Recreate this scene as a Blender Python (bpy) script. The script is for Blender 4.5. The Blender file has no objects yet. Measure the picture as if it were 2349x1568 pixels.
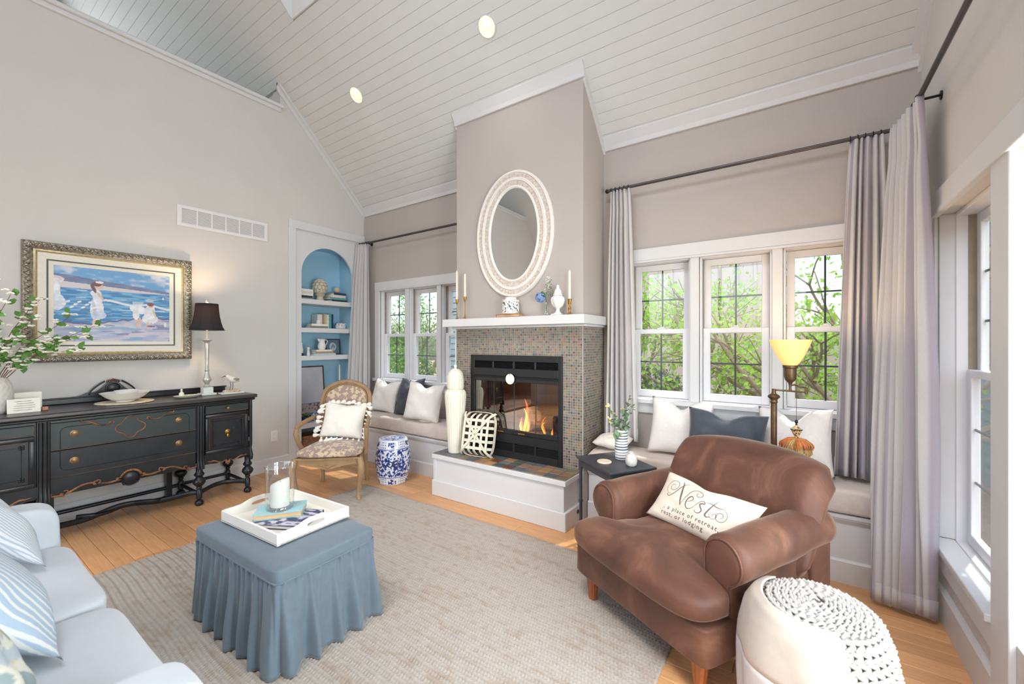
import bpy, bmesh, math, random
import numpy as np
from mathutils import Matrix, Vector, Euler

PI = math.pi
rad = math.radians
scene = bpy.context.scene
COL = scene.collection

# ------------------------------------------------------------------ camera
cam_data = bpy.data.cameras.new('camera')
cam_data.sensor_fit = 'HORIZONTAL'
cam_data.sensor_width = 36.0
cam_data.lens = 36.0 * 950.0 / 2349.0
cam_data.clip_start = 0.05
cam_data.clip_end = 200
cam_data.dof.use_dof = True
cam_data.dof.focus_distance = 3.4
cam_data.dof.aperture_fstop = 2.6
cam = bpy.data.objects.new('camera', cam_data)
COL.objects.link(cam)
cam.location = (0, 0, 1.40)
cam.rotation_euler = (rad(90), 0, rad(34.4))
scene.camera = cam

# ------------------------------------------------------------------ view
vs = scene.view_settings
vs.view_transform = 'Standard'
vs.look = 'None'
vs.exposure = 0.26
vs.gamma = 1.0
vs.use_curve_mapping = False

# ------------------------------------------------------------------ world: hazy bright sky
world = bpy.data.worlds.new('sky')
scene.world = world
world.use_nodes = True
wn = world.node_tree
wn.nodes.clear()
wo = wn.nodes.new('ShaderNodeOutputWorld')
wb = wn.nodes.new('ShaderNodeBackground')
ws = wn.nodes.new('ShaderNodeTexSky')
ws.sky_type = 'NISHITA'
ws.sun_disc = False
ws.sun_elevation = rad(58)
ws.sun_rotation = rad(170)
ws.air_density = 1.0
ws.dust_density = 3.0
wb.inputs['Strength'].default_value = 0.45
wn.links.new(ws.outputs[0], wb.inputs[0])
wn.links.new(wb.outputs[0], wo.inputs[0])

# ------------------------------------------------------------------ sun (comes over the window wall)
sun_data = bpy.data.lights.new('sun', 'SUN')
sun_data.energy = 3.6
sun_data.angle = rad(1.0)
sun_data.color = (1.0, 0.95, 0.87)
sun = bpy.data.objects.new('sun', sun_data)
COL.objects.link(sun)
sun_dir = Vector((-0.20, -0.52, -1.0)).normalized()      # direction the light travels
sun.rotation_euler = sun_dir.to_track_quat('-Z', 'Y').to_euler()

# ------------------------------------------------------------------ right-window daylight and added out-of-view fill lamps
def area(name, loc, aim, sx, sy, power, color=(1, 1, 1)):
    d = bpy.data.lights.new(name, 'AREA')
    d.shape = 'RECTANGLE'
    d.size = sx
    d.size_y = sy
    d.energy = power
    d.color = color
    o = bpy.data.objects.new(name, d)
    COL.objects.link(o)
    o.location = loc
    v = Vector(aim) - Vector(loc)
    o.rotation_euler = v.to_track_quat('-Z', 'Y').to_euler()
    return o

area('far_slope_fill', (-1.0, -0.60, 5.05), (-1.0, 0.05, 0.0), 2.7, 1.1, 30, (0.92, 0.965, 1.0))  # added lamp above the unseen far-slope opening, brightens the room from above
area('right_window_daylight', (0.80, 0.84, 1.22), (-4.7, 1.0, 1.5), 0.76, 1.66, 80, (0.95, 0.98, 1.0))
area('right_window_daylight', (0.80, 1.74, 1.22), (-4.7, 1.7, 1.5), 0.76, 1.66, 36, (0.95, 0.98, 1.0))
area('side_room_fill', (-5.75, -2.55, 1.35), (0.6, 2.5, 2.2), 1.2, 1.7, 42, (1.0, 0.98, 0.95))  # unseen lamp added in the side room to brighten the right wall
area('loft_fill', (-7.3, 0.4, 4.75), (-4.8, 0.9, 4.6), 1.6, 1.0, 12, (0.95, 0.98, 1.0))  # unseen lamp added to lift the dark loft ceiling
area('rear_fill', (-3.3, -2.45, 1.8), (0.6, 2.6, 2.6), 2.2, 2.4, 10, (0.95, 0.98, 1.0))  # unseen lamp added outside the rear wall opening as fill

# ------------------------------------------------------------------ colour and materials
def L(r, g, b):
    def c(v):
        v = v / 255.0
        return v / 12.92 if v <= 0.04045 else ((v + 0.055) / 1.055) ** 2.4
    return (c(r), c(g), c(b), 1.0)

MATS = {}

def nt_new(name):
    m = bpy.data.materials.new(name)
    m.use_nodes = True
    nt = m.node_tree
    bs = nt.nodes['Principled BSDF']
    MATS[name] = m
    return m, nt, bs

def noise(nt, scale, detail=3.0, rough=0.55, stretch=None, coord='Object', dist=0.0):
    tc = nt.nodes.new('ShaderNodeTexCoord')
    mp = nt.nodes.new('ShaderNodeMapping')
    mp.inputs['Scale'].default_value = stretch or (1, 1, 1)
    n = nt.nodes.new('ShaderNodeTexNoise')
    n.inputs['Scale'].default_value = scale
    n.inputs['Detail'].default_value = detail
    n.inputs['Roughness'].default_value = rough
    n.inputs['Distortion'].default_value = dist
    nt.links.new(tc.outputs[coord], mp.inputs[0])
    nt.links.new(mp.outputs[0], n.inputs['Vector'])
    return n

def ramp(nt, src, stops):
    r = nt.nodes.new('ShaderNodeValToRGB')
    e = r.color_ramp.elements
    while len(e) < len(stops):
        e.new(0.5)
    for i, (p, c) in enumerate(stops):
        e[i].position = p
        e[i].color = c
    nt.links.new(src, r.inputs[0])
    return r

def bump(nt, bs, src, strength, dist=0.01):
    b = nt.nodes.new('ShaderNodeBump')
    b.inputs['Strength'].default_value = strength
    b.inputs['Distance'].default_value = dist
    nt.links.new(src, b.inputs['Height'])
    nt.links.new(b.outputs[0], bs.inputs['Normal'])

def mat(name, rgb, rough=0.6, metal=0.0, var=0.05, scale=8.0, stretch=None, bmp=0.0, bscale=60.0, bdist=0.004,
        bstretch=None, sheen=0.0, coat=0.0, spec=0.5, rgb2=None):
    """plain procedural surface: colour with a little noise variation, fine relief"""
    m, nt, bs = nt_new(name)
    c = L(*rgb)
    if rgb2:
        lo, hi = c, L(*rgb2)
    else:
        lo = tuple(max(0, q * (1 - var)) for q in c[:3]) + (1,)
        hi = tuple(min(1, q * (1 + var)) for q in c[:3]) + (1,)
    n = noise(nt, scale, stretch=stretch)
    r = ramp(nt, n.outputs['Fac'], [(0.3, lo), (0.7, hi)])
    nt.links.new(r.outputs[0], bs.inputs['Base Color'])
    bs.inputs['Roughness'].default_value = rough
    bs.inputs['Metallic'].default_value = metal
    bs.inputs['Specular IOR Level'].default_value = spec
    if sheen:
        bs.inputs['Sheen Weight'].default_value = sheen
        bs.inputs['Sheen Roughness'].default_value = 0.4
    if coat:
        bs.inputs['Coat Weight'].default_value = coat
        bs.inputs['Coat Roughness'].default_value = 0.12
    if bmp:
        bn = noise(nt, bscale, detail=4, stretch=bstretch)
        bump(nt, bs, bn.outputs['Fac'], bmp, bdist)
    return m

def vcol_mat(name, rough=0.6, metal=0.0, bmp=0.0, bscale=200.0, bdist=0.002, coat=0.0, sheen=0.0):
    """flat print / glaze colours carried by the mesh itself (attribute 'Col')"""
    m, nt, bs = nt_new(name)
    a = nt.nodes.new('ShaderNodeVertexColor')
    a.layer_name = 'Col'
    nt.links.new(a.outputs[0], bs.inputs['Base Color'])
    bs.inputs['Roughness'].default_value = rough
    bs.inputs['Metallic'].default_value = metal
    if coat:
        bs.inputs['Coat Weight'].default_value = coat
    if sheen:
        bs.inputs['Sheen Weight'].default_value = sheen
    if bmp:
        bn = noise(nt, bscale, detail=3)
        bump(nt, bs, bn.outputs['Fac'], bmp, bdist)
    return m

def thin_glass(name, tint=(0.97, 0.99, 0.98), refl=0.06, rough=0.0):
    m = bpy.data.materials.new(name)
    m.use_nodes = True
    nt = m.node_tree
    nt.nodes.clear()
    o = nt.nodes.new('ShaderNodeOutputMaterial')
    t = nt.nodes.new('ShaderNodeBsdfTransparent')
    t.inputs[0].default_value = tint + (1,)
    g = nt.nodes.new('ShaderNodeBsdfGlossy')
    g.inputs['Roughness'].default_value = rough
    mx = nt.nodes.new('ShaderNodeMixShader')
    lw = nt.nodes.new('ShaderNodeLayerWeight')
    lw.inputs['Blend'].default_value = 0.25
    mr = nt.nodes.new('ShaderNodeMapRange')
    mr.inputs['To Min'].default_value = refl
    mr.inputs['To Max'].default_value = min(0.9, refl * 8)
    nt.links.new(lw.outputs['Facing'], mr.inputs['Value'])
    nt.links.new(mr.outputs[0], mx.inputs[0])
    nt.links.new(t.outputs[0], mx.inputs[1])
    nt.links.new(g.outputs[0], mx.inputs[2])
    nt.links.new(mx.outputs[0], o.inputs[0])
    MATS[name] = m
    return m

def emit_mat(name, rgb, strength):
    m, nt, bs = nt_new(name)
    bs.inputs['Base Color'].default_value = L(*rgb)
    bs.inputs['Emission Color'].default_value = L(*rgb)
    bs.inputs['Emission Strength'].default_value = strength
    bs.inputs['Roughness'].default_value = 0.4
    return m

M = MATS
# room surfaces
mat('wall_paint', (210, 207, 203), 0.85, var=0.015, scale=3, bmp=0.35, bscale=55, bdist=0.006)
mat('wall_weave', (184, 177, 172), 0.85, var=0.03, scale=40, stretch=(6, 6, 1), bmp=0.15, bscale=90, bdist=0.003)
mat('trim_white', (216, 217, 218), 0.45, var=0.01, scale=3)
mat('vinyl_white', (228, 228, 231), 0.35, var=0.01, scale=3)
mat('ceiling_paint', (216, 218, 217), 0.6, var=0.012, scale=4)
mat('deck_offwhite', (206, 203, 198), 0.8, var=0.02)  # plain off-white for the deck behind the ceiling boards
mat('track_tan', (150, 140, 122), 0.5, var=0.08, scale=20)
mat('muntin_dark', (44, 58, 60), 0.4, var=0.1)
mat('niche_blue', (160, 204, 228), 0.7, var=0.03, scale=4)
mat('black_iron', (17, 18, 21), 0.5, var=0.15, scale=30)
mat('rod_pewter', (92, 88, 90), 0.35, metal=0.8, var=0.1)
mat('outlet_white', (236, 234, 228), 0.4, var=0.01)
mat('vent_dark', (90, 96, 104), 0.8, var=0.1)
mat('joint_dark', (92, 60, 38), 0.9, var=0.1)
mat('brown_room', (176, 138, 116), 0.8, var=0.03)
thin_glass('window_glass', refl=0.05)
thin_glass('clear_glass', (0.95, 0.97, 0.97), refl=0.09)
thin_glass('door_glass', (0.60, 0.62, 0.64), refl=0.17)

# floor boards
def wood_floor():
    m, nt, bs = nt_new('floor_wood')
    oi = nt.nodes.new('ShaderNodeObjectInfo')
    n = noise(nt, 7, detail=6, rough=0.65, stretch=(0.7, 14, 14), dist=0.6)
    r = ramp(nt, n.outputs['Fac'], [(0.25, L(202, 146, 98)), (0.55, L(222, 170, 120)), (0.8, L(230, 184, 136))])
    hs = nt.nodes.new('ShaderNodeHueSaturation')
    mr = nt.nodes.new('ShaderNodeMapRange')
    mr.inputs['To Min'].default_value = 0.86
    mr.inputs['To Max'].default_value = 1.10
    nt.links.new(oi.outputs['Random'], mr.inputs['Value'])
    nt.links.new(mr.outputs[0], hs.inputs['Value'])
    nt.links.new(r.outputs[0], hs.inputs['Color'])
    nt.links.new(hs.outputs[0], bs.inputs['Base Color'])
    bs.inputs['Roughness'].default_value = 0.34
    bn = noise(nt, 30, detail=3, stretch=(1, 20, 20))
    bump(nt, bs, bn.outputs['Fac'], 0.06, 0.002)
wood_floor()

# ------------------------------------------------------------------ mesh builder
class MB:
    def __init__(s):
        s.v = []
        s.f = []
        s.uv = None
        s.M = None
        s.c = None
    def add(s, vs, fs):
        b = len(s.v)
        if s.M is not None:
            vs = [tuple(s.M @ Vector(p)) for p in vs]
        s.v.extend(tuple(p) for p in vs)
        s.f.extend(tuple(i + b for i in q) for q in fs)
        return b
    def box(s, x0, y0, z0, x1, y1, z1):
        vs = [(x0, y0, z0), (x1, y0, z0), (x1, y1, z0), (x0, y1, z0), (x0, y0, z1), (x1, y0, z1), (x1, y1, z1), (x0, y1, z1)]
        s.add(vs, [(3, 2, 1, 0), (4, 5, 6, 7), (0, 1, 5, 4), (1, 2, 6, 5), (2, 3, 7, 6), (3, 0, 4, 7)])
        return s
    def rbox(s, x0, y0, z0, x1, y1, z1, r=0.01, seg=2):
        bm = bmesh.new()
        bmesh.ops.create_cube(bm, size=1.0)
        for v in bm.verts:
            v.co = Vector((x0 + (v.co.x + .5) * (x1 - x0), y0 + (v.co.y + .5) * (y1 - y0), z0 + (v.co.z + .5) * (z1 - z0)))
        r = min(r, 0.49 * min(abs(x1 - x0), abs(y1 - y0), abs(z1 - z0)))
        bmesh.ops.bevel(bm, geom=list(bm.edges), offset=r, segments=seg, profile=0.5, affect='EDGES')
        bm.verts.index_update()
        s.add([tuple(v.co) for v in bm.verts], [tuple(v.index for v in f.verts) for f in bm.faces])
        bm.free()
        return s
    def prism(s, poly, axis, a, b):
        """polygon of (p, q) pairs extruded along an axis: x -> (y,z), y -> (x,z), z -> (x,y)"""
        def P(p, q, t):
            return (t, p, q) if axis == 'x' else (p, t, q) if axis == 'y' else (p, q, t)
        n = len(poly)
        vs = [P(p, q, a) for p, q in poly] + [P(p, q, b) for p, q in poly]
        fs = [tuple(range(n)), tuple(range(2 * n - 1, n - 1, -1))]
        fs += [(i, (i + 1) % n, n + (i + 1) % n, n + i) for i in range(n)]
        s.add(vs, fs)
        return s
    def lathe(s, prof, c=(0, 0, 0), n=24, sx=1.0, sy=1.0, cap=True, fn=None):
        vs, fs = [], []
        for (r, z) in prof:
            for k in range(n):
                a = 2 * PI * k / n
                rr = r * (fn(a, z) if fn else 1)
                vs.append((c[0] + rr * math.cos(a) * sx, c[1] + rr * math.sin(a) * sy, c[2] + z))
        m = len(prof)
        for j in range(m - 1):
            for k in range(n):
                k2 = (k + 1) % n
                fs.append((j * n + k, j * n + k2, (j + 1) * n + k2, (j + 1) * n + k))
        if cap:
            fs.append(tuple(range(n - 1, -1, -1)))
            fs.append(tuple((m - 1) * n + k for k in range(n)))
        s.add(vs, fs)
        return s
    def tube(s, pts, r, n=8, sq=1.0, cap=True, up=(0, 0, 1)):
        pts = [Vector(p) for p in pts]
        m = len(pts)
        rs = r if isinstance(r, (list, tuple)) else [r] * m
        vs, fs = [], []
        prev = None
        for i, p in enumerate(pts):
            t = (pts[min(i + 1, m - 1)] - pts[max(i - 1, 0)])
            t = t.normalized() if t.length > 1e-9 else Vector((0, 0, 1))
            if prev is None:
                u = Vector(up)
                if abs(u.dot(t)) > 0.95:
                    u = Vector((1, 0, 0))
                prev = u
            a = (prev - t * prev.dot(t))
            a = a.normalized() if a.length > 1e-6 else t.orthogonal().normalized()
            b = t.cross(a)
            prev = a
            for k in range(n):
                w = 2 * PI * k / n
                vs.append(tuple(p + a * (rs[i] * math.cos(w)) + b * (rs[i] * sq * math.sin(w))))
        for i in range(m - 1):
            for k in range(n):
                k2 = (k + 1) % n
                fs.append((i * n + k, i * n + k2, (i + 1) * n + k2, (i + 1) * n + k))
        if cap:
            fs.append(tuple(range(n - 1, -1, -1)))
            fs.append(tuple((m - 1) * n + k for k in range(n)))
        s.add(vs, fs)
        return s
    def ell(s, c, rx, ry, rz, nu=14, nv=8):
        vs, fs = [], []
        for j in range(nv + 1):
            p = PI * j / nv
            for k in range(nu):
                a = 2 * PI * k / nu
                vs.append((c[0] + rx * math.sin(p) * math.cos(a), c[1] + ry * math.sin(p) * math.sin(a), c[2] - rz * math.cos(p)))
        for j in range(nv):
            for k in range(nu):
                k2 = (k + 1) % nu
                fs.append((j * nu + k, j * nu + k2, (j + 1) * nu + k2, (j + 1) * nu + k))
        s.add(vs, fs)
        return s
    def grid(s, fn, nu, nv, cu=False, cv=False):
        vs = [fn(i, j) for j in range(nv) for i in range(nu)]
        fs = []
        for j in range(nv if cv else nv - 1):
            for i in range(nu if cu else nu - 1):
                i2, j2 = (i + 1) % nu, (j + 1) % nv
                fs.append((j * nu + i, j * nu + i2, j2 * nu + i2, j2 * nu + i))
        s.add(vs, fs)
        return s
    def build(s, name, mt, parent=None, world=True, loc=None, rot=None, smooth=None, fix=True, colors=None, uv=None):
        off = Vector((0, 0, 0))
        if parent is not None and world:
            p = parent
            while p is not None:
                off += p.location
                p = p.parent
        if loc is not None and world and parent is None:
            off = Vector(loc)
        vs = [(p[0] - off[0], p[1] - off[1], p[2] - off[2]) for p in s.v] if off.length else s.v
        me = bpy.data.meshes.new(name)
        me.from_pydata(vs, [], s.f)
        if fix:
            bm = bmesh.new()
            bm.from_mesh(me)
            bmesh.ops.remove_doubles(bm, verts=bm.verts, dist=1e-6) if colors is None and uv is None else None
            bmesh.ops.recalc_face_normals(bm, faces=bm.faces)
            bm.to_mesh(me)
            bm.free()
        if smooth is not None:
            me.shade_smooth()
            if smooth < 180:
                me.set_sharp_from_angle(angle=rad(smooth))
        if colors is not None:
            ca = me.color_attributes.new('Col', 'FLOAT_COLOR', 'POINT')
            ca.data.foreach_set('color', np.asarray(colors, dtype=np.float32).ravel())
        if uv is not None:
            ul = me.uv_layers.new(name='UVMap')
            li = np.empty(len(me.loops), dtype=np.int32)
            me.loops.foreach_get('vertex_index', li)
            ul.data.foreach_set('uv', np.asarray(uv, dtype=np.float32)[li].ravel())
        me.materials.append(M[mt] if isinstance(mt, str) else mt)
        o = bpy.data.objects.new(name, me)
        COL.objects.link(o)
        if parent is not None:
            o.parent = parent
        if loc is not None:
            o.location = loc
        if rot is not None:
            o.rotation_euler = rot
        return o

def tag(o, label, cat, group=None, kind=None):
    o['label'] = label
    o['category'] = cat
    if group:
        o['group'] = group
    if kind:
        o['kind'] = kind
    return o

def struct(o, label=None):
    o['kind'] = 'structure'
    if label:
        o['label'] = label
    return o

def thing(name, label, cat, loc=(0, 0, 0), rotz=0.0, group=None, rot=None):
    o = bpy.data.objects.new(name, None)
    o.empty_display_size = 0.1
    COL.objects.link(o)
    o.location = loc
    o.rotation_euler = rot if rot is not None else (0, 0, rotz)
    return tag(o, label, cat, group)

def holder(name, loc, label=None):
    o = bpy.data.objects.new(name, None)
    o.empty_display_size = 0.1
    COL.objects.link(o)
    o.location = loc
    return struct(o, label)

def share(o, name, loc, parent=None, rot=None, scale=None):
    """another object on the same mesh"""
    c = bpy.data.objects.new(name, o.data)
    COL.objects.link(c)
    c.location = loc
    if parent is not None:
        c.parent = parent
    if rot is not None:
        c.rotation_euler = rot
    if scale is not None:
        c.scale = scale
    return c

def lerp(a, b, t):
    return a + (b - a) * t

def sm(a, b, x):
    t = max(0.0, min(1.0, (x - a) / (b - a)))
    return t * t * (3 - 2 * t)

def vnoise(seed):
    """cheap smooth 2d value noise"""
    rs = np.random.RandomState(seed)
    T = rs.rand(64, 64)
    def f(x, y):
        x = np.asarray(x, dtype=float)
        y = np.asarray(y, dtype=float)
        xi = np.floor(x).astype(int)
        yi = np.floor(y).astype(int)
        fx = x - xi
        fy = y - yi
        fx = fx * fx * (3 - 2 * fx)
        fy = fy * fy * (3 - 2 * fy)
        a = T[xi % 64, yi % 64]
        b = T[(xi + 1) % 64, yi % 64]
        c = T[xi % 64, (yi + 1) % 64]
        d = T[(xi + 1) % 64, (yi + 1) % 64]
        return (a * (1 - fx) + b * fx) * (1 - fy) + (c * (1 - fx) + d * fx) * fy
    return f
# ================================================================== THE ROOM
XL, XR, YB, YF, YR = -4.72, 0.62, 3.42, -2.22, 0.6
CH0, CH1, CHY = -2.70, -1.376, 3.0            # chimney breast
SL = 1.03                                     # roof pitch
def zc(y):
    return 3.10 + SL * (YB - y) if y >= YR else 3.10 + SL * (y - YF)

# ---- floor: boards running across the room
floor = holder('floor', (0, 0, 0), 'honey coloured narrow wooden floor boards')
b = MB(); b.box(XL - 0.1, YF, -0.06, XR + 0.1, YB + 0.1, -0.012); b.build('subfloor', 'joint_dark', floor)
PW = 0.0955
rnd = random.Random(4)
plank_mesh = {}
row = 0
y = 3.12
while y > YF:
    x = XL
    first = True
    while x < XR - 0.01:
        ln = rnd.choice([0.9, 1.2, 1.5, 1.8]) if first else 1.8
        first = False
        x1 = min(x + ln, XR)
        if XR - x1 < 0.25:
            x1 = XR
        k = round(x1 - x, 2)
        if k not in plank_mesh:
            p = MB(); p.rbox(0, 0, -0.02, k - 0.0018, PW - 0.0022, 0, 0.0014, 1)
            o = p.build('floor_plank', 'floor_wood', floor, world=False, loc=(x, y - PW, 0))
            plank_mesh[k] = o
        else:
            share(plank_mesh[k], 'floor_plank', (x, y - PW, 0), floor)
        x = x1
    y -= PW
    row += 1

# ---- ceiling: tongue and groove boards following the roof slope
ceil = holder('ceiling', (0, 0, 0), 'white tongue and groove board ceiling, steeply sloped')
NB = 47
DY = 0.0605
def board(x0, x1):
    n = Vector((0, SL, 1)).normalized()
    up = 0.02
    def P(t, h):
        return (-DY * t + n.y * h, SL * DY * t + n.z * h)
    e = 0.04
    poly = [P(e, 0), P(1 - e, 0), P(1 - 0.004, 0.003), P(1 - 0.004, up), P(0.004, up), P(0.004, 0.003)]
    p = MB(); p.prism(poly, 'x', x0, x1)
    return p
SK0, SK1, SKI0, SKI1 = -3.98, -3.36, 22, 38
bm_ = {}
def put_board(key, x0, x1, i):
    loc = (0, YB - DY * i, zc(YB - DY * i))
    if key not in bm_:
        bm_[key] = board(x0, x1).build('ceiling_board', 'ceiling_paint', ceil, world=False, loc=loc)
    else:
        share(bm_[key], 'ceiling_board', loc, ceil)
for i in range(NB):
    yy = YB - DY * i
    if SKI0 <= i < SKI1:
        put_board('skl', -7.6, SK0, i); put_board('skr', SK1, XR, i)
    elif yy > 2.34:
        put_board('short', XL - 0.02, XR, i)
    else:
        put_board('long', -7.6, XR, i)
def slab(y0, y1, x0, x1, name='roof_deck', m='deck_offwhite'):
    p = MB(); p.prism([(y0, zc(y0) + 0.021), (y1, zc(y1) + 0.021), (y1, zc(y1) + 0.12), (y0, zc(y0) + 0.12)], 'x', x0, x1)
    return p.build(name, m, ceil)
ys0, ys1 = YB - DY * SKI0, YB - DY * SKI1
slab(YB + 0.2, ys0, -7.6, XR + 0.2); slab(ys1, YR, -7.6, XR + 0.2)
slab(ys0, ys1, -7.6, SK0); slab(ys0, ys1, SK1, XR + 0.2)
# far slope (behind the camera) with an opening added to let the fill lamp in
slab(YR, -0.05, -7.6, XR + 0.2, 'far_slope', 'ceiling_paint'); slab(-1.05, YF - 0.2, -7.6, XR + 0.2, 'far_slope', 'ceiling_paint')
slab(-0.05, -1.05, -7.6, -2.4, 'far_slope', 'ceiling_paint'); slab(-0.05, -1.05, 0.4, XR + 0.2, 'far_slope', 'ceiling_paint')

# skylight
sk = holder('window_9', (SK0, ys0, zc(ys0)), 'white framed skylight in the sloped ceiling')
def sk_well():
    p = MB()
    h = 0.34
    for (xa, xb) in ((SK0 + 0.001, SK0 + 0.012), (SK1 - 0.012, SK1 - 0.001)):
        p.prism([(ys0, zc(ys0)), (ys1, zc(ys1)), (ys1, zc(ys1) + h), (ys0, zc(ys0) + h)], 'x', xa, xb)
    p.box(SK0 + 0.0125, ys0 - 0.012, zc(ys0 - 0.012), SK1 - 0.0125, ys0 - 0.001, zc(ys0) + h)
    p.box(SK0 + 0.0125, ys1 + 0.001, zc(ys1), SK1 - 0.0125, ys1 + 0.012, zc(ys1) + h)
    return p
sk_well().build('well', 'trim_white', sk)
p = MB()
p.prism([(ys0, zc(ys0) + 0.34), (ys1, zc(ys1) + 0.34), (ys1, zc(ys1) + 0.346), (ys0, zc(ys0) + 0.346)], 'x', SK0, SK1)
p.build('pane', 'window_glass', sk)
p = MB()
for xa in (SK0 + 0.013, SK1 - 0.053):
    p.prism([(ys0, zc(ys0) + 0.30), (ys1, zc(ys1) + 0.30), (ys1, zc(ys1) + 0.336), (ys0, zc(ys0) + 0.336)], 'x', xa, xa + 0.04)
p.box(SK0 + 0.054, ys0 - 0.05, zc(ys0) + 0.30, SK1 - 0.054, ys0 - 0.014, zc(ys0) + 0.336)
p.build('frame', 'trim_white', sk)

# ---- left wall (niche and the opening to the next room), loft above it
wl = holder('wall_left', (XL, 0, 0), 'greige textured wall below a loft ledge')
T = 0.16
N0, N1, NZ = 2.54, 3.30, 2.60
p = MB()
p.box(XL - T, YF, 0, XL, -1.9, 3.95)
p.box(XL - T, -1.9, 2.35, XL, -0.35, 3.95)
p.box(XL - T, -0.35, 0, XL, 2.34, 3.95)
p.box(XL - T, 2.3401, 0, XL, N0, NZ - 0.0001)
p.prism([(2.34, NZ), (YB, NZ), (YB, 3.10), (2.34, zc(2.34))], 'x', XL - T, XL)
p.box(XL - T, N1, 0, XL, YB, NZ - 0.0001)
p.build('plaster', 'wall_paint', wl)
p = MB()
p.box(-7.6, YF, 3.72, XL - T, 2.34, 3.86)
p.build('loft_floor', 'ceiling_paint', wl)
p = MB()
p.prism([(XL - T, 3.86), (-7.6, 3.86), (-7.6, zc(2.36)), (XL - T, zc(2.36))], 'y', 2.34, 2.44)
p.box(-7.7, YF, 3.86, -7.6, 2.34, 6.0)
p.build('loft_wall', 'wall_paint', wl)
# next room seen through the opening (only the mirror looks there)
p = MB()
p.box(-8.0, -3.2, 2.42, XL - T, 0.4, 2.5)
p.build('side_room_ceiling', 'brown_room', wl)
p = MB()
p.box(-8.0, -3.2, -0.05, XL - T, 0.4, 0.0)
p.box(-8.1, -3.2, 0, -8.0, 0.4, 2.42)
p.box(-8.0, 0.4, 0, XL - T, 0.5, 2.42)
p.box(-8.0, -3.3, 0, XL - T, -3.2, 2.42)
p.build('side_room_wall', 'brown_room', wl)
# ledge cap
ledge = holder('trim_1', (XL, 0, 3.95), 'white moulded ledge cap along the top of the left wall')
p = MB()
p.rbox(XL - T - 0.02, YF, 3.985, XL + 0.05, 2.36, 4.02, 0.012, 3)
p.build('cap', 'trim_white', ledge)
p = MB()
p.rbox(XL - 0.01, YF, 3.945, XL + 0.022, 2.345, 3.986, 0.006, 2)
p.build('bed_moulding', 'trim_white', ledge)
# raking crowns on the gable walls, level crown on the window wall
def rake(x, sgn, y0, y1, name, label):
    h = holder(name, (x, y0, zc(y0)), label)
    p = MB()
    p.prism([(y0, zc(y0) - 0.085), (y1, zc(y1) - 0.085), (y1, zc(y1)), (y0, zc(y0))], 'x', x, x + sgn * 0.016)
    p.build('fascia', 'trim_white', h)
    p = MB()
    p.prism([(y0, zc(y0) - 0.03), (y1, zc(y1) - 0.03), (y1, zc(y1)), (y0, zc(y0))], 'x', x, x + sgn * 0.05)
    p.build('cove', 'trim_white', h)
rake(XL, 1, 2.30, YB, 'trim_2', 'white raking crown trim on the left gable')
rake(XR, -1, YR, YB, 'trim_3', 'white raking crown trim on the right gable')
def crown(x0, x1, yw, z, name, label):
    p = MB()
    p.prism([(yw, z - 0.055), (yw - 0.016, z - 0.055), (yw - 0.022, z - 0.02), (yw - 0.058, z + 0.045), (yw - 0.058, z + 0.056), (yw, z)], 'x', x0, x1)
    o = p.build(name, 'trim_white', None)
    return struct(o, label)
crown(XL, CH0, YB, 3.10, 'trim_4', 'white crown moulding left of the chimney breast')
crown(CH1, XR, YB, 3.10, 'trim_5', 'white crown moulding right of the chimney breast')
crown(CH0 - 0.016, CH1 + 0.016, CHY, zc(CHY), 'trim_6', 'white crown moulding across the chimney breast')
for x, s, nm in ((CH1, 1, 'trim_7'), (CH0, -1, 'trim_8')):
    p = MB()
    p.prism([(CHY, zc(CHY) - 0.075), (YB, 3.10 - 0.075), (YB, 3.10), (CHY, zc(CHY))], 'x', x, x + s * 0.016)
    struct(p.build(nm, 'trim_white'), 'white sloping trim on the side of the chimney breast')
# baseboard
p = MB()
p.prism([(XL, 0), (XL + 0.018, 0), (XL + 0.018, 0.128), (XL + 0.010, 0.14), (XL, 0.14)], 'y', -0.35, 2.43)
struct(p.build('baseboard_left', 'trim_white'), 'white baseboard along the left wall')
p = MB()
p.prism([(XR, 0), (XR - 0.02, 0), (XR - 0.02, 0.15), (XR - 0.008, 0.165), (XR, 0.165)], 'y', 2.285, 3.08)
struct(p.build('baseboard_right', 'trim_white'), 'white baseboard below the right window')

# ---- window wall
WL0, WL1 = -4.385, -2.845
WR0, WR1 = -1.145, 0.41
WZ0, WZ1 = 0.935, 2.06
wb_ = holder('wall_back', (0, YB, 0), 'greige wall with the fireplace and two window groups')
p = MB()
y0, y1 = YB, YB + 0.15
for (a, c_) in ((XL - T, WL0), (WL1, CH0 + 0.02), (CH1 - 0.02, WR0), (WR1, XR + 0.15)):
    p.box(a, y0, 0, c_, y1, 3.4)
for (a, c_) in ((WL0, WL1), (WR0, WR1)):
    p.box(a, y0, 0, c_, y1, WZ0)
    p.box(a, y0, WZ1, c_, y1, 3.4)
p.box(CH0, y0, 1.35, CH1, y1, 3.4)
p.box(CH0 + 0.02, y0, 0, CH0 + 0.1, y1, 1.35); p.box(CH1 - 0.1, y0, 0, CH1 - 0.02, y1, 1.35)
p.build('plaster', 'wall_weave', wb_)
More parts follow.
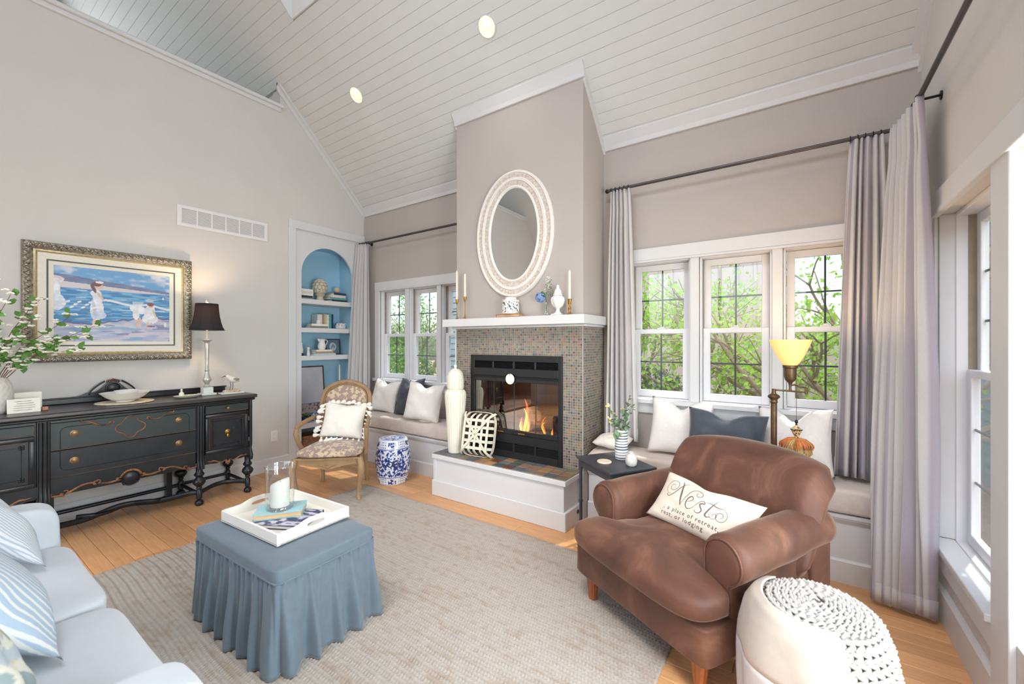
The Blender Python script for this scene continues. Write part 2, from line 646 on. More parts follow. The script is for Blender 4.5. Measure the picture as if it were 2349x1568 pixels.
# chimney breast, hollow behind the firebox
FX0, FX1, FZ0, FZ1 = -2.509, -1.551, 0.385, 1.283
wch = holder('wall_chimney', (CH0, CHY, 0), 'greige chimney breast rising to the sloped ceiling')
p = MB()
p.prism([(CHY, 1.30), (YB, 1.30), (YB, 3.10), (CHY, zc(CHY))], 'x', CH0, CH1)
p.box(CH0, CHY, 0, FX0 + 0.03, YB, 1.30); p.box(FX1 - 0.03, CHY, 0, CH1, YB, 1.30)
p.box(FX0 + 0.03, CHY, 0, FX1 - 0.03, YB, 0.40)
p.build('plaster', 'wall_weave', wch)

# ---- right wall with tall windows
RW = [(2.28, 3.06), (1.35, 2.13), (0.45, 1.23)]
RZ0, RZ1 = 0.37, 2.065
wr = holder('wall_right', (XR, 0, 0), 'greige wall with tall white windows at the right')
p = MB()
xa, xb = XR, XR + 0.15
p.prism([(3.06, 0), (YB, 0), (YB, 3.10), (3.06, zc(3.06))], 'x', xa, xb)
p.prism([(0.45, RZ1), (3.06, RZ1), (3.06, zc(3.06)), (YR, zc(YR)), (0.45, zc(0.45))], 'x', xa, xb)
p.prism([(YF, 0), (0.45, 0), (0.45, zc(0.45)), (YF, 3.10)], 'x', xa, xb)
p.box(xa, 0.45, 0, xb, 3.06, RZ0)
p.box(xa, 1.23, RZ0, xb, 1.35, RZ1); p.box(xa, 2.13, RZ0, xb, 2.28, RZ1)
p.build('plaster', 'wall_paint', wr)
# wall behind the camera, its opening added for the rear fill lamp
wf = holder('wall_front', (0, YF, 0), 'wall behind the camera, opening added for fill light')
p = MB()
p.box(XL - T, YF - 0.15, 0, XR + 0.18, YF, 0.5)
p.box(XL - T, YF - 0.15, 3.0, XR + 0.18, YF, 3.15)
p.box(XL - T, YF - 0.15, 0.5, -4.2, YF, 3.0); p.box(0.2, YF - 0.15, 0.5, XR + 0.18, YF, 3.0)
p.build('plaster', 'wall_paint', wf)
p = MB()
for k in range(4):
    x = lerp(-4.2, 0.16, k / 3)
    p.box(x, YF - 0.1, 0.5, x + 0.05, YF - 0.04, 3.0)
p.build('mullion', 'trim_white', wf)  # bars across the added opening, out of view

# ---- double-hung windows
def window(name, mp, w, z0, z1, zm, label, tall=False):
    """mp(u, d, z): u along the opening, d outward depth from the room face"""
    def bx(u0, u1, d0, d1, a, c_):
        q = MB()
        x = [mp(u, d, zz) for u in (u0, u1) for d in (d0, d1) for zz in (a, c_)]
        lo = [min(t[i] for t in x) for i in range(3)]
        hi = [max(t[i] for t in x) for i in range(3)]
        q.rbox(*lo, *hi, 0.0025, 1)
        return q
    base = mp(w / 2, 0.06, z0)
    h = holder(name, base, label)
    def mk(nm, mt, par, *boxes):
        q = MB()
        for bb in boxes:
            t = bx(*bb)
            q.add(t.v, t.f)
        return q.build(nm, mt, par)
    D = 0.05 if not tall else 0.10
    # jamb liner
    DO = D + 0.09 if not tall else D + 0.048
    mk('frame', 'vinyl_white', h, (0, 0.014, D - 0.04, DO, z0, z1), (w - 0.014, w, D - 0.04, DO, z0, z1),
       (0.014, w - 0.014, D - 0.04, DO, z1 - 0.02, z1), (0.014, w - 0.014, D - 0.04, DO, z0, z0 + 0.012))
    mk('track', 'track_tan', h, (0.0145, 0.017, D + 0.004, D + 0.034, zm + 0.02, z1 - 0.02), (w - 0.017, w - 0.0145, D + 0.004, D + 0.034, zm + 0.02, z1 - 0.02))
    st = 0.048
    def sash(nm, d, a, c_, rb, rt):
        s_ = mk(nm, 'vinyl_white', h, (0.018, 0.018 + st, d, d + 0.03, a, c_), (w - 0.018 - st, w - 0.018, d, d + 0.03, a, c_),
                (0.018 + st, w - 0.018 - st, d, d + 0.03, a, a + rb), (0.018 + st, w - 0.018 - st, d, d + 0.03, c_ - rt, c_))
        g0, g1, h0, h1 = 0.018 + st, w - 0.018 - st, a + rb, c_ - rt
        def sub(nm2, mt, *boxes):
            q = MB()
            for bb in boxes:
                t = bx(*bb); q.add(t.v, t.f)
            q.build(nm2, mt, s_)
        sub('pane', 'window_glass', (g0, g1, d + 0.008, d + 0.011, h0, h1))
        mid = (g0 + g1) / 2
        sub('muntin', 'muntin_dark', (mid - 0.006, mid + 0.006, d + 0.012, d + 0.022, h0, h1))
        if not tall:
            hm = (h0 + h1) / 2
            sub('muntin', 'muntin_dark', (g0, g1, d + 0.0125, d + 0.0215, hm - 0.006, hm + 0.006))
        else:
            for fr in (1 / 3, 2 / 3):
                hm = lerp(h0, h1, fr)
                sub('muntin', 'muntin_dark', (g0, g1, d + 0.0125, d + 0.0215, hm - 0.006, hm + 0.006))
        return s_
    sash('upper_sash', D + (0.042 if not tall else 0.034), zm - 0.012, z1 - 0.022, 0.036, 0.05)
    lo = sash('lower_sash', D, z0 + 0.014, zm + 0.026, 0.056, 0.036)
    q = MB(); t = bx(w / 2 - 0.03, w / 2 + 0.03, D + 0.004, D + 0.03, zm + 0.026, zm + 0.036); q.add(t.v, t.f)
    t = bx(w / 2 - 0.012, w / 2 + 0.02, D + 0.006, D + 0.026, zm + 0.036, zm + 0.046); q.add(t.v, t.f)
    q.build('sash_lock', 'vinyl_white', h)
    return h

def backmap(x0):
    return lambda u, d, z: (x0 + u, YB + d, z)
UW = 0.47
wlab = ['leftmost white double-hung window above the left window seat', 'middle white double-hung window above the left window seat',
        'white double-hung window partly hidden by the mantel end', 'white double-hung window beside the curtain right of the fireplace',
        'middle white double-hung window right of the fireplace', 'white double-hung window behind the lit floor lamp']
wi = 1
for base in (WL0, WR0):
    for k in range(3):
        x0 = base + k * (UW + 0.0665) + 0.003
        window('window_%d' % wi, backmap(x0), UW, WZ0, WZ1, 1.478, wlab[wi - 1])
        wi += 1
# mullion posts, casing, stool and apron
def casing(x0, x1, num, label):
    h = holder('trim_%d' % num, (x0, YB, WZ0), label)
    def bx(nm, *a):
        q = MB(); q.rbox(*a, 0.003, 1); return q.build(nm, 'trim_white', h)
    for k in (1, 2):
        xm = x0 + k * UW + (k - 1) * 0.0665 + 0.003
        bx('mullion', xm, YB - 0.012, WZ0, xm + 0.0635, YB + 0.12, WZ1)
    bx('head_casing', x0 - 0.09, YB - 0.02, WZ1 + 0.004, x1 + 0.09, YB + 0.0, WZ1 + 0.102)
    bx('head_bead', x0 - 0.002, YB - 0.026, WZ1 - 0.014, x1 + 0.002, YB - 0.004, WZ1 + 0.004)
    for a in (x0 - 0.09, x1 + 0.0):
        bx('side_casing', a, YB - 0.018, WZ0, a + 0.09, YB, WZ1 + 0.004)
    bx('stool', x0 - 0.10, YB - 0.05, WZ0 - 0.03, x1 + 0.10, YB + 0.05, WZ0 + 0.004)
    bx('apron', x0 - 0.09, YB - 0.018, WZ0 - 0.112, x1 + 0.09, YB, WZ0 - 0.03)
casing(WL0, WL1, 9, 'white casing around the left window group')
casing(WR0, WR1, 10, 'white casing around the right window group')
# right wall windows
rl = ['tall white double-hung window at the right edge, half behind the long curtain', 'tall white double-hung window at the very right edge', 'tall white double-hung window nearest the camera']
for k, (a, c_) in enumerate(RW):
    window('window_%d' % (7 + k if k < 2 else 10), (lambda a, c_: (lambda u, d, z: (XR + d, c_ - u, z)))(a, c_), c_ - a, RZ0, RZ1, 1.235, rl[k], tall=True)
h = holder('trim_11', (XR, 2.28, 0), 'white casing of the tall right-hand windows')
def bxr(nm, *a):
    q = MB(); q.rbox(*a, 0.003, 1); return q.build(nm, 'trim_white', h)
bxr('head_casing', XR - 0.022, 0.36, RZ1 - 0.005, XR, 3.15, RZ1 + 0.115)
bxr('head_bead', XR - 0.03, 0.36, RZ1 - 0.012, XR, 3.15, RZ1 + 0.012)
bxr('side_casing', XR - 0.018, 3.06, RZ0, XR, 3.14, RZ1)
bxr('post_casing', XR - 0.02, 2.125, 0, XR + 0.0, 2.285, RZ1)
bxr('stool', XR - 0.035, 2.286, RZ0 - 0.02, XR + 0.059, 3.10, RZ0 + 0.010)
bxr('apron', XR - 0.018, 2.285, RZ0 - 0.12, XR, 3.10, RZ0 - 0.02)
bxr('jamb', XR - 0.0, 3.052, RZ0 + 0.012, XR + 0.10, 3.06, RZ1)

# ---- built-in niche bookcase
nb = thing('built_in_bookcase', 'white arched built-in bookcase with pale blue inside, set into the left wall', 'bookcase', (XL, 2.9, 0))
A0, A1, AZ = 2.576, 3.245, 2.536
ac, ar = (A0 + A1) / 2, (A1 - A0) / 2
p = MB()
sp = AZ - ar
n = 24
arch = [(ac - ar * math.cos(PI * k / n), sp + ar * math.sin(PI * k / n)) for k in range(n + 1)]
PX0, PX1 = XL - 0.02, XL + 0.006
p.prism([(2.50, 0), (A0, 0), (A0, sp), (2.50, sp)], 'x', PX0, PX1)
p.prism([(A1, 0), (3.34, 0), (3.34, sp), (A1, sp)], 'x', PX0, PX1)
for k in range(n):
    (ya, za), (yb, zb) = arch[k], arch[k + 1]
    p.prism([(ya, za), (yb, zb), (yb, 2.72), (ya, 2.72)], 'x', PX0, PX1)
p.box(PX0, 2.50, sp, PX1, A0, 2.72); p.box(PX0, A1, sp, PX1, 3.34, 2.72)
p.build('arch_panel', 'trim_white', nb, smooth=None)
p = MB(); p.rbox(XL, 2.425, 0, XL + 0.024, 2.505, 2.70, 0.003, 1); p.rbox(XL, 3.335, 0, XL + 0.024, 3.415, 2.70, 0.003, 1)
p.build('side_casing', 'trim_white', nb)
p = MB(); p.rbox(XL, 2.425, 2.695, XL + 0.028, 3.415, 2.79, 0.003, 1)
p.build('head_casing', 'trim_white', nb)
ND = 0.30
p = MB()
p.box(XL - ND - 0.02, N0, 0, XL - ND, N1, NZ)                      # back
p.build('back_panel', 'niche_blue', nb)
p = MB()
p.box(XL - ND, N0 - 0.0, 0, XL - 0.02, A0 - 0.012, NZ); p.box(XL - ND, A1 + 0.012, 0, XL - 0.02, N1, NZ)
p.box(XL - ND, N0, 2.555, XL - 0.02, N1, NZ)
p.build('side_panel', 'niche_blue', nb)
p = MB(); p.box(XL - ND, N0, -0.01, XL, N1, 0.06); p.build('bottom_board', 'trim_white', nb)
for zt in (1.905, 1.567, 1.239, 0.445):
    p = MB(); p.rbox(XL - ND, A0 - 0.012, zt - 0.056, XL + 0.004, A1 + 0.012, zt, 0.004, 1)
    p.build('shelf', 'trim_white', nb)

# ---- wall vent, outlet
vt = thing('wall_vent', 'white louvred air vent high on the left wall', 'vent', (XL, 1.80, 2.58))
p = MB()
v0, v1, w0, w1 = 1.407, 2.199, 2.483, 2.676
cols = []
mw = (v1 - v0 - 0.07) / 6
p.box(XL, v0, w0, XL + 0.012, v0 + 0.035, w1); p.box(XL, v1 - 0.03, w0, XL + 0.012, v1, w1)
p.box(XL, v0 + 0.0351, w0, XL + 0.012, v1 - 0.0301, w0 + 0.027); p.box(XL, v0 + 0.0351, w1 - 0.027, XL + 0.012, v1 - 0.0301, w1)
for k in range(1, 6):
    yy = v0 + 0.035 + k * (v1 - v0 - 0.065) / 6
    p.box(XL, yy - 0.006, w0 + 0.0271, XL + 0.0115, yy + 0.006, w1 - 0.0271)
p.build('frame', 'vinyl_white', vt)
p = MB(); p.box(XL + 0.0005, v0 + 0.03, w0 + 0.02, XL + 0.002, v1 - 0.02, w1 - 0.02); p.build('dark_backing', 'vent_dark', vt)
nsl = 12
q = MB(); q.M = Matrix.Rotation(rad(28), 4, 'Y'); q.box(-0.001, v0 + 0.03, -0.0045, 0.001, v1 - 0.028, 0.0045); q.M = None
s0 = q.build('slat', 'vinyl_white', vt, world=False, loc=(0.007, -1.80, w0 + 0.034 - 2.58))
for k in range(1, nsl):
    share(s0, 'slat', (0.007, -1.80, w0 + 0.034 + k * (w1 - w0 - 0.062) / (nsl - 1) - 2.58), vt)
ot = thing('wall_outlet', 'white electrical outlet beside the bookcase, low on the wall', 'outlet', (XL, 2.271, 0.37))
p = MB(); p.rbox(XL, 2.236, 0.312, XL + 0.006, 2.306, 0.428, 0.003, 2); p.build('cover_plate', 'outlet_white', ot)
for zz in (0.348, 0.392):
    p = MB(); p.rbox(XL + 0.005, 2.256, zz - 0.015, XL + 0.0085, 2.286, zz + 0.015, 0.003, 2); rc = p.build('receptacle', 'outlet_white', ot)
    p = MB()
    for dy in (-0.006, 0.006):
        p.box(XL + 0.0082, 2.271 + dy - 0.001, zz - 0.003, XL + 0.0088, 2.271 + dy + 0.001, zz + 0.006)
    p.build('slot', 'vent_dark', rc)
ot2 = thing('wall_outlet', 'small round hole with metal ring in the hearth side', 'gas valve', (-1.389, 2.93, 0.09))
p = MB(); p.M = Matrix.Translation((-1.389, 2.93, 0.09)) @ Matrix.Rotation(rad(90), 4, 'Y')
p.lathe([(0.011, 0), (0.017, 0), (0.017, 0.004), (0.011, 0.004)], n=16, cap=False); p.M = None
ot2.name = 'gas_valve'
p.build('ring', 'rod_pewter', ot2)
p = MB(); p.M = Matrix.Translation((-1.3885, 2.93, 0.09)) @ Matrix.Rotation(rad(90), 4, 'Y'); p.lathe([(0.0, 0), (0.0112, 0), (0.0112, 0.001), (0, 0.001)], n=16, cap=False); p.M = None
p.build('core', 'black_iron', ot2)

# ---- recessed ceiling lights
emit_mat('lamp_warm', (255, 222, 186), 0.75)
emit_mat('lamp_bulb', (255, 245, 228), 9.0)
mat('lamp_cone', (250, 226, 196), 0.4, var=0.02)
slope_rot = Matrix.Rotation(math.atan(SL), 4, 'X')        # local -z faces into the room
def downlight(x, y, label):
    z = zc(y)
    t = thing('recessed_light', label, 'ceiling light', (x, y, z), group='recessed lights in the sloped ceiling')
    R_ = Matrix.Rotation(-math.atan(SL), 4, 'X')
    p = MB(); p.M = Matrix.Translation((x, y, z)) @ R_
    p.lathe([(0.072, 0.002), (0.072, -0.008), (0.078, -0.008), (0.080, -0.001), (0.080, 0.002)], n=32, cap=False)
    p.build('trim_ring', 'trim_white', t, smooth=40)
    p = MB(); p.M = Matrix.Translation((x, y, z)) @ R_
    p.lathe([(0.0725, -0.0075), (0.066, -0.005), (0.045, -0.003), (0.0, -0.0022)], n=32, cap=False)
    p.build('reflector', 'lamp_warm', t, smooth=60)
    p = MB(); p.M = Matrix.Translation((x, y, z)) @ R_ @ Matrix.Translation((0.012, -0.030, 0))
    p.lathe([(0.0, -0.007), (0.018, -0.006), (0.026, -0.003), (0.026, -0.0024), (0, -0.0024)], n=32, cap=False)
    p.build('bulb', 'lamp_bulb', t, smooth=60)
    d = bpy.data.lights.new('downlight', 'SPOT')
    d.energy = 6; d.spot_size = rad(125); d.spot_blend = 0.8; d.color = (1, 0.86, 0.70); d.shadow_soft_size = 0.05
    o = bpy.data.objects.new('downlight', d); COL.objects.link(o)
    o.location = (x, y - 0.03, z - 0.05); o.rotation_euler = (0, 0, 0)
downlight(-2.037, 2.622, 'round recessed ceiling light high above the mirror')
downlight(-0.352, 2.622, 'round recessed ceiling light above the right windows')
downlight(-3.722, 2.609, 'round recessed ceiling light nearer the left gable')
# ================================================================== FIREPLACE
vcol_mat('mosaic_tile', 0.28, bmp=0.15, bscale=120)
vcol_mat('slate_tile', 0.38, bmp=0.6, bscale=45, bdist=0.004)
mat('grout', (176, 168, 156), 0.9, var=0.06, scale=60)
mat('firebrick', (120, 104, 92), 0.9, var=0.35, scale=9, bmp=0.6, bscale=25)
mat('soot', (44, 38, 36), 0.95, var=0.4, scale=6)
mat('log_bark', (96, 78, 64), 0.95, var=0.45, scale=14, bmp=1.0, bscale=30, bdist=0.02)
mat('brass', (176, 132, 62), 0.32, metal=0.95, var=0.10, scale=30)
mat('ash', (120, 96, 84), 0.95, var=0.3, scale=20, bmp=0.8, bscale=40)
mat('ceramic_white', (236, 233, 226), 0.4, var=0.02)
emit_mat('flame_yellow', (255, 196, 70), 5.0)
emit_mat('flame_orange', (255, 110, 30), 3.2)
emit_mat('ember', (255, 80, 30), 1.6)

fp = thing('fireplace', 'gas fireplace with mosaic tile surround and black metal glass-door insert', 'fireplace', ((CH0 + CH1) / 2, CHY, 0.385))
MZ0, MZ1 = 0.385, 1.541
p = MB()
p.box(CH0 - 0.003, CHY - 0.004, MZ0, FX0, CHY, MZ1); p.box(FX1, CHY - 0.004, MZ0, CH1 + 0.003, CHY, MZ1)
p.box(FX0, CHY - 0.004, FZ1, FX1, CHY, MZ1)
p.box(CH1, CHY - 0.0039, MZ0, CH1 + 0.003, YB, MZ1); p.box(CH0 - 0.003, CHY - 0.0039, MZ0, CH0, YB, MZ1)
p.build('grout_bed', 'grout', fp)
# mosaic: thousands of small tiles, real geometry, one colour per tile
pal = [(138, 124, 104), (150, 134, 112), (124, 116, 104), (112, 108, 100), (150, 112, 82), (164, 120, 84), (70, 76, 84), (52, 58, 66),
       (98, 108, 112), (128, 130, 122), (142, 126, 112), (100, 96, 88), (158, 142, 122), (120, 104, 90)]
rnd = random.Random(11)
tp = 0.0209
tv, tf, tcol = [], [], []
def mtile(P, a, c_, w, h_):
    b0 = len(tv)
    e = 0.0016
    col = L(*[max(0, min(255, lerp(q, g_, 0.35) + rnd.randint(-10, 10))) for q, g_ in zip(rnd.choice(pal), (118, 114, 106))])
    for d, i in ((0.0, 0.0), (0.0028, e)):
        for (s_, t_) in ((a + i, c_ + i), (a + w - i, c_ + i), (a + w - i, c_ + h_ - i), (a + i, c_ + h_ - i)):
            tv.append(P(s_, t_, d)); tcol.append(col)
    for k in range(4):
        tf.append((b0 + k, b0 + (k + 1) % 4, b0 + 4 + (k + 1) % 4, b0 + 4 + k))
    tf.append((b0 + 4, b0 + 5, b0 + 6, b0 + 7))
ts = tp - 0.0034
nx = int((CH1 - CH0) / tp)
ox = CH0 + ((CH1 - CH0) - nx * tp) / 2
nz = int((MZ1 - MZ0) / tp)
for j in range(nz):
    zt = MZ0 + 0.002 + j * tp
    for i in range(nx):
        xt = ox + i * tp
        if xt + ts > FX0 and xt < FX1 and zt < FZ1:
            continue
        mtile(lambda s_, t_, d: (s_, CHY - 0.004 - d, t_), xt, zt, ts, ts)
    for i in range(int((YB - CHY) / tp)):
        mtile(lambda s_, t_, d: (CH1 + 0.003 + d, s_, t_), CHY + 0.002 + i * tp, zt, ts, ts)
        mtile(lambda s_, t_, d: (CH0 - 0.003 - d, s_, t_), CHY + 0.002 + i * tp, zt, ts, ts)
p = MB(); p.v = tv; p.f = tf
o = p.build('mosaic_tile', 'mosaic_tile', fp, colors=tcol)
o['kind'] = 'stuff'
# mantel shelf
MY, MZT, MZB = 2.87, 1.612, 1.541
MX0, MX1 = -2.77, -1.312
p = MB()
p.rbox(MX0, MY, MZB, MX1, CHY - 0.001, MZT, 0.004, 2)
p.rbox(CH1 + 0.0005, CHY - 0.01, MZB, MX1, YB - 0.02, MZT, 0.004, 2); p.rbox(MX0, CHY - 0.01, MZB, CH0 - 0.0005, YB - 0.02, MZT, 0.004, 2)
mantel = p.build('mantel_shelf', 'trim_white', fp)
p = MB()
p.rbox(CH0 - 0.03, CHY - 0.035, MZB - 0.018, CH1 + 0.03, CHY - 0.0045, MZB, 0.004, 2)
p.rbox(CH1 + 0.006, CHY - 0.005, MZB - 0.018, CH1 + 0.03, YB - 0.02, MZB, 0.004, 2)
p.build('bed_moulding', 'trim_white', mantel)
p = MB(); p.box(CH0 - 0.012, CHY - 0.012, MZ0, CH0 - 0.001, CHY + 0.03, MZB - 0.018); p.build('edge_strip', 'trim_white', fp)
# black insert
yi = CHY - 0.022
ins = MB()
def ib(x0, z0, x1, z1, y0=yi, y1=CHY + 0.01):
    ins.rbox(x0, y0, z0, x1, y1, z1, 0.003, 1)
ib(FX0, FZ0, -2.462, FZ1); ib(-1.588, FZ0, FX1, FZ1)
ib(-2.463, 1.228, -1.587, FZ1); ib(-2.463, 1.098, -1.587, 1.168)
ib(-2.463, 0.517, -1.587, 0.596); ib(-2.463, FZ0, -1.587, 0.445)
for xx in (-2.249, -2.025, -1.806):
    ib(xx - 0.010, 1.167, xx + 0.010, 1.229); ib(xx - 0.010, 0.444, xx + 0.010, 0.518)
insert = ins.build('metal_frame', 'black_iron', fp)
for z0_, z1_ in ((1.16, 1.235), (0.44, 0.52)):
    p = MB(); p.box(-2.463, CHY + 0.012, z0_, -1.587, CHY + 0.016, z1_); p.build('louvre_backing', 'soot', fp)
lv = None
for (za, n_) in ((1.176, 5), (0.453, 5)):
    for xa, xb in ((-2.463, -2.259), (-2.239, -2.035), (-2.015, -1.816), (-1.796, -1.587)):
        for k in range(n_):
            zz = za + k * 0.0115
            q = MB(); q.M = Matrix.Translation(((xa + xb) / 2, yi + 0.012, zz)) @ Matrix.Rotation(rad(38), 4, 'X')
            wdt = (xb - xa) / 2
            q.box(-wdt, -0.007, -0.0012, wdt, 0.007, 0.0012); q.M = None
            q.build('louvre_slat', 'black_iron', fp)
p = MB(); p.rbox(-2.462, yi - 0.006, 1.050, -1.588, CHY + 0.004, 1.098, 0.003, 1)
p.tube([(-2.462, yi - 0.010, 1.088), (-1.588, yi - 0.010, 1.088)], 0.006, 8)
p.build('top_rail', 'black_iron', fp)
p = MB(); p.rbox(-2.462, yi - 0.006, 0.596, -1.588, CHY + 0.004, 0.634, 0.003, 1); p.build('bottom_rail', 'black_iron', fp)
gx = [-2.460, -2.242, -2.025, -1.806, -1.590]
for k in range(4):
    p = MB(); p.box(gx[k] + 0.0015, CHY - 0.010, 0.632, gx[k + 1] - 0.0015, CHY - 0.006, 1.052); p.build('glass_door', 'door_glass', fp)
for k in (1, 2, 3):
    p = MB(); p.box(gx[k] - 0.0018, CHY - 0.012, 0.634, gx[k] + 0.0018, CHY - 0.005, 1.05); p.build('glass_edge', 'muntin_dark', fp)
for x in (-2.154, -1.933):
    p = MB(); p.rbox(x - 0.036, yi - 0.016, 0.607, x + 0.036, yi - 0.006, 0.619, 0.003, 2); p.build('door_handle', 'brass', fp)
# firebox inside
p = MB()
bx0, bx1, by = -2.47, -1.58, 3.56
p.box(bx0, by, 0.42, bx1, by + 0.03, 1.10)
p.box(bx0 - 0.03, CHY + 0.012, 0.42, bx0, by, 1.10); p.box(bx1, CHY + 0.012, 0.42, bx1 + 0.03, by, 1.10)
p.build('firebox_wall', 'firebrick', fp)
p = MB(); p.box(bx0, CHY + 0.012, 0.58, bx1, by, 0.60); p.build('firebox_floor', 'ash', fp)
p = MB(); p.box(bx0, CHY + 0.012, 1.10, bx1, by, 1.12); p.build('firebox_top', 'soot', fp)
for j in range(5):
    zz = 0.615 + j * 0.095
    for k in range(9):
        xx = bx0 + 0.005 + k * 0.1 + (0.05 if j % 2 else 0)
        if xx + 0.094 > bx1:
            continue
        if j == 0 and k == 0:
            q = MB(); q.rbox(0, 0, 0, 0.094, 0.012, 0.088, 0.003, 1)
            br0 = q.build('brick', 'firebrick', fp, world=False, loc=(xx - fp.location.x, by - 0.010 - fp.location.y, zz - fp.location.z))
        else:
            share(br0, 'brick', (xx - fp.location.x, by - 0.010 - fp.location.y, zz - fp.location.z), fp)
# logs, flames
logs = [((-2.28, 3.30, 0.66), (-1.78, 3.34, 0.67), 0.055, 'thick split log lying along the back of the firebox'),
        ((-2.22, 3.20, 0.645), (-1.95, 3.24, 0.65), 0.045, 'short log in front at the left of the fire'),
        ((-1.95, 3.18, 0.64), (-1.68, 3.26, 0.645), 0.04, 'short log at the right of the fire'),
        ((-2.30, 3.28, 0.74), (-1.98, 3.22, 0.82), 0.045, 'log leaning across the top of the fire')]
rnd = random.Random(5)
for a, c_, r, lab in logs:
    A, B = Vector(a), Vector(c_)
    pts = [A.lerp(B, t / 8) + Vector((0, rnd.uniform(-.006, .006), rnd.uniform(-.006, .006))) for t in range(9)]
    q = MB(); q.tube(pts, [r * rnd.uniform(0.88, 1.08) for _ in pts], 12)
    tag(q.build('fire_log', 'log_bark', smooth=40), lab, 'log', 'logs in the fireplace')
def flame(x, y, z, h, w, bend, label):
    t = thing('flame', label, 'flame', (x, y, z), group='flames in the fireplace')
    for nm, mt, s_ in (('outer_flame', 'flame_orange', 1.0), ('inner_flame', 'flame_yellow', 0.72)):
        q = MB()
        pts = [(x + bend * math.sin(3.2 * k / 9) * (k / 9), y - (0.012 if s_ < 1 else 0), z + h * s_ * k / 9) for k in range(10)]
        rs = [max(0.001, w * s_ * (0.5 + 0.9 * k / 9) * (1 - (k / 9) ** 1.6)) for k in range(10)]
        q.tube(pts, rs, 8, sq=0.6)
        q.build(nm, mt, t, smooth=80)
flame(-1.985, 3.10, 0.60, 0.30, 0.030, 0.05, 'tall orange flame twisting up in the middle of the fire')
flame(-1.945, 3.09, 0.60, 0.16, 0.022, 0.02, 'short flame just right of the tall flame')
flame(-2.02, 3.11, 0.60, 0.13, 0.026, -0.02, 'short flame just left of the tall flame')
flame(-1.775, 3.10, 0.60, 0.155, 0.012, -0.05, 'thin curling flame at the right of the fire')
flame(-1.70, 3.09, 0.60, 0.07, 0.010, 0.0, 'small flame at the far right of the fire')
q = MB()
rnd = random.Random(3)
for k in range(60):
    q.ell((rnd.uniform(-2.25, -1.64), rnd.uniform(3.06, 3.2), 0.605), 0.012, 0.012, 0.007, 6, 4)
o = q.build('ember_bed', 'ash'); tag(o, 'bed of grey and red embers under the flames', 'embers'); o['kind'] = 'stuff'
fl = bpy.data.lights.new('fire_glow', 'POINT'); fl.energy = 3.5; fl.color = (1, 0.45, 0.16); fl.shadow_soft_size = 0.06
fo = bpy.data.objects.new('fire_glow', fl); COL.objects.link(fo); fo.location = (-1.93, 3.17, 0.74)
# round tag hung on the insert
dk = thing('hanging_disc', 'round white disc ornament hung on the fireplace rail', 'ornament', (-2.047, yi - 0.02, 1.078))
p = MB(); p.M = Matrix.Translation((-2.047, yi - 0.018, 1.078)) @ Matrix.Rotation(rad(90), 4, 'X')
p.lathe([(0.0, 0), (0.044, 0), (0.046, 0.002), (0.044, 0.005), (0, 0.005)], n=32, cap=False); p.M = None
p.build('disc', 'ceramic_white', dk, smooth=40)
p = MB(); p.tube([(-2.047, yi - 0.024, 1.114), (-2.047, yi - 0.022, 1.130)], 0.002, 6); p.build('cord', 'soot', dk)

# ---- hearth
hr = thing('hearth', 'raised white hearth box topped with multicoloured slate tiles', 'hearth', (-2.075, 2.86, 0))
p = MB(); p.rbox(-2.732, 2.745, 0.0, -1.415, CHY - 0.001, 0.36, 0.003, 1); p.build('front_panel', 'trim_white', hr)
p = MB(); p.rbox(-2.757, 2.722, 0.0, -1.391, 2.744, 0.139, 0.004, 1); p.rbox(-1.4145, 2.7445, 0.0, -1.391, CHY - 0.002, 0.139, 0.004, 1); p.rbox(-2.757, 2.7445, 0, -2.733, CHY - 0.002, 0.139, 0.004, 1)
p.build('base_board', 'trim_white', hr)
p = MB(); p.rbox(-2.757, 2.722, 0.336, -1.391, CHY - 0.004, 0.374, 0.003, 1); 
p.rbox(-2.7505, 2.735, 0.139, -2.715, 2.7455, 0.336, 0.002, 1)
p.build('rim', 'trim_white', hr)
p = MB(); p.box(-2.752, 2.727, 0.370, -1.396, CHY - 0.005, 0.379); p.build('grout_bed', 'grout', hr)
spal = [(92, 100, 104), (104, 110, 110), (150, 118, 88), (168, 124, 84), (108, 74, 58), (124, 116, 104), (136, 112, 88), (84, 92, 100), (148, 116, 96), (120, 122, 112), (176, 132, 88), (112, 100, 84)]
rnd = random.Random(21)
tw, td = 1.356 / 14, 0.268 / 3
for j in range(3):
    for i in range(14):
        q = MB()
        x0, y0_ = -2.752 + i * tw + 0.003, 2.727 + j * td + 0.003
        q.rbox(x0, y0_, 0.376, x0 + tw - 0.006, y0_ + td - 0.006, 0.3845 + rnd.uniform(-0.001, 0.001), 0.002, 1)
        base = rnd.choice(spal)
        if i < 3:
            base = rnd.choice([(92, 100, 104), (100, 106, 110), (120, 110, 100)])
        cs = [L(*[max(0, min(255, c1 + rnd.randint(-16, 16))) for c1 in base]) for _ in q.v]
        q.build('slate_tile', 'slate_tile', hr, colors=cs)

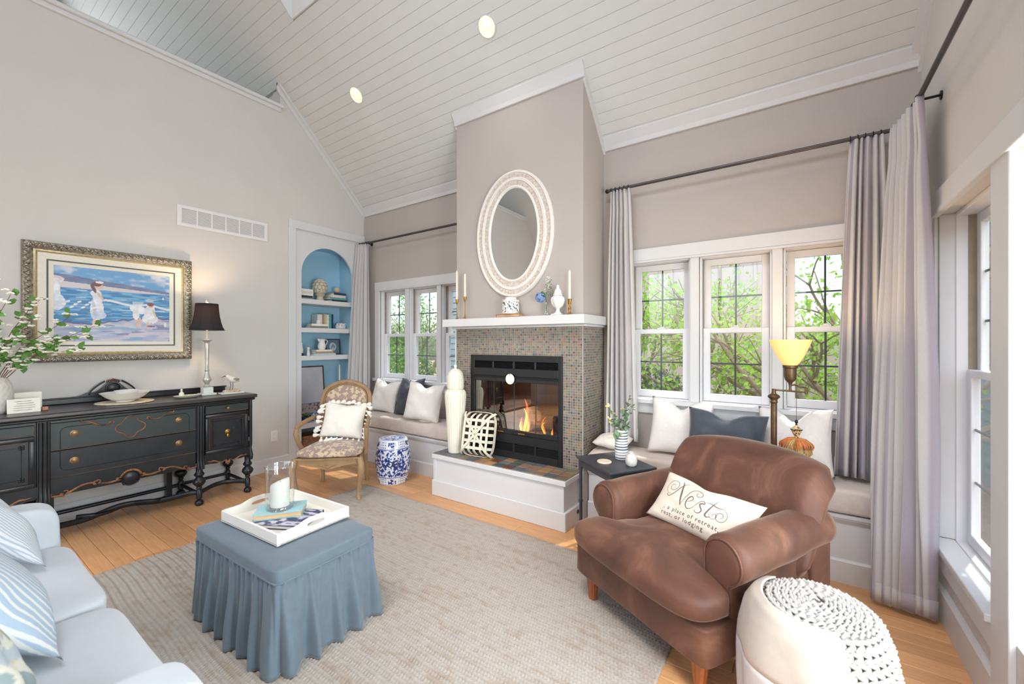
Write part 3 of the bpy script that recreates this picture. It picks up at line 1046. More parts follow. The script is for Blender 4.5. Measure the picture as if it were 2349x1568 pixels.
# ================================================================== WINDOW SEATS
mat('seat_linen', (212, 200, 190), 0.95, var=0.05, scale=30, bmp=0.35, bscale=220, bdist=0.002, sheen=0.2)
def window_seat(x0, x1, lab, labc):
    s_ = thing('window_seat', lab, 'window seat', ((x0 + x1) / 2, 3.2, 0), group='window seats beside the fireplace')
    p = MB(); p.rbox(x0, 3.085, 0.0, x1, YB - 0.001, 0.395, 0.003, 1); p.build('front_panel', 'trim_white', s_)
    p = MB(); p.prism([(3.068, 0), (3.085, 0), (3.085, 0.135), (3.076, 0.135), (3.068, 0.125)], 'x', x0, x1); p.build('base_board', 'trim_white', s_)
    p = MB(); p.prism([(3.085, 0.345), (3.076, 0.35), (3.07, 0.365), (3.062, 0.368), (3.062, 0.376), (3.052, 0.382), (3.050, 0.40), (3.085, 0.40)], 'x', x0, x1)
    p.build('moulding', 'trim_white', s_)
    # soft box cushion
    q = MB()
    nu, nv = 60, 28
    vn = vnoise(int(abs(x0) * 100))
    a0, a1, b0, b1 = x0 + 0.005, x1 - 0.005, 3.045, YB - 0.02
    zb, zt = 0.402, 0.548
    def prof(t):
        # closed loop round the cushion section in (y, z)
        w_, h_ = (b1 - b0) / 2, (zt - zb) / 2
        an = 2 * PI * t
        cx_, sz_ = math.cos(an), math.sin(an)
        k = 0.28
        yy = math.copysign(abs(cx_) ** k, cx_) * w_
        zz = math.copysign(abs(sz_) ** k, sz_) * h_
        return (b0 + b1) / 2 - yy, (zb + zt) / 2 + zz
    def fn(i, j):
        s2 = i / (nu - 1)
        yy, zz = prof(j / nv)
        e = min(s2, 1 - s2) * (a1 - a0)
        k = 1 - 0.5 * max(0, 1 - e / 0.03) ** 2
        x = lerp(a0, a1, s2)
        wz = (float(vn(x * 7, yy * 9)) - 0.5) * 0.014 + (float(vn(x * 23, yy * 21)) - 0.5) * 0.006
        zz2 = (zb + zt) / 2 + (zz - (zb + zt) / 2) * k + (wz if zz > zb + 0.02 else 0)
        return (x, max(3.032, yy + (float(vn(x * 11, zz * 30)) - 0.5) * 0.010) if yy < 3.1 else yy, max(zb, zz2))
    q.grid(fn, nu, nv, cv=True)
    n0 = len(q.v)
    q.f.append(tuple(j * nu for j in range(nv))); q.f.append(tuple(j * nu + nu - 1 for j in range(nv)))
    o = q.build('seat_cushion', 'seat_linen', smooth=60)
    tag(o, labc, 'cushion', 'long linen cushions on the window seats')
window_seat(XL + 0.03, CH0 - 0.008, 'white panelled window seat under the left windows', 'long oatmeal linen cushion on the left window seat')
window_seat(CH1 + 0.007, XR - 0.001, 'white panelled window seat under the right windows', 'long oatmeal linen cushion on the right window seat')

# ================================================================== CURTAINS
def curtain_mat():
    m = bpy.data.materials.new('curtain_stripe')
    m.use_nodes = True
    nt = m.node_tree
    bs = nt.nodes['Principled BSDF']
    out = nt.nodes['Material Output']
    uvn = nt.nodes.new('ShaderNodeUVMap')
    sep = nt.nodes.new('ShaderNodeSeparateXYZ')
    nt.links.new(uvn.outputs[0], sep.inputs[0])
    mt = nt.nodes.new('ShaderNodeMath'); mt.operation = 'FRACT'
    ml = nt.nodes.new('ShaderNodeMath'); ml.operation = 'MULTIPLY'; ml.inputs[1].default_value = 1 / 0.15
    nt.links.new(sep.outputs[0], ml.inputs[0]); nt.links.new(ml.outputs[0], mt.inputs[0])
    r = ramp(nt, mt.outputs[0], [(0.0, L(246, 244, 242)), (0.44, L(246, 244, 242)), (0.49, L(218, 211, 219)), (0.62, L(222, 216, 223)), (0.82, L(216, 209, 217)), (0.88, L(246, 244, 242))])
    n = noise(nt, 260, detail=2, stretch=(1, 1, 0.25))
    mx = nt.nodes.new('ShaderNodeMix'); mx.data_type = 'RGBA'; mx.blend_type = 'MULTIPLY'
    mx.inputs[0].default_value = 0.12
    nt.links.new(r.outputs[0], mx.inputs[6]); nt.links.new(n.outputs['Fac'], mx.inputs[7])
    nt.links.new(mx.outputs[2], bs.inputs['Base Color'])
    bs.inputs['Roughness'].default_value = 0.95
    tr = nt.nodes.new('ShaderNodeBsdfTranslucent')
    nt.links.new(mx.outputs[2], tr.inputs[0])
    ms = nt.nodes.new('ShaderNodeMixShader'); ms.inputs[0].default_value = 0.48
    nt.links.new(bs.outputs[0], ms.inputs[1]); nt.links.new(tr.outputs[0], ms.inputs[2]); nt.links.new(ms.outputs[0], out.inputs[0])
    MATS['curtain_stripe'] = m
curtain_mat()
mat('ring_black', (40, 38, 40), 0.4, metal=0.6)

def curtain(label, A, B, C, D, ztop, zbot, folds, amp, seed, nv=40, phase=0.0, flare=1.0, group='striped linen curtains'):
    """A,B: (x,y) of the heading ends; C,D: (x,y) of the hem ends"""
    t = thing('curtain', label, 'curtain', ((A[0] + B[0]) / 2, (A[1] + B[1]) / 2, zbot), group=group)
    nu = folds * 14 + 1
    rs = random.Random(seed)
    vn = vnoise(seed)
    ph = [rs.uniform(-0.9, 0.9) for _ in range(folds + 2)]
    aw = [rs.uniform(0.45, 1.35) for _ in range(folds + 2)]
    nx_, ny_ = -(B[1] - A[1]), (B[0] - A[0])
    ln = math.hypot(nx_, ny_); nx_, ny_ = nx_ / ln, ny_ / ln
    fabric = folds * 0.165
    q = MB(); uv = []
    for j in range(nv):
        v = j / (nv - 1)                     # 0 top .. 1 hem
        z = lerp(ztop, zbot, v)
        w = v ** 0.8
        for i in range(nu):
            u = i / (nu - 1)
            k = int(min(u * folds, folds - 1e-6))
            f = u * folds - k
            ux = u + (ph[k] * (1 - f) + ph[k + 1] * f) * 0.25 / folds * w
            ux = max(0, min(1, ux))
            bx_ = lerp(lerp(A[0], B[0], ux), lerp(C[0], D[0], ux), w)
            by_ = lerp(lerp(A[1], B[1], ux), lerp(C[1], D[1], ux), w)
            a = amp * (aw[k] * (1 - f) + aw[k + 1] * f) * (0.55 + 0.65 * v) * (0.75 + 0.5 * float(vn(u * folds * 0.7, v * 3)))
            pin = math.exp(-((v - 0.085) / 0.04) ** 2)        # pinch pleats
            a *= (1 - 0.35 * pin)
            s_ = math.sin(2 * PI * (u * folds + 0.55 * (float(vn(u * 4.3 + 11, 7.5 + v * 0.8)) - 0.5)) + phase + 0.9 * w * math.sin(3 * u + seed))
            s_ = math.copysign(abs(s_) ** 0.85, s_)
            off = a * s_
            z2 = z - (0.010 * s_ * v if j == nv - 1 else 0)
            q.v.append((bx_ + nx_ * off, by_ + ny_ * off, z2))
            uv.append((u * fabric, v))
    for j in range(nv - 1):
        for i in range(nu - 1):
            q.f.append((j * nu + i, j * nu + i + 1, (j + 1) * nu + i + 1, (j + 1) * nu + i))
    o = q.build('panel', 'curtain_stripe', t, uv=uv, smooth=180)
    sd = o.modifiers.new('thickness', 'SOLIDIFY'); sd.thickness = 0.003
    # hem band
    h_ = MB(); hu = []
    js = nv - 3
    for j in range(2):
        for i in range(nu):
            x, y, z = q.v[(js + j * 2) * nu + i]
            h_.v.append((x - nx_ * -0.002, y - ny_ * -0.002, z)); hu.append((i / (nu - 1) * fabric, 0.5))
    for i in range(nu - 1):
        h_.f.append((i, i + 1, nu + i + 1, nu + i))
    ho = h_.build('hem', 'curtain_stripe', t, uv=hu, smooth=180)
    sd = ho.modifiers.new('thickness', 'SOLIDIFY'); sd.thickness = 0.0035; sd.offset = 1
    return t
RZ = 2.668
RY = 3.335
curtain('striped curtain covering the edge of the arched bookcase', (-4.668, 3.275), (-4.505, RY), (-4.660, 3.13), (-4.40, 3.30), RZ - 0.012, 0.60, 5, 0.026, 3)
curtain('narrow strip of striped curtain beside the chimney, left windows', (-2.99, RY), (-2.80, RY), (-3.01, RY), (-2.80, RY), RZ - 0.012, 0.60, 5, 0.030, 8)
curtain('striped curtain between the fireplace and the right windows', (-1.275, RY), (-1.115, RY), (-1.30, 3.30), (-1.045, 3.30), RZ - 0.012, 0.60, 5, 0.032, 5)
curtain('striped curtain at the right end of the window seat', (0.28, RY), (0.44, RY), (0.20, 3.29), (0.47, 3.24), RZ - 0.012, 0.57, 5, 0.034, 12)
curtain('long striped curtain falling to the floor in the right corner', (0.47, 3.27), (0.535, 2.92), (0.335, 2.90), (0.565, 2.86), RZ - 0.012, 0.03, 6, 0.040, 21, nv=56)

def rod(label, a, c_, brackets, rings):
    t = thing('curtain_rod', label, 'curtain rod', a, group='pewter curtain rods')
    p = MB(); p.tube([a, c_], 0.0125, 14); p.build('rod', 'rod_pewter', t, smooth=60)
    A, B = Vector(a), Vector(c_)
    for k, P in enumerate(brackets):
        q = MB()
        q.tube([P[0], P[1]], 0.007, 8)
        q.M = Matrix.Translation(P[1]) @ (Vector(P[1]) - Vector(P[0])).to_track_quat('Z', 'Y').to_matrix().to_4x4()
        q.lathe([(0, -0.006), (0.022, -0.006), (0.022, 0.0), (0, 0.0)], n=14, cap=False); q.M = None
        q.build('bracket', 'ring_black', t)
    for f in rings:
        c = A.lerp(B, f)
        q = MB()
        dr = (B - A).normalized()
        R_ = dr.to_track_quat('Z', 'Y').to_matrix().to_4x4()
        q.M = Matrix.Translation(c) @ R_
        q.tube([(0.017 * math.cos(2 * PI * k / 14), 0.017 * math.sin(2 * PI * k / 14), 0) for k in range(15)], 0.0025, 6); q.M = None
        q.build('ring', 'ring_black', t)
    for P in (a, c_):
        q = MB(); q.ell(P, 0.018, 0.018, 0.018, 12, 8); q.build('end_cap', 'ring_black', t, smooth=60)
rod('thin pewter curtain rod over the left windows', (-4.69, RY, RZ), (-2.735, RY, RZ), [((-4.55, RY, RZ), (-4.55, YB - 0.001, RZ))], [0.015, 0.035, 0.055, 0.075, 0.095, 0.9, 0.94, 0.98])
rod('thin pewter curtain rod over the right windows', (-1.31, RY, RZ), (0.50, RY, RZ), [((-1.285, RY, RZ), (-1.285, YB - 0.001, RZ))], [0.02, 0.04, 0.06, 0.08, 0.1, 0.88, 0.9, 0.92, 0.94, 0.96])
rod('thick pewter curtain rod running along the right wall', (0.53, 3.27, RZ), (0.53, 0.5, RZ), [((0.53, 3.0, RZ), (XR - 0.001, 3.0, RZ))], [0.02, 0.05, 0.08, 0.11])
# ================================================================== RUG
def rug():
    m, nt, bs = nt_new('jute_rug')
    a = nt.nodes.new('ShaderNodeVertexColor'); a.layer_name = 'Col'
    n = noise(nt, 400, detail=2)
    mx = nt.nodes.new('ShaderNodeMix'); mx.data_type = 'RGBA'; mx.blend_type = 'MULTIPLY'; mx.inputs[0].default_value = 0.35
    nt.links.new(a.outputs[0], mx.inputs[6]); nt.links.new(n.outputs['Fac'], mx.inputs[7])
    nt.links.new(mx.outputs[2], bs.inputs['Base Color'])
    bs.inputs['Roughness'].default_value = 1.0
    bs.inputs['Specular IOR Level'].default_value = 0.1
    W, D = 2.98, 2.36
    px, py = 0.0165, 0.0200
    nx_, ny_ = int(W / px) * 2 + 1, int(D / py) * 2 + 1
    xs = np.linspace(0, W, nx_); ys = np.linspace(0, D, ny_)
    X, Y = np.meshgrid(xs, ys)
    I, J = np.meshgrid(np.arange(nx_), np.arange(ny_))
    rs = np.random.RandomState(2)
    rowoff = (J // 2 % 2) * px * 0.5
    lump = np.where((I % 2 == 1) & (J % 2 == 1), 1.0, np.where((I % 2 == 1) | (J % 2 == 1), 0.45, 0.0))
    jit = 0.75 + 0.5 * rs.rand(ny_, nx_)
    edge = np.minimum.reduce([X, W - X, Y, D - Y])
    Z = 0.005 + 0.0095 * lump * jit
    Z[(edge < 1e-6)] = 0.0005
    inner = (I > 0) & (I < nx_ - 1) & (J > 0) & (J < ny_ - 1)
    X = X + np.where(inner, rowoff - px * 0.25 + (rs.rand(ny_, nx_) - .5) * 0.002, (rs.rand(ny_, nx_) - .5) * 0.006)
    Y = Y + (rs.rand(ny_, nx_) - .5) * 0.003
    # slight waves in the weave rows
    Y = Y + 0.010 * np.sin(X * 3.1 + 0.6) * np.sin(Y / D * PI) + 0.006 * np.sin(X * 7.7)
    f1, f2 = vnoise(31), vnoise(32)
    tone = f1(X * 3.0, Y * 50) * 0.45 + f2(X * 30, Y * 50) * 0.55
    light = np.array(L(214, 207, 198)[:3]); tan = np.array(L(190, 162, 132)[:3]); dark = np.array(L(150, 122, 96)[:3])
    tcl = (np.clip((tone - 0.50) / 0.40, 0, 1) * 0.55)[..., None]
    C = light * (1 - tcl) + tan * tcl
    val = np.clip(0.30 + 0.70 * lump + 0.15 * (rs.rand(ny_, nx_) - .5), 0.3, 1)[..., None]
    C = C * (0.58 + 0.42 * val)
    # heavier border band
    bord = np.clip(1 - edge / 0.10, 0, 1)[..., None] * 0.22
    C = C * (1 - bord) + tan * bord
    co = np.stack([X, Y, Z], -1).reshape(-1, 3)
    idx = np.arange(nx_ * ny_).reshape(ny_, nx_)
    F = np.stack([idx[:-1, :-1], idx[:-1, 1:], idx[1:, 1:], idx[1:, :-1]], -1).reshape(-1, 4)
    me = bpy.data.meshes.new('jute_rug')
    me.vertices.add(len(co)); me.vertices.foreach_set('co', co.ravel())
    me.loops.add(F.size); me.loops.foreach_set('vertex_index', F.ravel().astype(np.int32))
    me.polygons.add(len(F)); me.polygons.foreach_set('loop_start', np.arange(0, F.size, 4, dtype=np.int32))
    me.update(); me.validate()
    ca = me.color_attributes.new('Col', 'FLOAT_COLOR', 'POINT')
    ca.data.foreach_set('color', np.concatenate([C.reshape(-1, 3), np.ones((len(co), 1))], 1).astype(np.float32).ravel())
    me.shade_smooth()
    me.materials.append(m)
    o = bpy.data.objects.new('jute_rug', me); COL.objects.link(o)
    o.location = (-3.46, 0.18, 0.0006)
    o.rotation_euler = (0, 0, rad(-0.4))
    tag(o, 'large cream woven jute rug covering the middle of the floor', 'rug')
rug()

# ================================================================== PILLOWS
mat('linen_white', (236, 232, 228), 0.95, var=0.03, scale=60, bmp=0.3, bscale=260, bdist=0.0015, sheen=0.2)
mat('linen_cream', (232, 226, 214), 0.95, var=0.03, scale=60, bmp=0.4, bscale=240, bdist=0.0015, sheen=0.2)
mat('linen_charcoal', (74, 80, 90), 0.95, var=0.06, scale=60, bmp=0.3, bscale=260, bdist=0.0015, sheen=0.35)

def pillow_fn(w, h, t, seed, chop=0.0, sag=0.08):
    vn = vnoise(seed)
    def P(u, v, side):
        """u,v in -1..1; returns local (x, y, z): x width, z height (0 at the bottom edge), y thickness"""
        cu = 1 - 0.075 * (1 - v * v) * abs(u) ** 3 * sag / 0.08
        cv = 1 - 0.075 * (1 - u * u) * abs(v) ** 3 * sag / 0.08
        x = u * cu * w / 2
        z = v * cv * h / 2 + h / 2
        e = max(0.0, (1 - abs(u) ** 2.6)) ** 0.62 * max(0.0, (1 - abs(v) ** 2.6)) ** 0.62
        y = side * t / 2 * e
        y += side * e * (float(vn(u * 2.5 + 7, v * 2.5 + 3 + side)) - 0.5) * t * 0.22
        # creases from the corners
        y += side * 0.006 * math.sin(9 * (u + v * 1.3)) * abs(u * v) * (1 - max(abs(u), abs(v)) ** 6)
        if chop and v > -0.2:
            d = math.exp(-(u / 0.30) ** 2) * sm(-0.1, 1.0, v)
            z -= chop * d
            y += side * t * 0.15 * d * e
        return x, y, z
    return P

def pillow_mb(w, h, t, seed, chop=0.0, n=22, sag=0.08):
    P = pillow_fn(w, h, t, seed, chop, sag)
    q = MB()
    for side in (-1, 1):
        q.grid(lambda i, j: P(-1 + 2 * i / (n - 1), -1 + 2 * j / (n - 1), side), n, n)
    return q
def put_pillow(name, label, mt, w, h, t, loc, rot, seed, chop=0.0, cat='pillow', group=None, colors=None, n=22, sag=0.08):
    q = pillow_mb(w, h, t, seed, chop, n, sag)
    cs = None
    if colors:
        cs = [colors(*p) for p in q.v]
    o = q.build(name, mt, None, world=False, loc=loc, rot=rot, smooth=180, colors=cs)
    tag(o, label, cat, group)
    return o
G = 'throw pillows on the window seats'
SZ = 0.556
put_pillow('throw_pillow', 'white linen pillow at the left end of the left window seat', 'linen_white', 0.42, 0.40, 0.15, (-4.14, 3.24, SZ), (rad(-16), rad(4), rad(6)), 1, 0.05, group=G)
put_pillow('throw_pillow', 'charcoal pillow between the white ones, left window seat', 'linen_charcoal', 0.47, 0.44, 0.15, (-3.70, 3.235, SZ), (rad(-17), rad(-3), rad(-8)), 2, 0.07, group=G)
put_pillow('throw_pillow', 'white linen pillow overlapping the charcoal one, left window seat', 'linen_white', 0.46, 0.42, 0.15, (-3.30, 3.085, SZ), (rad(-14), rad(4), rad(12)), 3, 0.05, group=G)
put_pillow('throw_pillow', 'white linen pillow left of the dark lumbar, right window seat', 'linen_white', 0.45, 0.43, 0.16, (-0.72, 3.235, SZ), (rad(-18), rad(2), rad(4)), 4, 0.07, group=G)
put_pillow('throw_pillow', 'charcoal lumbar pillow behind the brown armchair', 'linen_charcoal', 0.50, 0.37, 0.15, (-0.41, 3.10, SZ + 0.01), (rad(-16), rad(2), rad(-4)), 6, 0.05, group=G)
put_pillow('throw_pillow', 'white linen pillow behind the lamp tassel, right window seat', 'linen_white', 0.42, 0.43, 0.15, (-0.01, 3.20, SZ), (rad(-18), rad(-3), rad(-10)), 7, 0.08, group=G)
put_pillow('throw_pillow', 'puffy round-edged cream pillow at the chimney end, right window seat', 'linen_cream', 0.26, 0.24, 0.10, (-1.20, 3.06, SZ + 0.05), (rad(-86), 0, rad(0)), 9, 0.0, group=G, sag=0.0)

# ================================================================== SIDEBOARD
def distressed():
    m, nt, bs = nt_new('sideboard_paint')
    n = noise(nt, 9, detail=8, rough=0.7)
    r = ramp(nt, n.outputs['Fac'], [(0.40, L(22, 25, 29)), (0.60, L(32, 37, 42))])
    n2 = noise(nt, 26, detail=7, rough=0.8, stretch=(1, 0.35, 1))
    w = ramp(nt, n2.outputs['Fac'], [(0.665, (0, 0, 0, 1)), (0.70, (1, 1, 1, 1))])
    mx = nt.nodes.new('ShaderNodeMix'); mx.data_type = 'RGBA'
    nt.links.new(w.outputs[0], mx.inputs[0]); nt.links.new(r.outputs[0], mx.inputs[6]); mx.inputs[7].default_value = L(142, 94, 60)
    nt.links.new(mx.outputs[2], bs.inputs['Base Color'])
    bs.inputs['Roughness'].default_value = 0.34
    bn = noise(nt, 60, detail=3); bump(nt, bs, bn.outputs['Fac'], 0.05, 0.003)
distressed()
mat('sideboard_green', (40, 51, 50), 0.42, var=0.08, scale=6)
mat('worn_edge', (158, 106, 66), 0.5, scale=16, rgb2=(66, 52, 42))
mat('sideboard_top', (58, 54, 54), 0.3, var=0.2, scale=12, stretch=(8, 1, 8))
mat('old_brass', (150, 122, 88), 0.4, metal=0.8, var=0.2, scale=60)
SBX0, SBX1 = -4.695, -4.195          # back, front of the case
SBC = 0.967
sb = thing('sideboard', 'long black distressed sideboard with carved scrolls against the left wall', 'sideboard', (-4.45, SBC, 0))
def sbp(nm, mt, parent=None, smooth=None):
    return lambda q: q.build(nm, mt, parent or sb, smooth=smooth)
p = MB()
p.rbox(SBX0 + 0.0, SBC - 0.885, 0.885, SBX1 + 0.045, SBC + 0.885, 0.917, 0.008, 2)
p.build('top', 'sideboard_top', sb)
p = MB()
p.rbox(SBX0 + 0.01, SBC - 0.872, 0.862, SBX1 + 0.030, SBC + 0.872, 0.8855, 0.010, 3)
p.build('top_moulding', 'sideboard_paint', sb, smooth=40)
# case: back, ends, dividers
p = MB()
p.box(SBX0 + 0.01, SBC - 0.85, 0.33, SBX0 + 0.025, SBC + 0.85, 0.862)
p.build('back_panel', 'sideboard_paint', sb)
for s in (-1, 1):
    p = MB(); a = SBC + s * 0.85; p.rbox(SBX0 + 0.02, min(a, a - s * 0.022), 0.33, SBX1 - 0.012, max(a, a - s * 0.022), 0.862, 0.003, 1); p.build('end_panel', 'sideboard_paint', sb)
p = MB(); p.box(SBX0 + 0.025, SBC - 0.828, 0.335, SBX1 - 0.03, SBC + 0.828, 0.35); p.build('bottom_panel', 'sideboard_paint', sb)
p = MB(); p.box(SBX0 + 0.025, SBC - 0.828, 0.35, SBX1 - 0.028, SBC + 0.828, 0.862); p.build('carcass', 'sideboard_paint', sb)
# posts between sections, S-shaped toe at the bottom
for yy in (SBC - 0.445, SBC + 0.445):
    p = MB()
    for dy, r in ((-0.014, 0.011), (0.006, 0.013), (0.022, 0.009)):
        p.tube([(SBX1 + 0.004, yy + dy, 0.855), (SBX1 + 0.004, yy + dy, 0.45), (SBX1 - 0.002, yy + dy, 0.40), (SBX1 + 0.012, yy + dy, 0.355), (SBX1 + 0.014, yy + dy, 0.315)], r, 8)
    p.box(SBX1 - 0.03, yy - 0.03, 0.33, SBX1 - 0.002, yy + 0.032, 0.862)
    p.build('reeded_post', 'sideboard_paint', sb, smooth=50)
for yy in (SBC - 0.845, SBC + 0.845):
    p = MB()
    p.tube([(SBX1 - 0.006, yy, 0.86), (SBX1 - 0.006, yy, 0.46), (SBX1 - 0.012, yy, 0.41), (SBX1 + 0.006, yy, 0.35), (SBX1 + 0.004, yy, 0.31)], [0.014, 0.014, 0.012, 0.017, 0.014], 10)
    p.build('corner_post', 'sideboard_paint', sb, smooth=50)
# centre drawers
D0, D1 = SBC - 0.419, SBC + 0.419
for nm, z0, z1, mt in (('drawer', 0.652, 0.842, 'sideboard_green'), ('drawer', 0.462, 0.648, 'sideboard_paint')):
    p = MB(); p.rbox(SBX1 - 0.028, D0, z0, SBX1 - 0.004, D1, z1, 0.005, 2)
    d_ = p.build(nm, mt, sb)
    for yy in (SBC - 0.30, SBC + 0.30):
        zz = z0 + 0.105
        q = MB(); q.M = Matrix.Translation((SBX1 - 0.004, yy, zz)) @ Matrix.Rotation(rad(90), 4, 'Y')
        q.lathe([(0.0, 0), (0.024, 0), (0.024, 0.003), (0.019, 0.006), (0.019, 0.003), (0.014, 0.004), (0.012, 0.009), (0.006, 0.010), (0.005, 0.014), (0, 0.015)], n=20, cap=False); q.M = None
        q.build('knob', 'old_brass', d_, smooth=40)
    q = MB()
    q.tube([(SBX1 - 0.003, D0 + 0.004, z0 + 0.003), (SBX1 - 0.003, D1 - 0.004, z0 + 0.003)], 0.0016, 6)
    q.build('worn_edge', 'worn_edge', d_)
    # inlaid line
    q = MB()
    r_ = 0.03; a0, a1 = D0 + 0.05, D1 - 0.05
    zz0, zz1 = (z0 + 0.0, z1 - 0.035) if z0 > 0.6 else (z0 + 0.045, z1 + 0.0)
    if z0 > 0.6:
        q.tube([(SBX1 - 0.004, a0, zz0 + 0.005), (SBX1 - 0.004, a0, zz1 - r_), (SBX1 - 0.004, a0 + 0.009, zz1 - 0.009), (SBX1 - 0.004, a0 + r_, zz1), (SBX1 - 0.004, SBC - 0.2, zz1)], 0.0022, 6)
        q.tube([(SBX1 - 0.004, a1, zz0 + 0.005), (SBX1 - 0.004, a1, zz1 - r_), (SBX1 - 0.004, a1 - 0.009, zz1 - 0.009), (SBX1 - 0.004, a1 - r_, zz1), (SBX1 - 0.004, SBC + 0.2, zz1)], 0.0022, 6)
    else:
        q.tube([(SBX1 - 0.004, a0, zz1 - 0.005), (SBX1 - 0.004, a0, zz0 + r_), (SBX1 - 0.004, a0 + 0.009, zz0 + 0.009), (SBX1 - 0.004, a0 + r_, zz0), (SBX1 - 0.004, a1 - r_, zz0),
                (SBX1 - 0.004, a1 - 0.009, zz0 + 0.009), (SBX1 - 0.004, a1, zz0 + r_), (SBX1 - 0.004, a1, zz1 - 0.005)], 0.0022, 6)
    q.build('line_moulding', 'sideboard_paint', d_, smooth=60)
    if z0 > 0.6:
        # carved cartouche and two leafy scrolls
        q = MB()
        cz = 0.752
        pts = []
        for k in range(49):
            a = 2 * PI * k / 48
            r0 = 0.074 * (1 + 0.16 * math.cos(4 * a)) * (1.0 + 0.10 * math.sin(a))
            pts.append((SBX1 - 0.003, SBC + r0 * math.cos(a) * 1.02, cz + r0 * math.sin(a) * 0.98 - 0.005))
        q.tube(pts, 0.0042, 8)
        q.build('cartouche', 'worn_edge', d_, smooth=60)
        for s in (-1, 1):
            q = MB()
            pts = []
            for k in range(10):
                a = PI * 1.5 * k / 9
                pts.append((SBX1 - 0.002, SBC + s * (0.105 + 0.016 * math.cos(a + 2.4) * (0.5 + k / 18)), 0.803 - 0.016 * math.sin(a + 2.4) * (0.5 + k / 18)))
            for k in range(1, 12):
                f = k / 11
                pts.append((SBX1 - 0.002, SBC + s * (0.095 + 0.155 * f), 0.818 - 0.020 * math.sin(f * PI * 1.5) * 1.2 - 0.012 * f))
            for k in range(1, 8):
                a = PI * 1.4 * k / 7
                pts.append((SBX1 - 0.002, SBC + s * (0.250 + 0.016 * math.sin(a)), 0.812 + 0.016 * (1 - math.cos(a)) + 0.012))
            q.tube(pts, [0.0055 if 3 < k < len(pts) - 4 else 0.004 for k in range(len(pts))], 8)
            q.build('leaf_scroll', 'worn_edge', d_, smooth=60)
# face frame around the drawers
p = MB()
p.rbox(SBX1 - 0.02, D0 - 0.012, 0.842, SBX1 + 0.004, D1 + 0.012, 0.862, 0.004, 2)
p.rbox(SBX1 - 0.02, D0 - 0.012, 0.455, SBX1 + 0.002, D0, 0.862, 0.004, 2); p.rbox(SBX1 - 0.02, D1, 0.455, SBX1 + 0.002, D1 + 0.012, 0.862, 0.004, 2)
p.build('face_frame', 'sideboard_paint', sb)
# shaped apron with applied scrolls
def apron_z(f):
    """f 0..1 from the middle to the end"""
    if f < 0.13:
        return 0.315 - 0.0 * f
    return 0.372 - 0.020 * math.sin((f - 0.13) / 0.87 * PI * 3.0) - 0.030 * (f ** 3)
poly = [(D0 - 0.012, 0.462)]
n = 60
low = [(lerp(D0 - 0.012, D1 + 0.012, k / n), apron_z(abs(2 * k / n - 1))) for k in range(n + 1)]
p = MB()
for k in range(n):
    (ya, za), (yb, zb) = low[k], low[k + 1]
    p.prism([(ya, za), (yb, zb), (yb, 0.462), (ya, 0.462)], 'x', SBX1 - 0.02, SBX1 - 0.002)
ap = p.build('apron', 'sideboard_paint', sb)
q = MB(); q.M = Matrix.Translation((SBX1 - 0.002, SBC, 0.363)) @ Matrix.Rotation(rad(90), 4, 'Y')
q.lathe([(0.0, 0.010), (0.042, 0.008), (0.047, 0.004), (0.050, 0.010), (0.055, 0.012), (0.058, 0.008), (0.058, -0.01)], n=32, cap=False); q.M = None
q.build('medallion', 'sideboard_paint', ap, smooth=40)
q = MB()
for s in (-1, 1):
    for k in range(7):
        a = rad(20 + k * 11)
        q.ell((SBX1 + 0.006, SBC + s * 0.062 * math.cos(a), 0.363 + 0.062 * math.sin(a)), 0.008, 0.009, 0.009, 8, 6)
q.build('leaf_carving', 'worn_edge', ap, smooth=60)
for s in (-1, 1):
    for (f0, f1, lift) in ((0.15, 0.42, 0.018), (0.44, 0.80, -0.016), (0.82, 0.99, 0.012)):
        q = MB(); pts = []
        yA, yB_ = SBC + s * 0.43 * f0, SBC + s * 0.43 * f1
        for k in range(8):
            a = PI * 1.3 * (1 - k / 7)
            pts.append((SBX1 + 0.004, yA + s * 0.012 * math.sin(a) + s * 0.004, apron_z(f0) + 0.006 + 0.012 * math.cos(a) * (1 if lift > 0 else -1)))
        for k in range(1, 13):
            f = k / 12
            fy = lerp(f0, f1, f)
            pts.append((SBX1 + 0.004, SBC + s * 0.43 * fy, apron_z(fy) + 0.004 + lift * math.sin(f * PI) * 0.3))
        for k in range(1, 8):
            a = PI * 1.3 * k / 7
            pts.append((SBX1 + 0.004, yB_ - s * 0.012 * math.sin(a), apron_z(f1) + 0.016 - 0.012 * math.cos(a)))
        q.tube(pts, [0.004 + 0.004 * math.sin(PI * k / (len(pts) - 1)) for k in range(len(pts))], 8)
        q.build('apron_scroll', 'worn_edge', ap, smooth=60)
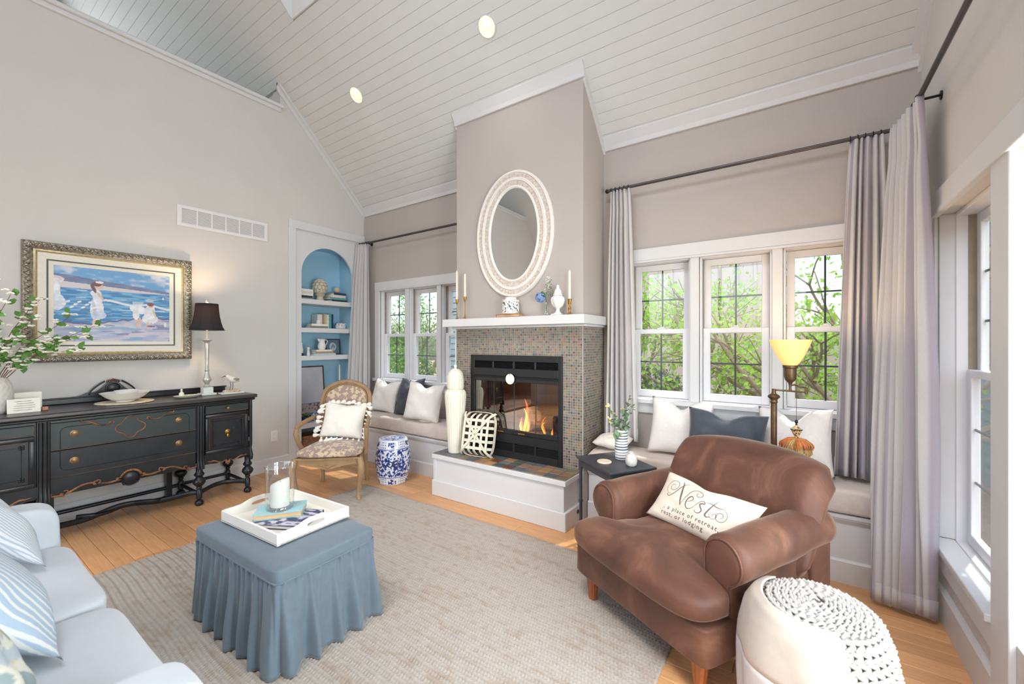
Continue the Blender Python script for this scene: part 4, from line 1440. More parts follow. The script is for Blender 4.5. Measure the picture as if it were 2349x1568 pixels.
# end cupboards with a small drawer above
for s in (-1, 1):
    y0_, y1_ = (SBC + 0.485, SBC + 0.825) if s > 0 else (SBC - 0.825, SBC - 0.485)
    p = MB(); p.rbox(SBX1 - 0.028, y0_, 0.778, SBX1 - 0.002, y1_, 0.842, 0.004, 2); d_ = p.build('drawer', 'sideboard_green', sb)
    q = MB(); q.M = Matrix.Translation((SBX1 - 0.002, (y0_ + y1_) / 2, 0.810)) @ Matrix.Rotation(rad(90), 4, 'Y')
    q.lathe([(0.006, 0), (0.006, 0.008), (0.013, 0.012), (0.013, 0.018), (0.006, 0.022), (0, 0.023)], n=16, cap=False); q.M = None
    q.build('knob', 'old_brass', d_, smooth=40)
    q = MB(); q.tube([(SBX1 - 0.001, y0_ + 0.004, 0.78), (SBX1 - 0.001, y1_ - 0.004, 0.78), (SBX1 - 0.001, y1_ - 0.003, 0.838)], 0.0018, 6); q.build('worn_edge', 'worn_edge', d_)
    p = MB(); p.rbox(SBX1 - 0.028, y0_, 0.425, SBX1 - 0.006, y1_, 0.768, 0.003, 1); dr = p.build('door', 'sideboard_paint', sb)
    q = MB()
    for a0, a1, b0, b1 in ((y0_, y1_, 0.738, 0.768), (y0_, y1_, 0.425, 0.455), (y0_, y0_ + 0.028, 0.455, 0.738), (y1_ - 0.028, y1_, 0.455, 0.738)):
        q.rbox(SBX1 - 0.012, a0, b0, SBX1 + 0.004, a1, b1, 0.005, 2)
    q.build('door_frame', 'sideboard_paint', dr, smooth=40)
    q = MB(); q.tube([(SBX1 - 0.001, y0_ + 0.030, 0.457), (SBX1 - 0.001, y0_ + 0.030, 0.736), (SBX1 - 0.001, y1_ - 0.030, 0.736)], 0.002, 6); q.build('worn_edge', 'worn_edge', dr)
    q = MB()
    c0, c1, e0, e1 = y0_ + 0.058, y1_ - 0.058, 0.49, 0.703
    q.tube([(SBX1 - 0.005, c0, e0), (SBX1 - 0.005, c1, e0), (SBX1 - 0.005, c1, e1), (SBX1 - 0.005, c0, e1), (SBX1 - 0.005, c0, e0)], 0.0028, 6)
    for yy in (c0, c1):
        for zz in (e0, e1):
            for k in range(4):
                a = PI / 4 + k * PI / 2
                q.ell((SBX1 - 0.004, yy + 0.010 * math.cos(a), zz + 0.010 * math.sin(a)), 0.005, 0.008, 0.008, 8, 6)
    q.build('panel_bead', 'sideboard_paint', dr, smooth=60)
    q = MB(); q.M = Matrix.Translation((SBX1 - 0.004, (y0_ + y1_) / 2, 0.60)) @ Matrix.Rotation(rad(90), 4, 'Y')
    q.lathe([(0.0, 0), (0.022, 0), (0.022, 0.004), (0.015, 0.008), (0.010, 0.016), (0, 0.018)], n=18, cap=False); q.M = None
    q.ell((SBX1 + 0.004, (y0_ + y1_) / 2, 0.566), 0.006, 0.012, 0.018, 10, 8)
    q.build('pull', 'brass', dr, smooth=50)
    for zz in (0.50, 0.69):
        q = MB(); yy = y1_ if s > 0 else y0_; q.tube([(SBX1 - 0.002, yy + s * 0.004, zz - 0.018), (SBX1 - 0.002, yy + s * 0.004, zz + 0.018)], 0.004, 8); q.build('hinge', 'old_brass', dr)
    # apron under the door with three-lobed scroll
    p = MB(); nn = 24
    for k in range(nn):
        f, g = k / nn, (k + 1) / nn
        zf = lambda t: 0.352 - 0.016 * abs(math.sin(t * PI * 2)) + 0.028 * math.exp(-((t - .5) / .08) ** 2) * -1
        ya, yb = lerp(y0_ - 0.012, y1_ + 0.012, f), lerp(y0_ - 0.012, y1_ + 0.012, g)
        p.prism([(ya, zf(f)), (yb, zf(g)), (yb, 0.426), (ya, 0.426)], 'x', SBX1 - 0.022, SBX1 - 0.004)
    a_ = p.build('apron', 'sideboard_paint', sb)
    for t in (-1, 1):
        q = MB(); pts = []
        mc = (y0_ + y1_) / 2
        for k in range(30):
            f = k / 29
            pts.append((SBX1 + 0.0, mc + t * (0.02 + 0.135 * f), 0.350 - 0.012 * math.sin(f * PI * 2.2) + (0.022 * (f - .8) / .2 if f > 0.8 else 0)))
        q.tube(pts, [0.003 + 0.0035 * math.sin(PI * k / 29) for k in range(30)], 8)
        q.build('apron_scroll', 'worn_edge', a_, smooth=60)
    q = MB()
    for t in (-1, 0, 1):
        q.ell((SBX1 + 0.002, (y0_ + y1_) / 2 + t * 0.012, 0.335 - (0.012 if t == 0 else 0)), 0.006, 0.008, 0.020, 8, 6)
    q.build('leaf_carving', 'worn_edge', a_, smooth=60)
# turned legs
lp = [(0.0, 0.0), (0.022, 0.0), (0.031, 0.010), (0.033, 0.024), (0.026, 0.040), (0.014, 0.048), (0.016, 0.056), (0.0215, 0.060), (0.0215, 0.125), (0.018, 0.130),
      (0.014, 0.140), (0.022, 0.150), (0.018, 0.160), (0.030, 0.172), (0.044, 0.190), (0.047, 0.205), (0.042, 0.220), (0.028, 0.236), (0.022, 0.244), (0.034, 0.256), (0.038, 0.268), (0.030, 0.280), (0.024, 0.290), (0.026, 0.335)]
leg0 = None
for xx in (SBX1 - 0.03, SBX0 + 0.05):
    for yy in (SBC - 0.83, SBC - 0.45, SBC + 0.45, SBC + 0.83):
        if leg0 is None:
            q = MB(); q.lathe(lp, n=20)
            leg0 = q.build('leg', 'sideboard_paint', sb, world=False, loc=(xx - sb.location.x, yy - SBC, 0), smooth=40)
        else:
            share(leg0, 'leg', (xx - sb.location.x, yy - SBC, 0), sb)
# wavy stretchers
q = MB()
pts = []
for k in range(41):
    f = k / 40
    yy = lerp(SBC - 0.45, SBC + 0.45, f)
    pts.append((SBX1 - 0.03 - 0.17 * math.sin(f * PI) ** 0.7, yy, 0.095 + 0.014 * math.cos((f - .5) * PI * 4)))
q.tube(pts, 0.021, 8, sq=0.55)
q.build('stretcher', 'sideboard_paint', sb, smooth=50)
q = MB()
pts = [(SBX0 + 0.05, lerp(SBC - 0.45, SBC + 0.45, k / 30), 0.095) for k in range(31)]
q.tube(pts, 0.016, 8); q.build('stretcher', 'sideboard_paint', sb, smooth=50)
q = MB()
pts = [(SBX1 - 0.19 + 0.03 * math.sin(k / 20 * PI * 3), lerp(SBC - 0.26, SBC + 0.26, k / 20), 0.098 + 0.010 * math.cos(k / 20 * PI * 3)) for k in range(21)]
q.tube(pts, 0.016, 8); q.build('stretcher', 'sideboard_paint', sb, smooth=50)
for s in (-1, 1):
    q = MB(); pts = []
    for k in range(21):
        f = k / 20
        pts.append((SBX1 - 0.03 - 0.07 * math.sin(f * PI), SBC + s * lerp(0.45, 0.83, f), 0.10 + 0.025 * math.sin(f * PI)))
    q.tube(pts, 0.020, 8, sq=0.6); q.build('stretcher', 'sideboard_paint', sb, smooth=50)
    q = MB(); q.tube([(SBX0 + 0.05, SBC + s * 0.45, 0.10), (SBX0 + 0.05, SBC + s * 0.83, 0.10)], 0.014, 8); q.build('stretcher', 'sideboard_paint', sb)
    for yy in (0.45, 0.83):
        q = MB(); q.tube([(SBX0 + 0.05, SBC + s * yy, 0.095), (SBX1 - 0.03, SBC + s * yy, 0.095)], 0.014, 8); q.build('stretcher', 'sideboard_paint', sb)
    q = MB(); q.box(SBX0 + 0.03, SBC + s * 0.36 - 0.02, 0.0, SBX0 + 0.07, SBC + s * 0.36 + 0.02, 0.34); q.build('rear_post', 'sideboard_paint', sb)
# gallery and carved crest
p = MB(); p.rbox(SBX0 + 0.0, SBC - 0.82, 0.917, SBX0 + 0.018, SBC + 0.82, 0.962, 0.006, 2); p.rbox(SBX0, SBC - 0.83, 0.955, SBX0 + 0.026, SBC + 0.83, 0.968, 0.005, 2)
gal = p.build('gallery', 'sideboard_paint', sb)
prof = []
n = 40
for k in range(n + 1):
    f = 2 * k / n - 1
    zt = 0.968 + 0.115 * math.exp(-(f / 0.34) ** 2) + 0.022 * math.exp(-((abs(f) - 0.62) / 0.16) ** 2)
    prof.append((SBC + f * 0.24, zt))
p = MB()
for k in range(n):
    (ya, za), (yb, zb) = prof[k], prof[k + 1]
    p.prism([(ya, 0.96), (yb, 0.96), (yb, zb), (ya, za)], 'x', SBX0 + 0.002, SBX0 + 0.018)
cr = p.build('crest', 'sideboard_paint', sb)
q = MB(); q.M = Matrix.Translation((SBX0 + 0.018, SBC, 1.02)) @ Matrix.Rotation(rad(90), 4, 'Y')
q.lathe([(0.0, 0.008), (0.034, 0.006), (0.040, 0.002), (0.043, 0.010), (0.048, 0.010), (0.05, 0.0)], n=28, cap=False); q.M = None
q.build('oval_boss', 'sideboard_paint', cr, smooth=40)
for s in (-1, 1):
    q = MB(); pts = []
    for k in range(26):
        f = k / 25
        a = f * PI * 1.7
        pts.append((SBX0 + 0.02, SBC + s * (0.055 + 0.085 * f - 0.018 * math.sin(a * 1.2)), 1.075 - 0.085 * f + 0.020 * math.sin(a)))
    q.tube(pts, [0.008 * (1 - 0.4 * k / 25) for k in range(26)], 8); q.build('crest_scroll', 'sideboard_paint', cr, smooth=60)
q = MB()
for k in range(-3, 4):
    q.ell((SBX0 + 0.02, SBC + k * 0.012, 1.088 - abs(k) * 0.004), 0.007, 0.007, 0.012, 8, 6)
q.build('leaf_carving', 'worn_edge', cr, smooth=60)

# ================================================================== PICTURE
vcol_mat('painting_canvas', 0.6, bmp=0.5, bscale=180, bdist=0.001)
mat('frame_silver_gold', (150, 142, 126), 0.34, metal=0.65, var=0.55, scale=70, bmp=0.5, bscale=60, bdist=0.004)
mat('frame_gold', (196, 176, 134), 0.35, metal=0.6, var=0.2, scale=60)
mat('frame_liner', (234, 229, 214), 0.7, var=0.03, scale=60)
mat('frame_dark', (84, 84, 82), 0.5, var=0.1)
pf = thing('framed_painting', 'seaside painting of children paddling in an ornate silver-gold frame', 'painting', (XL, 0.99, 1.70))
fy0, fy1, fz0, fz1 = 0.474, 1.512, 1.243, 2.156
def rect_mould(name, y0, y1, z0, z1, w, prof, mt, x=XL, bm_extra=None, smooth=50):
    """mitred moulding; prof: (inward fraction 0..1, height off the wall)"""
    q = MB()
    m = len(prof)
    for (f, h_) in prof:
        i = f * w
        q.v += [(x + h_, y0 + i, z0 + i), (x + h_, y1 - i, z0 + i), (x + h_, y1 - i, z1 - i), (x + h_, y0 + i, z1 - i)]
    for k in range(m - 1):
        for c_ in range(4):
            q.f.append((k * 4 + c_, k * 4 + (c_ + 1) % 4, (k + 1) * 4 + (c_ + 1) % 4, (k + 1) * 4 + c_))
    return q.build(name, mt, pf, smooth=smooth)
fo_ = rect_mould('frame', fy0, fy1, fz0, fz1, 0.058, [(0, 0), (0, 0.035), (0.12, 0.046), (0.35, 0.052), (0.6, 0.046), (0.85, 0.034), (1.0, 0.030), (1.0, 0.0)], 'frame_silver_gold')
# carved leaf relief around the frame
rnd = random.Random(8)
q = MB()
def leaf_run(p0, p1):
    A, B = Vector(p0), Vector(p1)
    d = (B - A); ln = d.length; d.normalize()
    nrm = Vector((1, 0, 0)).cross(d)
    k = 0
    s_ = 0.012
    while s_ < ln - 0.01:
        c = A + d * s_
        sgn = 1 if k % 2 else -1
        pts = [c + nrm * (sgn * 0.016 * math.cos(t * 0.9)) * (1 - t / 7) + d * (0.012 * t / 2.2 - 0.012) + Vector((0.006 * math.sin(t), 0, 0)) for t in range(6)]
        q.tube([tuple(v_) for v_ in pts], [0.006, 0.0085, 0.008, 0.006, 0.004, 0.002], 6)
        s_ += 0.021
        k += 1
xo = XL + 0.049
iw = 0.024
leaf_run((xo, fy0 + iw, fz0 + iw), (xo, fy1 - iw, fz0 + iw)); leaf_run((xo, fy0 + iw, fz1 - iw), (xo, fy1 - iw, fz1 - iw))
leaf_run((xo, fy0 + iw, fz0 + iw), (xo, fy0 + iw, fz1 - iw)); leaf_run((xo, fy1 - iw, fz0 + iw), (xo, fy1 - iw, fz1 - iw))
lv_ = q.build('leaf_relief', 'frame_silver_gold', fo_, smooth=60); lv_['kind'] = 'stuff'
rect_mould('gold_fillet', fy0 + 0.056, fy1 - 0.056, fz0 + 0.056, fz1 - 0.056, 0.022, [(0, 0), (0, 0.030), (0.5, 0.036), (1.0, 0.028), (1, 0)], 'frame_gold')
rect_mould('linen_liner', fy0 + 0.076, fy1 - 0.076, fz0 + 0.076, fz1 - 0.076, 0.062, [(0, 0), (0, 0.028), (1.0, 0.020), (1, 0)], 'frame_liner')
rect_mould('dark_fillet', fy0 + 0.124, fy1 - 0.124, fz0 + 0.124, fz1 - 0.124, 0.010, [(0, 0), (0, 0.024), (1.0, 0.022), (1, 0)], 'frame_dark')
rect_mould('cream_mat', fy0 + 0.132, fy1 - 0.132, fz0 + 0.132, fz1 - 0.132, 0.030, [(0, 0), (0, 0.020), (1.0, 0.014), (1, 0)], 'frame_liner')
def painting():
    y0, y1, z0, z1 = 0.615, 1.372, 1.385, 2.013
    nu, nv = 300, 250
    U, V = np.meshgrid(np.linspace(0, 1, nu), np.linspace(0, 1, nv))
    n1, n2, n3 = vnoise(41), vnoise(42), vnoise(43)
    def c(*a): return np.array(L(*a)[:3])
    def mix(A, B, t): return A * (1 - t[..., None]) + B * t[..., None]
    C = np.zeros((nv, nu, 3)) + c(120, 170, 214)
    cl = np.clip((n1(U * 7, V * 14) * 0.6 + n2(U * 22, V * 30) * 0.4 - 0.42) * 4, 0, 1)
    sky = mix(C, np.zeros_like(C) + c(208, 212, 222), cl)
    sea = mix(np.zeros_like(C) + c(84, 140, 190), np.zeros_like(C) + c(130, 186, 218), np.clip((n2(U * 12, V * 60) - 0.35) * 2.4, 0, 1))
    sea = mix(sea, np.zeros_like(C) + c(214, 222, 228), (n1(U * 9 + 4, V * 44) > 0.80) * 0.7)
    sea = mix(sea, np.zeros_like(C) + c(70, 98, 140), (n3(U * 8 + 4, V * 48) > 0.82) * 0.5)
    sand = mix(np.zeros_like(C) + c(176, 186, 214), np.zeros_like(C) + c(214, 206, 216), np.clip((n3(U * 10, V * 40) - 0.3) * 2, 0, 1))
    sand = mix(sand, np.zeros_like(C) + c(126, 128, 172), (n2(U * 9 + 9, V * 50 + 3) > 0.74) * 0.7)
    sand = mix(sand, np.zeros_like(C) + c(132, 176, 206), (n1(U * 6 + 2, V * 36) > 0.70) * 0.7)
    hor = 0.805 - 0.085 * U
    beach = 0.30 - 0.05 * np.sin(U * 5 + 0.5) + 0.02 * n1(U * 20, U * 0)
    C = np.where((V > hor)[..., None], sky, sea)
    head = (V > hor - 0.015) & (V < hor + 0.07 * (1 - U) ** 0.8 + 0.01 * n2(U * 30, U * 0))
    C = np.where(head[..., None], mix(np.zeros_like(C) + c(110, 126, 160), np.zeros_like(C) + c(140, 146, 172), n2(U * 20, V * 40)), C)
    strand = (V < hor - 0.015) & (V > hor - 0.085 * (1 - U) ** 0.7 - 0.012)
    C = np.where(strand[..., None], np.zeros_like(C) + c(216, 208, 212), C)
    C = np.where((V < beach)[..., None], sand, C)
    foam = np.abs(V - beach - 0.004 * np.sin(U * 60)) < 0.010
    C = np.where(foam[..., None], np.zeros_like(C) + c(112, 118, 150), C)
    wave = np.abs(V - (0.60 - 0.10 * U + 0.015 * np.sin(U * 18))) < 0.014 * (U > 0.36)
    C = np.where(wave[..., None], np.zeros_like(C) + c(232, 232, 234), C)
    asp = 1.205
    def blob(cu, cv, ru, rv, col, ang=0.0):
        nonlocal C
        du = (U - cu) * asp; dv = V - cv
        a = du * math.cos(ang) + dv * math.sin(ang); b_ = -du * math.sin(ang) + dv * math.cos(ang)
        m_ = (a / ru) ** 2 + (b_ / rv) ** 2 + 0.22 * (n2(U * 70, V * 70) - 0.5) < 1
        C = np.where(m_[..., None], np.zeros_like(C) + c(*col) * (0.88 + 0.24 * n3(U * 40, V * 40))[..., None], C)
    W = (234, 234, 238); SK = (226, 196, 182); HR = (120, 96, 96)
    # standing child in a white dress
    blob(0.335, 0.655, 0.050, 0.045, W, 0.5); blob(0.35, 0.58, 0.045, 0.12, W); blob(0.345, 0.44, 0.065, 0.14, W); blob(0.36, 0.37, 0.072, 0.05, (206, 214, 232)); blob(0.325, 0.44, 0.018, 0.12, (196, 206, 226), 0.1); blob(0.37, 0.62, 0.014, 0.07, SK, 0.5)
    blob(0.355, 0.755, 0.042, 0.042, SK); blob(0.345, 0.775, 0.046, 0.030, HR); blob(0.365, 0.80, 0.04, 0.015, (236, 226, 220)); blob(0.318, 0.715, 0.018, 0.06, HR, 0.4)
    blob(0.325, 0.27, 0.018, 0.06, SK); blob(0.355, 0.27, 0.018, 0.06, SK)
    # figure at the left edge
    blob(0.04, 0.80, 0.075, 0.045, (228, 216, 220)); blob(0.03, 0.62, 0.055, 0.18, W); blob(0.05, 0.52, 0.075, 0.10, (222, 228, 238))
    # two children bending at the right
    blob(0.69, 0.47, 0.10, 0.055, W, -0.3); blob(0.665, 0.40, 0.035, 0.07, W); blob(0.68, 0.28, 0.016, 0.07, SK); blob(0.70, 0.29, 0.016, 0.07, SK)
    blob(0.785, 0.45, 0.055, 0.10, W, -0.2); blob(0.79, 0.35, 0.085, 0.075, W); blob(0.80, 0.535, 0.030, 0.034, SK); blob(0.795, 0.55, 0.038, 0.026, (150, 104, 92))
    blob(0.83, 0.42, 0.012, 0.07, SK, 0.3); blob(0.77, 0.25, 0.016, 0.05, SK); blob(0.80, 0.25, 0.016, 0.05, SK)
    blob(0.80, 0.245, 0.05, 0.012, (120, 124, 160)); blob(0.93, 0.27, 0.016, 0.035, (236, 234, 232)); blob(0.91, 0.64, 0.008, 0.02, (240, 240, 242))
    for k in range(9):
        blob(0.10 + 0.028 * k, 0.50 + 0.04 * math.sin(k * 2.1), 0.022, 0.012, (236, 234, 236), 0.4)
    q = MB()
    xx = XL + 0.012
    q.v = [(xx, float(y0 + (y1 - y0) * U[j, i]), float(z0 + (z1 - z0) * V[j, i])) for j in range(nv) for i in range(nu)]
    q.f = [(j * nu + i, j * nu + i + 1, (j + 1) * nu + i + 1, (j + 1) * nu + i) for j in range(nv - 1) for i in range(nu - 1)]
    cs = np.concatenate([C.reshape(-1, 3), np.ones((nu * nv, 1))], 1)
    q.build('canvas', 'painting_canvas', pf, colors=cs, fix=False)
painting()
# ================================================================== SOFA
mat('slipcover', (200, 206, 213), 0.95, var=0.02, scale=20, bmp=0.25, bscale=200, bdist=0.002, sheen=0.25)
def stripe_mat(name, c1, c2, pitch, duty):
    m, nt, bs = nt_new(name)
    tc = nt.nodes.new('ShaderNodeTexCoord'); sp_ = nt.nodes.new('ShaderNodeSeparateXYZ')
    nt.links.new(tc.outputs['Object'], sp_.inputs[0])
    ml = nt.nodes.new('ShaderNodeMath'); ml.operation = 'MULTIPLY'; ml.inputs[1].default_value = 1 / pitch
    fr = nt.nodes.new('ShaderNodeMath'); fr.operation = 'FRACT'
    nt.links.new(sp_.outputs[0], ml.inputs[0]); nt.links.new(ml.outputs[0], fr.inputs[0])
    r = ramp(nt, fr.outputs[0], [(0.0, L(*c1)), (duty, L(*c1)), (duty + 0.06, L(*c2)), (0.94, L(*c2)), (1.0, L(*c1))])
    nt.links.new(r.outputs[0], bs.inputs['Base Color'])
    bs.inputs['Roughness'].default_value = 0.95
    bn = noise(nt, 260, detail=2); bump(nt, bs, bn.outputs['Fac'], 0.25, 0.0015)
stripe_mat('ticking_fine', (176, 192, 206), (222, 226, 228), 0.011, 0.35)
stripe_mat('ticking_wide', (168, 188, 208), (220, 222, 220), 0.024, 0.55)

def soft_box(x0, x1, y0, y1, z0, z1, seed, k=0.22, crown=0.0, wob=0.006, kxy=None):
    """upholstered box: superellipsoid with a little unevenness"""
    vn = vnoise(seed)
    q = MB()
    cx, cy, cz = (x0 + x1) / 2, (y0 + y1) / 2, (z0 + z1) / 2
    hx, hy, hz = (x1 - x0) / 2, (y1 - y0) / 2, (z1 - z0) / 2
    def spw(v, e):
        return math.copysign(abs(v) ** e, v)
    n1, n2 = 64, 40
    for j in range(n2 + 1):
        # denser sampling so that the rounded edges stay smooth
        p_ = -PI / 2 + PI * j / n2
        for i in range(n1):
            a = 2 * PI * i / n1
            sx = spw(math.cos(p_), k) * spw(math.cos(a), kxy or k)
            sy = spw(math.cos(p_), k) * spw(math.sin(a), kxy or k)
            sz = spw(math.sin(p_), k)
            w = (float(vn(sx * 3 + 5, sy * 3 + sz * 2 + 5)) - 0.5) * wob * 2
            x = cx + sx * (hx + w); y = cy + sy * (hy + w)
            z = cz + sz * hz + (crown * (1 - sx * sx) * (1 - sy * sy) if sz > 0 else 0)
            q.v.append((x, y, z))
    for j in range(n2):
        for i in range(n1):
            i2 = (i + 1) % n1
            q.f.append((j * n1 + i, j * n1 + i2, (j + 1) * n1 + i2, (j + 1) * n1 + i))
    return q
SX0, SX1 = -2.97, -1.115
so = thing('sofa', 'white slipcovered two-seat sofa at the lower left', 'sofa', ((SX0 + SX1) / 2, 0.0, 0))
soft_box(SX0 + 0.16, (SX0 + SX1) / 2 - 0.004, -0.40, 0.425, 0.33, 0.475, 51, 0.2, 0.012).build('seat_cushion', 'slipcover', so, smooth=180)
soft_box((SX0 + SX1) / 2 + 0.004, SX1 - 0.15, -0.40, 0.425, 0.33, 0.475, 52, 0.2, 0.012).build('seat_cushion', 'slipcover', so, smooth=180)
soft_box(SX0, SX0 + 0.18, -0.46, 0.405, 0.02, 0.655, 53, 0.22, 0.0).build('arm', 'slipcover', so, smooth=180)
soft_box(SX1 - 0.16, SX1, -0.46, 0.405, 0.02, 0.64, 54, 0.22, 0.0).build('arm', 'slipcover', so, smooth=180)
soft_box(SX0 + 0.02, SX1 - 0.02, -0.52, -0.30, 0.02, 0.86, 55, 0.22, 0.0).build('back', 'slipcover', so, smooth=180)
p = MB(); p.rbox(SX0 + 0.03, -0.45, 0.015, SX1 - 0.03, 0.385, 0.335, 0.01, 2); p.build('skirted_base', 'slipcover', so)
put_pillow('sofa_pillow', 'pale blue finely striped pillow at the far end of the sofa', 'ticking_fine', 0.50, 0.50, 0.15, (-2.72, 0.315, 0.500), (rad(40), 0, 0), 61, 0.03, group='pillows on the sofa')
put_pillow('sofa_pillow', 'pale blue wide-striped pillow in the middle of the sofa', 'ticking_wide', 0.56, 0.54, 0.16, (-1.985, 0.250, 0.500), (rad(38), 0, 0), 62, 0.03, group='pillows on the sofa')
vcol_mat('floral_print', 0.95, bmp=0.25, bscale=260)
fa, fb = vnoise(71), vnoise(72)
def floral(x, y, z):
    n1 = float(fa(x * 26, z * 26)); n2 = float(fb(x * 40 + 3, z * 40))
    c = (216, 214, 202)
    if n1 > 0.62: c = (148, 166, 168)
    elif n1 < 0.28: c = (176, 190, 196)
    elif n2 > 0.72: c = (206, 190, 150)
    return L(*c)
put_pillow('sofa_pillow', 'faded floral pillow nearest the bottom left corner', 'floral_print', 0.48, 0.44, 0.16, (-1.62, 0.155, 0.500), (rad(34), 0, rad(4)), 63, 0.02, group='pillows on the sofa', colors=floral, n=60)

# ================================================================== OTTOMAN
mat('slate_linen', (104, 119, 131), 0.95, var=0.05, scale=30, bmp=0.3, bscale=240, bdist=0.0015, sheen=0.35)
OX, OY, OR = -2.16, 1.095, rad(1.5)
ot_ = thing('ottoman', 'blue-grey skirted ottoman standing on the rug', 'ottoman', (OX, OY, 0.012), OR)
def rounded_rect(hx, hy, r, s):
    """point and outward normal at perimeter fraction s"""
    ex, ey = hx - r, hy - r
    segs = [2 * ey, PI * r / 2, 2 * ex, PI * r / 2, 2 * ey, PI * r / 2, 2 * ex, PI * r / 2]
    tot = sum(segs); d = s * tot
    k = 0
    while d > segs[k] and k < 7:
        d -= segs[k]; k += 1
    f = d / segs[k]
    if k == 0: return (hx, -ey + 2 * ey * f, 1, 0, tot)
    if k == 1: a = f * PI / 2; return (ex + r * math.cos(a), ey + r * math.sin(a), math.cos(a), math.sin(a), tot)
    if k == 2: return (ex - 2 * ex * f, hy, 0, 1, tot)
    if k == 3: a = PI / 2 + f * PI / 2; return (-ex + r * math.cos(a), ey + r * math.sin(a), math.cos(a), math.sin(a), tot)
    if k == 4: return (-hx, ey - 2 * ey * f, -1, 0, tot)
    if k == 5: a = PI + f * PI / 2; return (-ex + r * math.cos(a), -ey + r * math.sin(a), math.cos(a), math.sin(a), tot)
    if k == 6: return (-ex + 2 * ex * f, -hy, 0, -1, tot)
    a = 1.5 * PI + f * PI / 2
    return (ex + r * math.cos(a), -ey + r * math.sin(a), math.cos(a), math.sin(a), tot)
def skirt():
    q = MB()
    N, V = 620, 26
    rs = random.Random(77)
    nf = 48
    ph = [rs.uniform(-0.5, 0.5) for _ in range(nf + 1)]; ph[-1] = ph[0]
    am = [rs.uniform(0.45, 1.25) for _ in range(nf + 1)]; am[-1] = am[0]
    for j in range(V):
        v = j / (V - 1)
        z = lerp(0.385, 0.004, v)
        for i in range(N):
            s = i / N
            x, y, nx_, ny_, tot = rounded_rect(0.392 + 0.020 * v, 0.248 + 0.020 * v, 0.03 + 0.02 * v, s)
            k = s * nf; k0 = int(k); f = k - k0
            phs = ph[k0] * (1 - f) + ph[k0 + 1] * f
            a = am[k0] * (1 - f) + am[k0 + 1] * f
            wide = math.sin(2 * PI * (s * nf / 2 + phs * 0.35))
            fine = math.sin(2 * PI * (s * nf + phs))
            off = (1 - v) * 0.005 * fine + sm(0.05, 0.9, v) * (0.027 * a * wide + 0.005 * fine)
            if v < 0.12:
                off += 0.005 * math.sin(2 * PI * s * nf * 2) * (1 - v / 0.12)
            q.v.append((x + nx_ * off, y + ny_ * off, z))
    for j in range(V - 1):
        for i in range(N):
            i2 = (i + 1) % N
            q.f.append((j * N + i, j * N + i2, (j + 1) * N + i2, (j + 1) * N + i))
    o = q.build('gathered_skirt', 'slate_linen', ot_, world=False, smooth=180)
    sd = o.modifiers.new('thickness', 'SOLIDIFY'); sd.thickness = 0.003
skirt()
soft_box(-0.396, 0.396, -0.252, 0.252, 0.372, 0.447, 78, 0.26, 0.016, 0.006, kxy=0.10).build('padded_top', 'slate_linen', ot_, world=False, smooth=180)
q = MB()
q.tube([rounded_rect(0.394, 0.250, 0.03, k / 80)[:2] + (0.384,) for k in range(81)], 0.0045, 6)
q.build('piping', 'slate_linen', ot_, world=False, smooth=60)
for sx in (-1, 1):
    for sy in (-1, 1):
        q = MB(); q.tube([(sx * 0.33, sy * 0.19, 0.002), (sx * 0.33, sy * 0.19, 0.375)], [0.015, 0.022], 10); q.build('leg', 'worn_edge', ot_, world=False)
# tray
TZ = 0.476
tr = thing('serving_tray', 'white wooden tray with oval handle holes on the ottoman', 'tray', (-2.20, 1.12, TZ), rad(3))
mat('tray_white', (236, 234, 226), 0.5, var=0.02)
tw, tdp, tt = 0.26, 0.19, 0.012
p = MB(); p.box(-tw, -tdp, 0, tw, tdp, 0.008); p.build('base', 'tray_white', tr, world=False)
for sy in (-1, 1):
    y0_ = sy * tdp
    p = MB(); a, b_ = min(y0_, y0_ - sy * tt), max(y0_, y0_ - sy * tt); p.rbox(-tw, a, 0, tw, b_, 0.055, 0.003, 1); p.build('side', 'tray_white', tr, world=False)
for sx in (-1, 1):
    # end boards with an oval hand hole and a raised crest
    hw, n = tdp - tt, 40
    p = MB()
    xa, xb = (tw - tt, tw) if sx > 0 else (-tw, -tw + tt)
    def top(t): return 0.055 + 0.018 * math.exp(-(t / 0.075) ** 4)
    for k in range(n):
        a, b_ = -hw + 2 * hw * k / n, -hw + 2 * hw * (k + 1) / n
        def hole(t):
            e = 1 - (t / 0.05) ** 2
            return (0.042 + 0.011 * math.sqrt(e), 0.042 - 0.011 * math.sqrt(e)) if e > 0 else None
        ha, hb = hole(a), hole(b_)
        if ha and hb:
            p.prism([(a, 0), (b_, 0), (b_, hb[1]), (a, ha[1])], 'x', xa, xb); p.prism([(a, ha[0]), (b_, hb[0]), (b_, top(b_)), (a, top(a))], 'x', xa, xb)
        else:
            p.prism([(a, 0), (b_, 0), (b_, top(b_)), (a, top(a))], 'x', xa, xb)
    p.build('end_board', 'tray_white', tr, world=False)
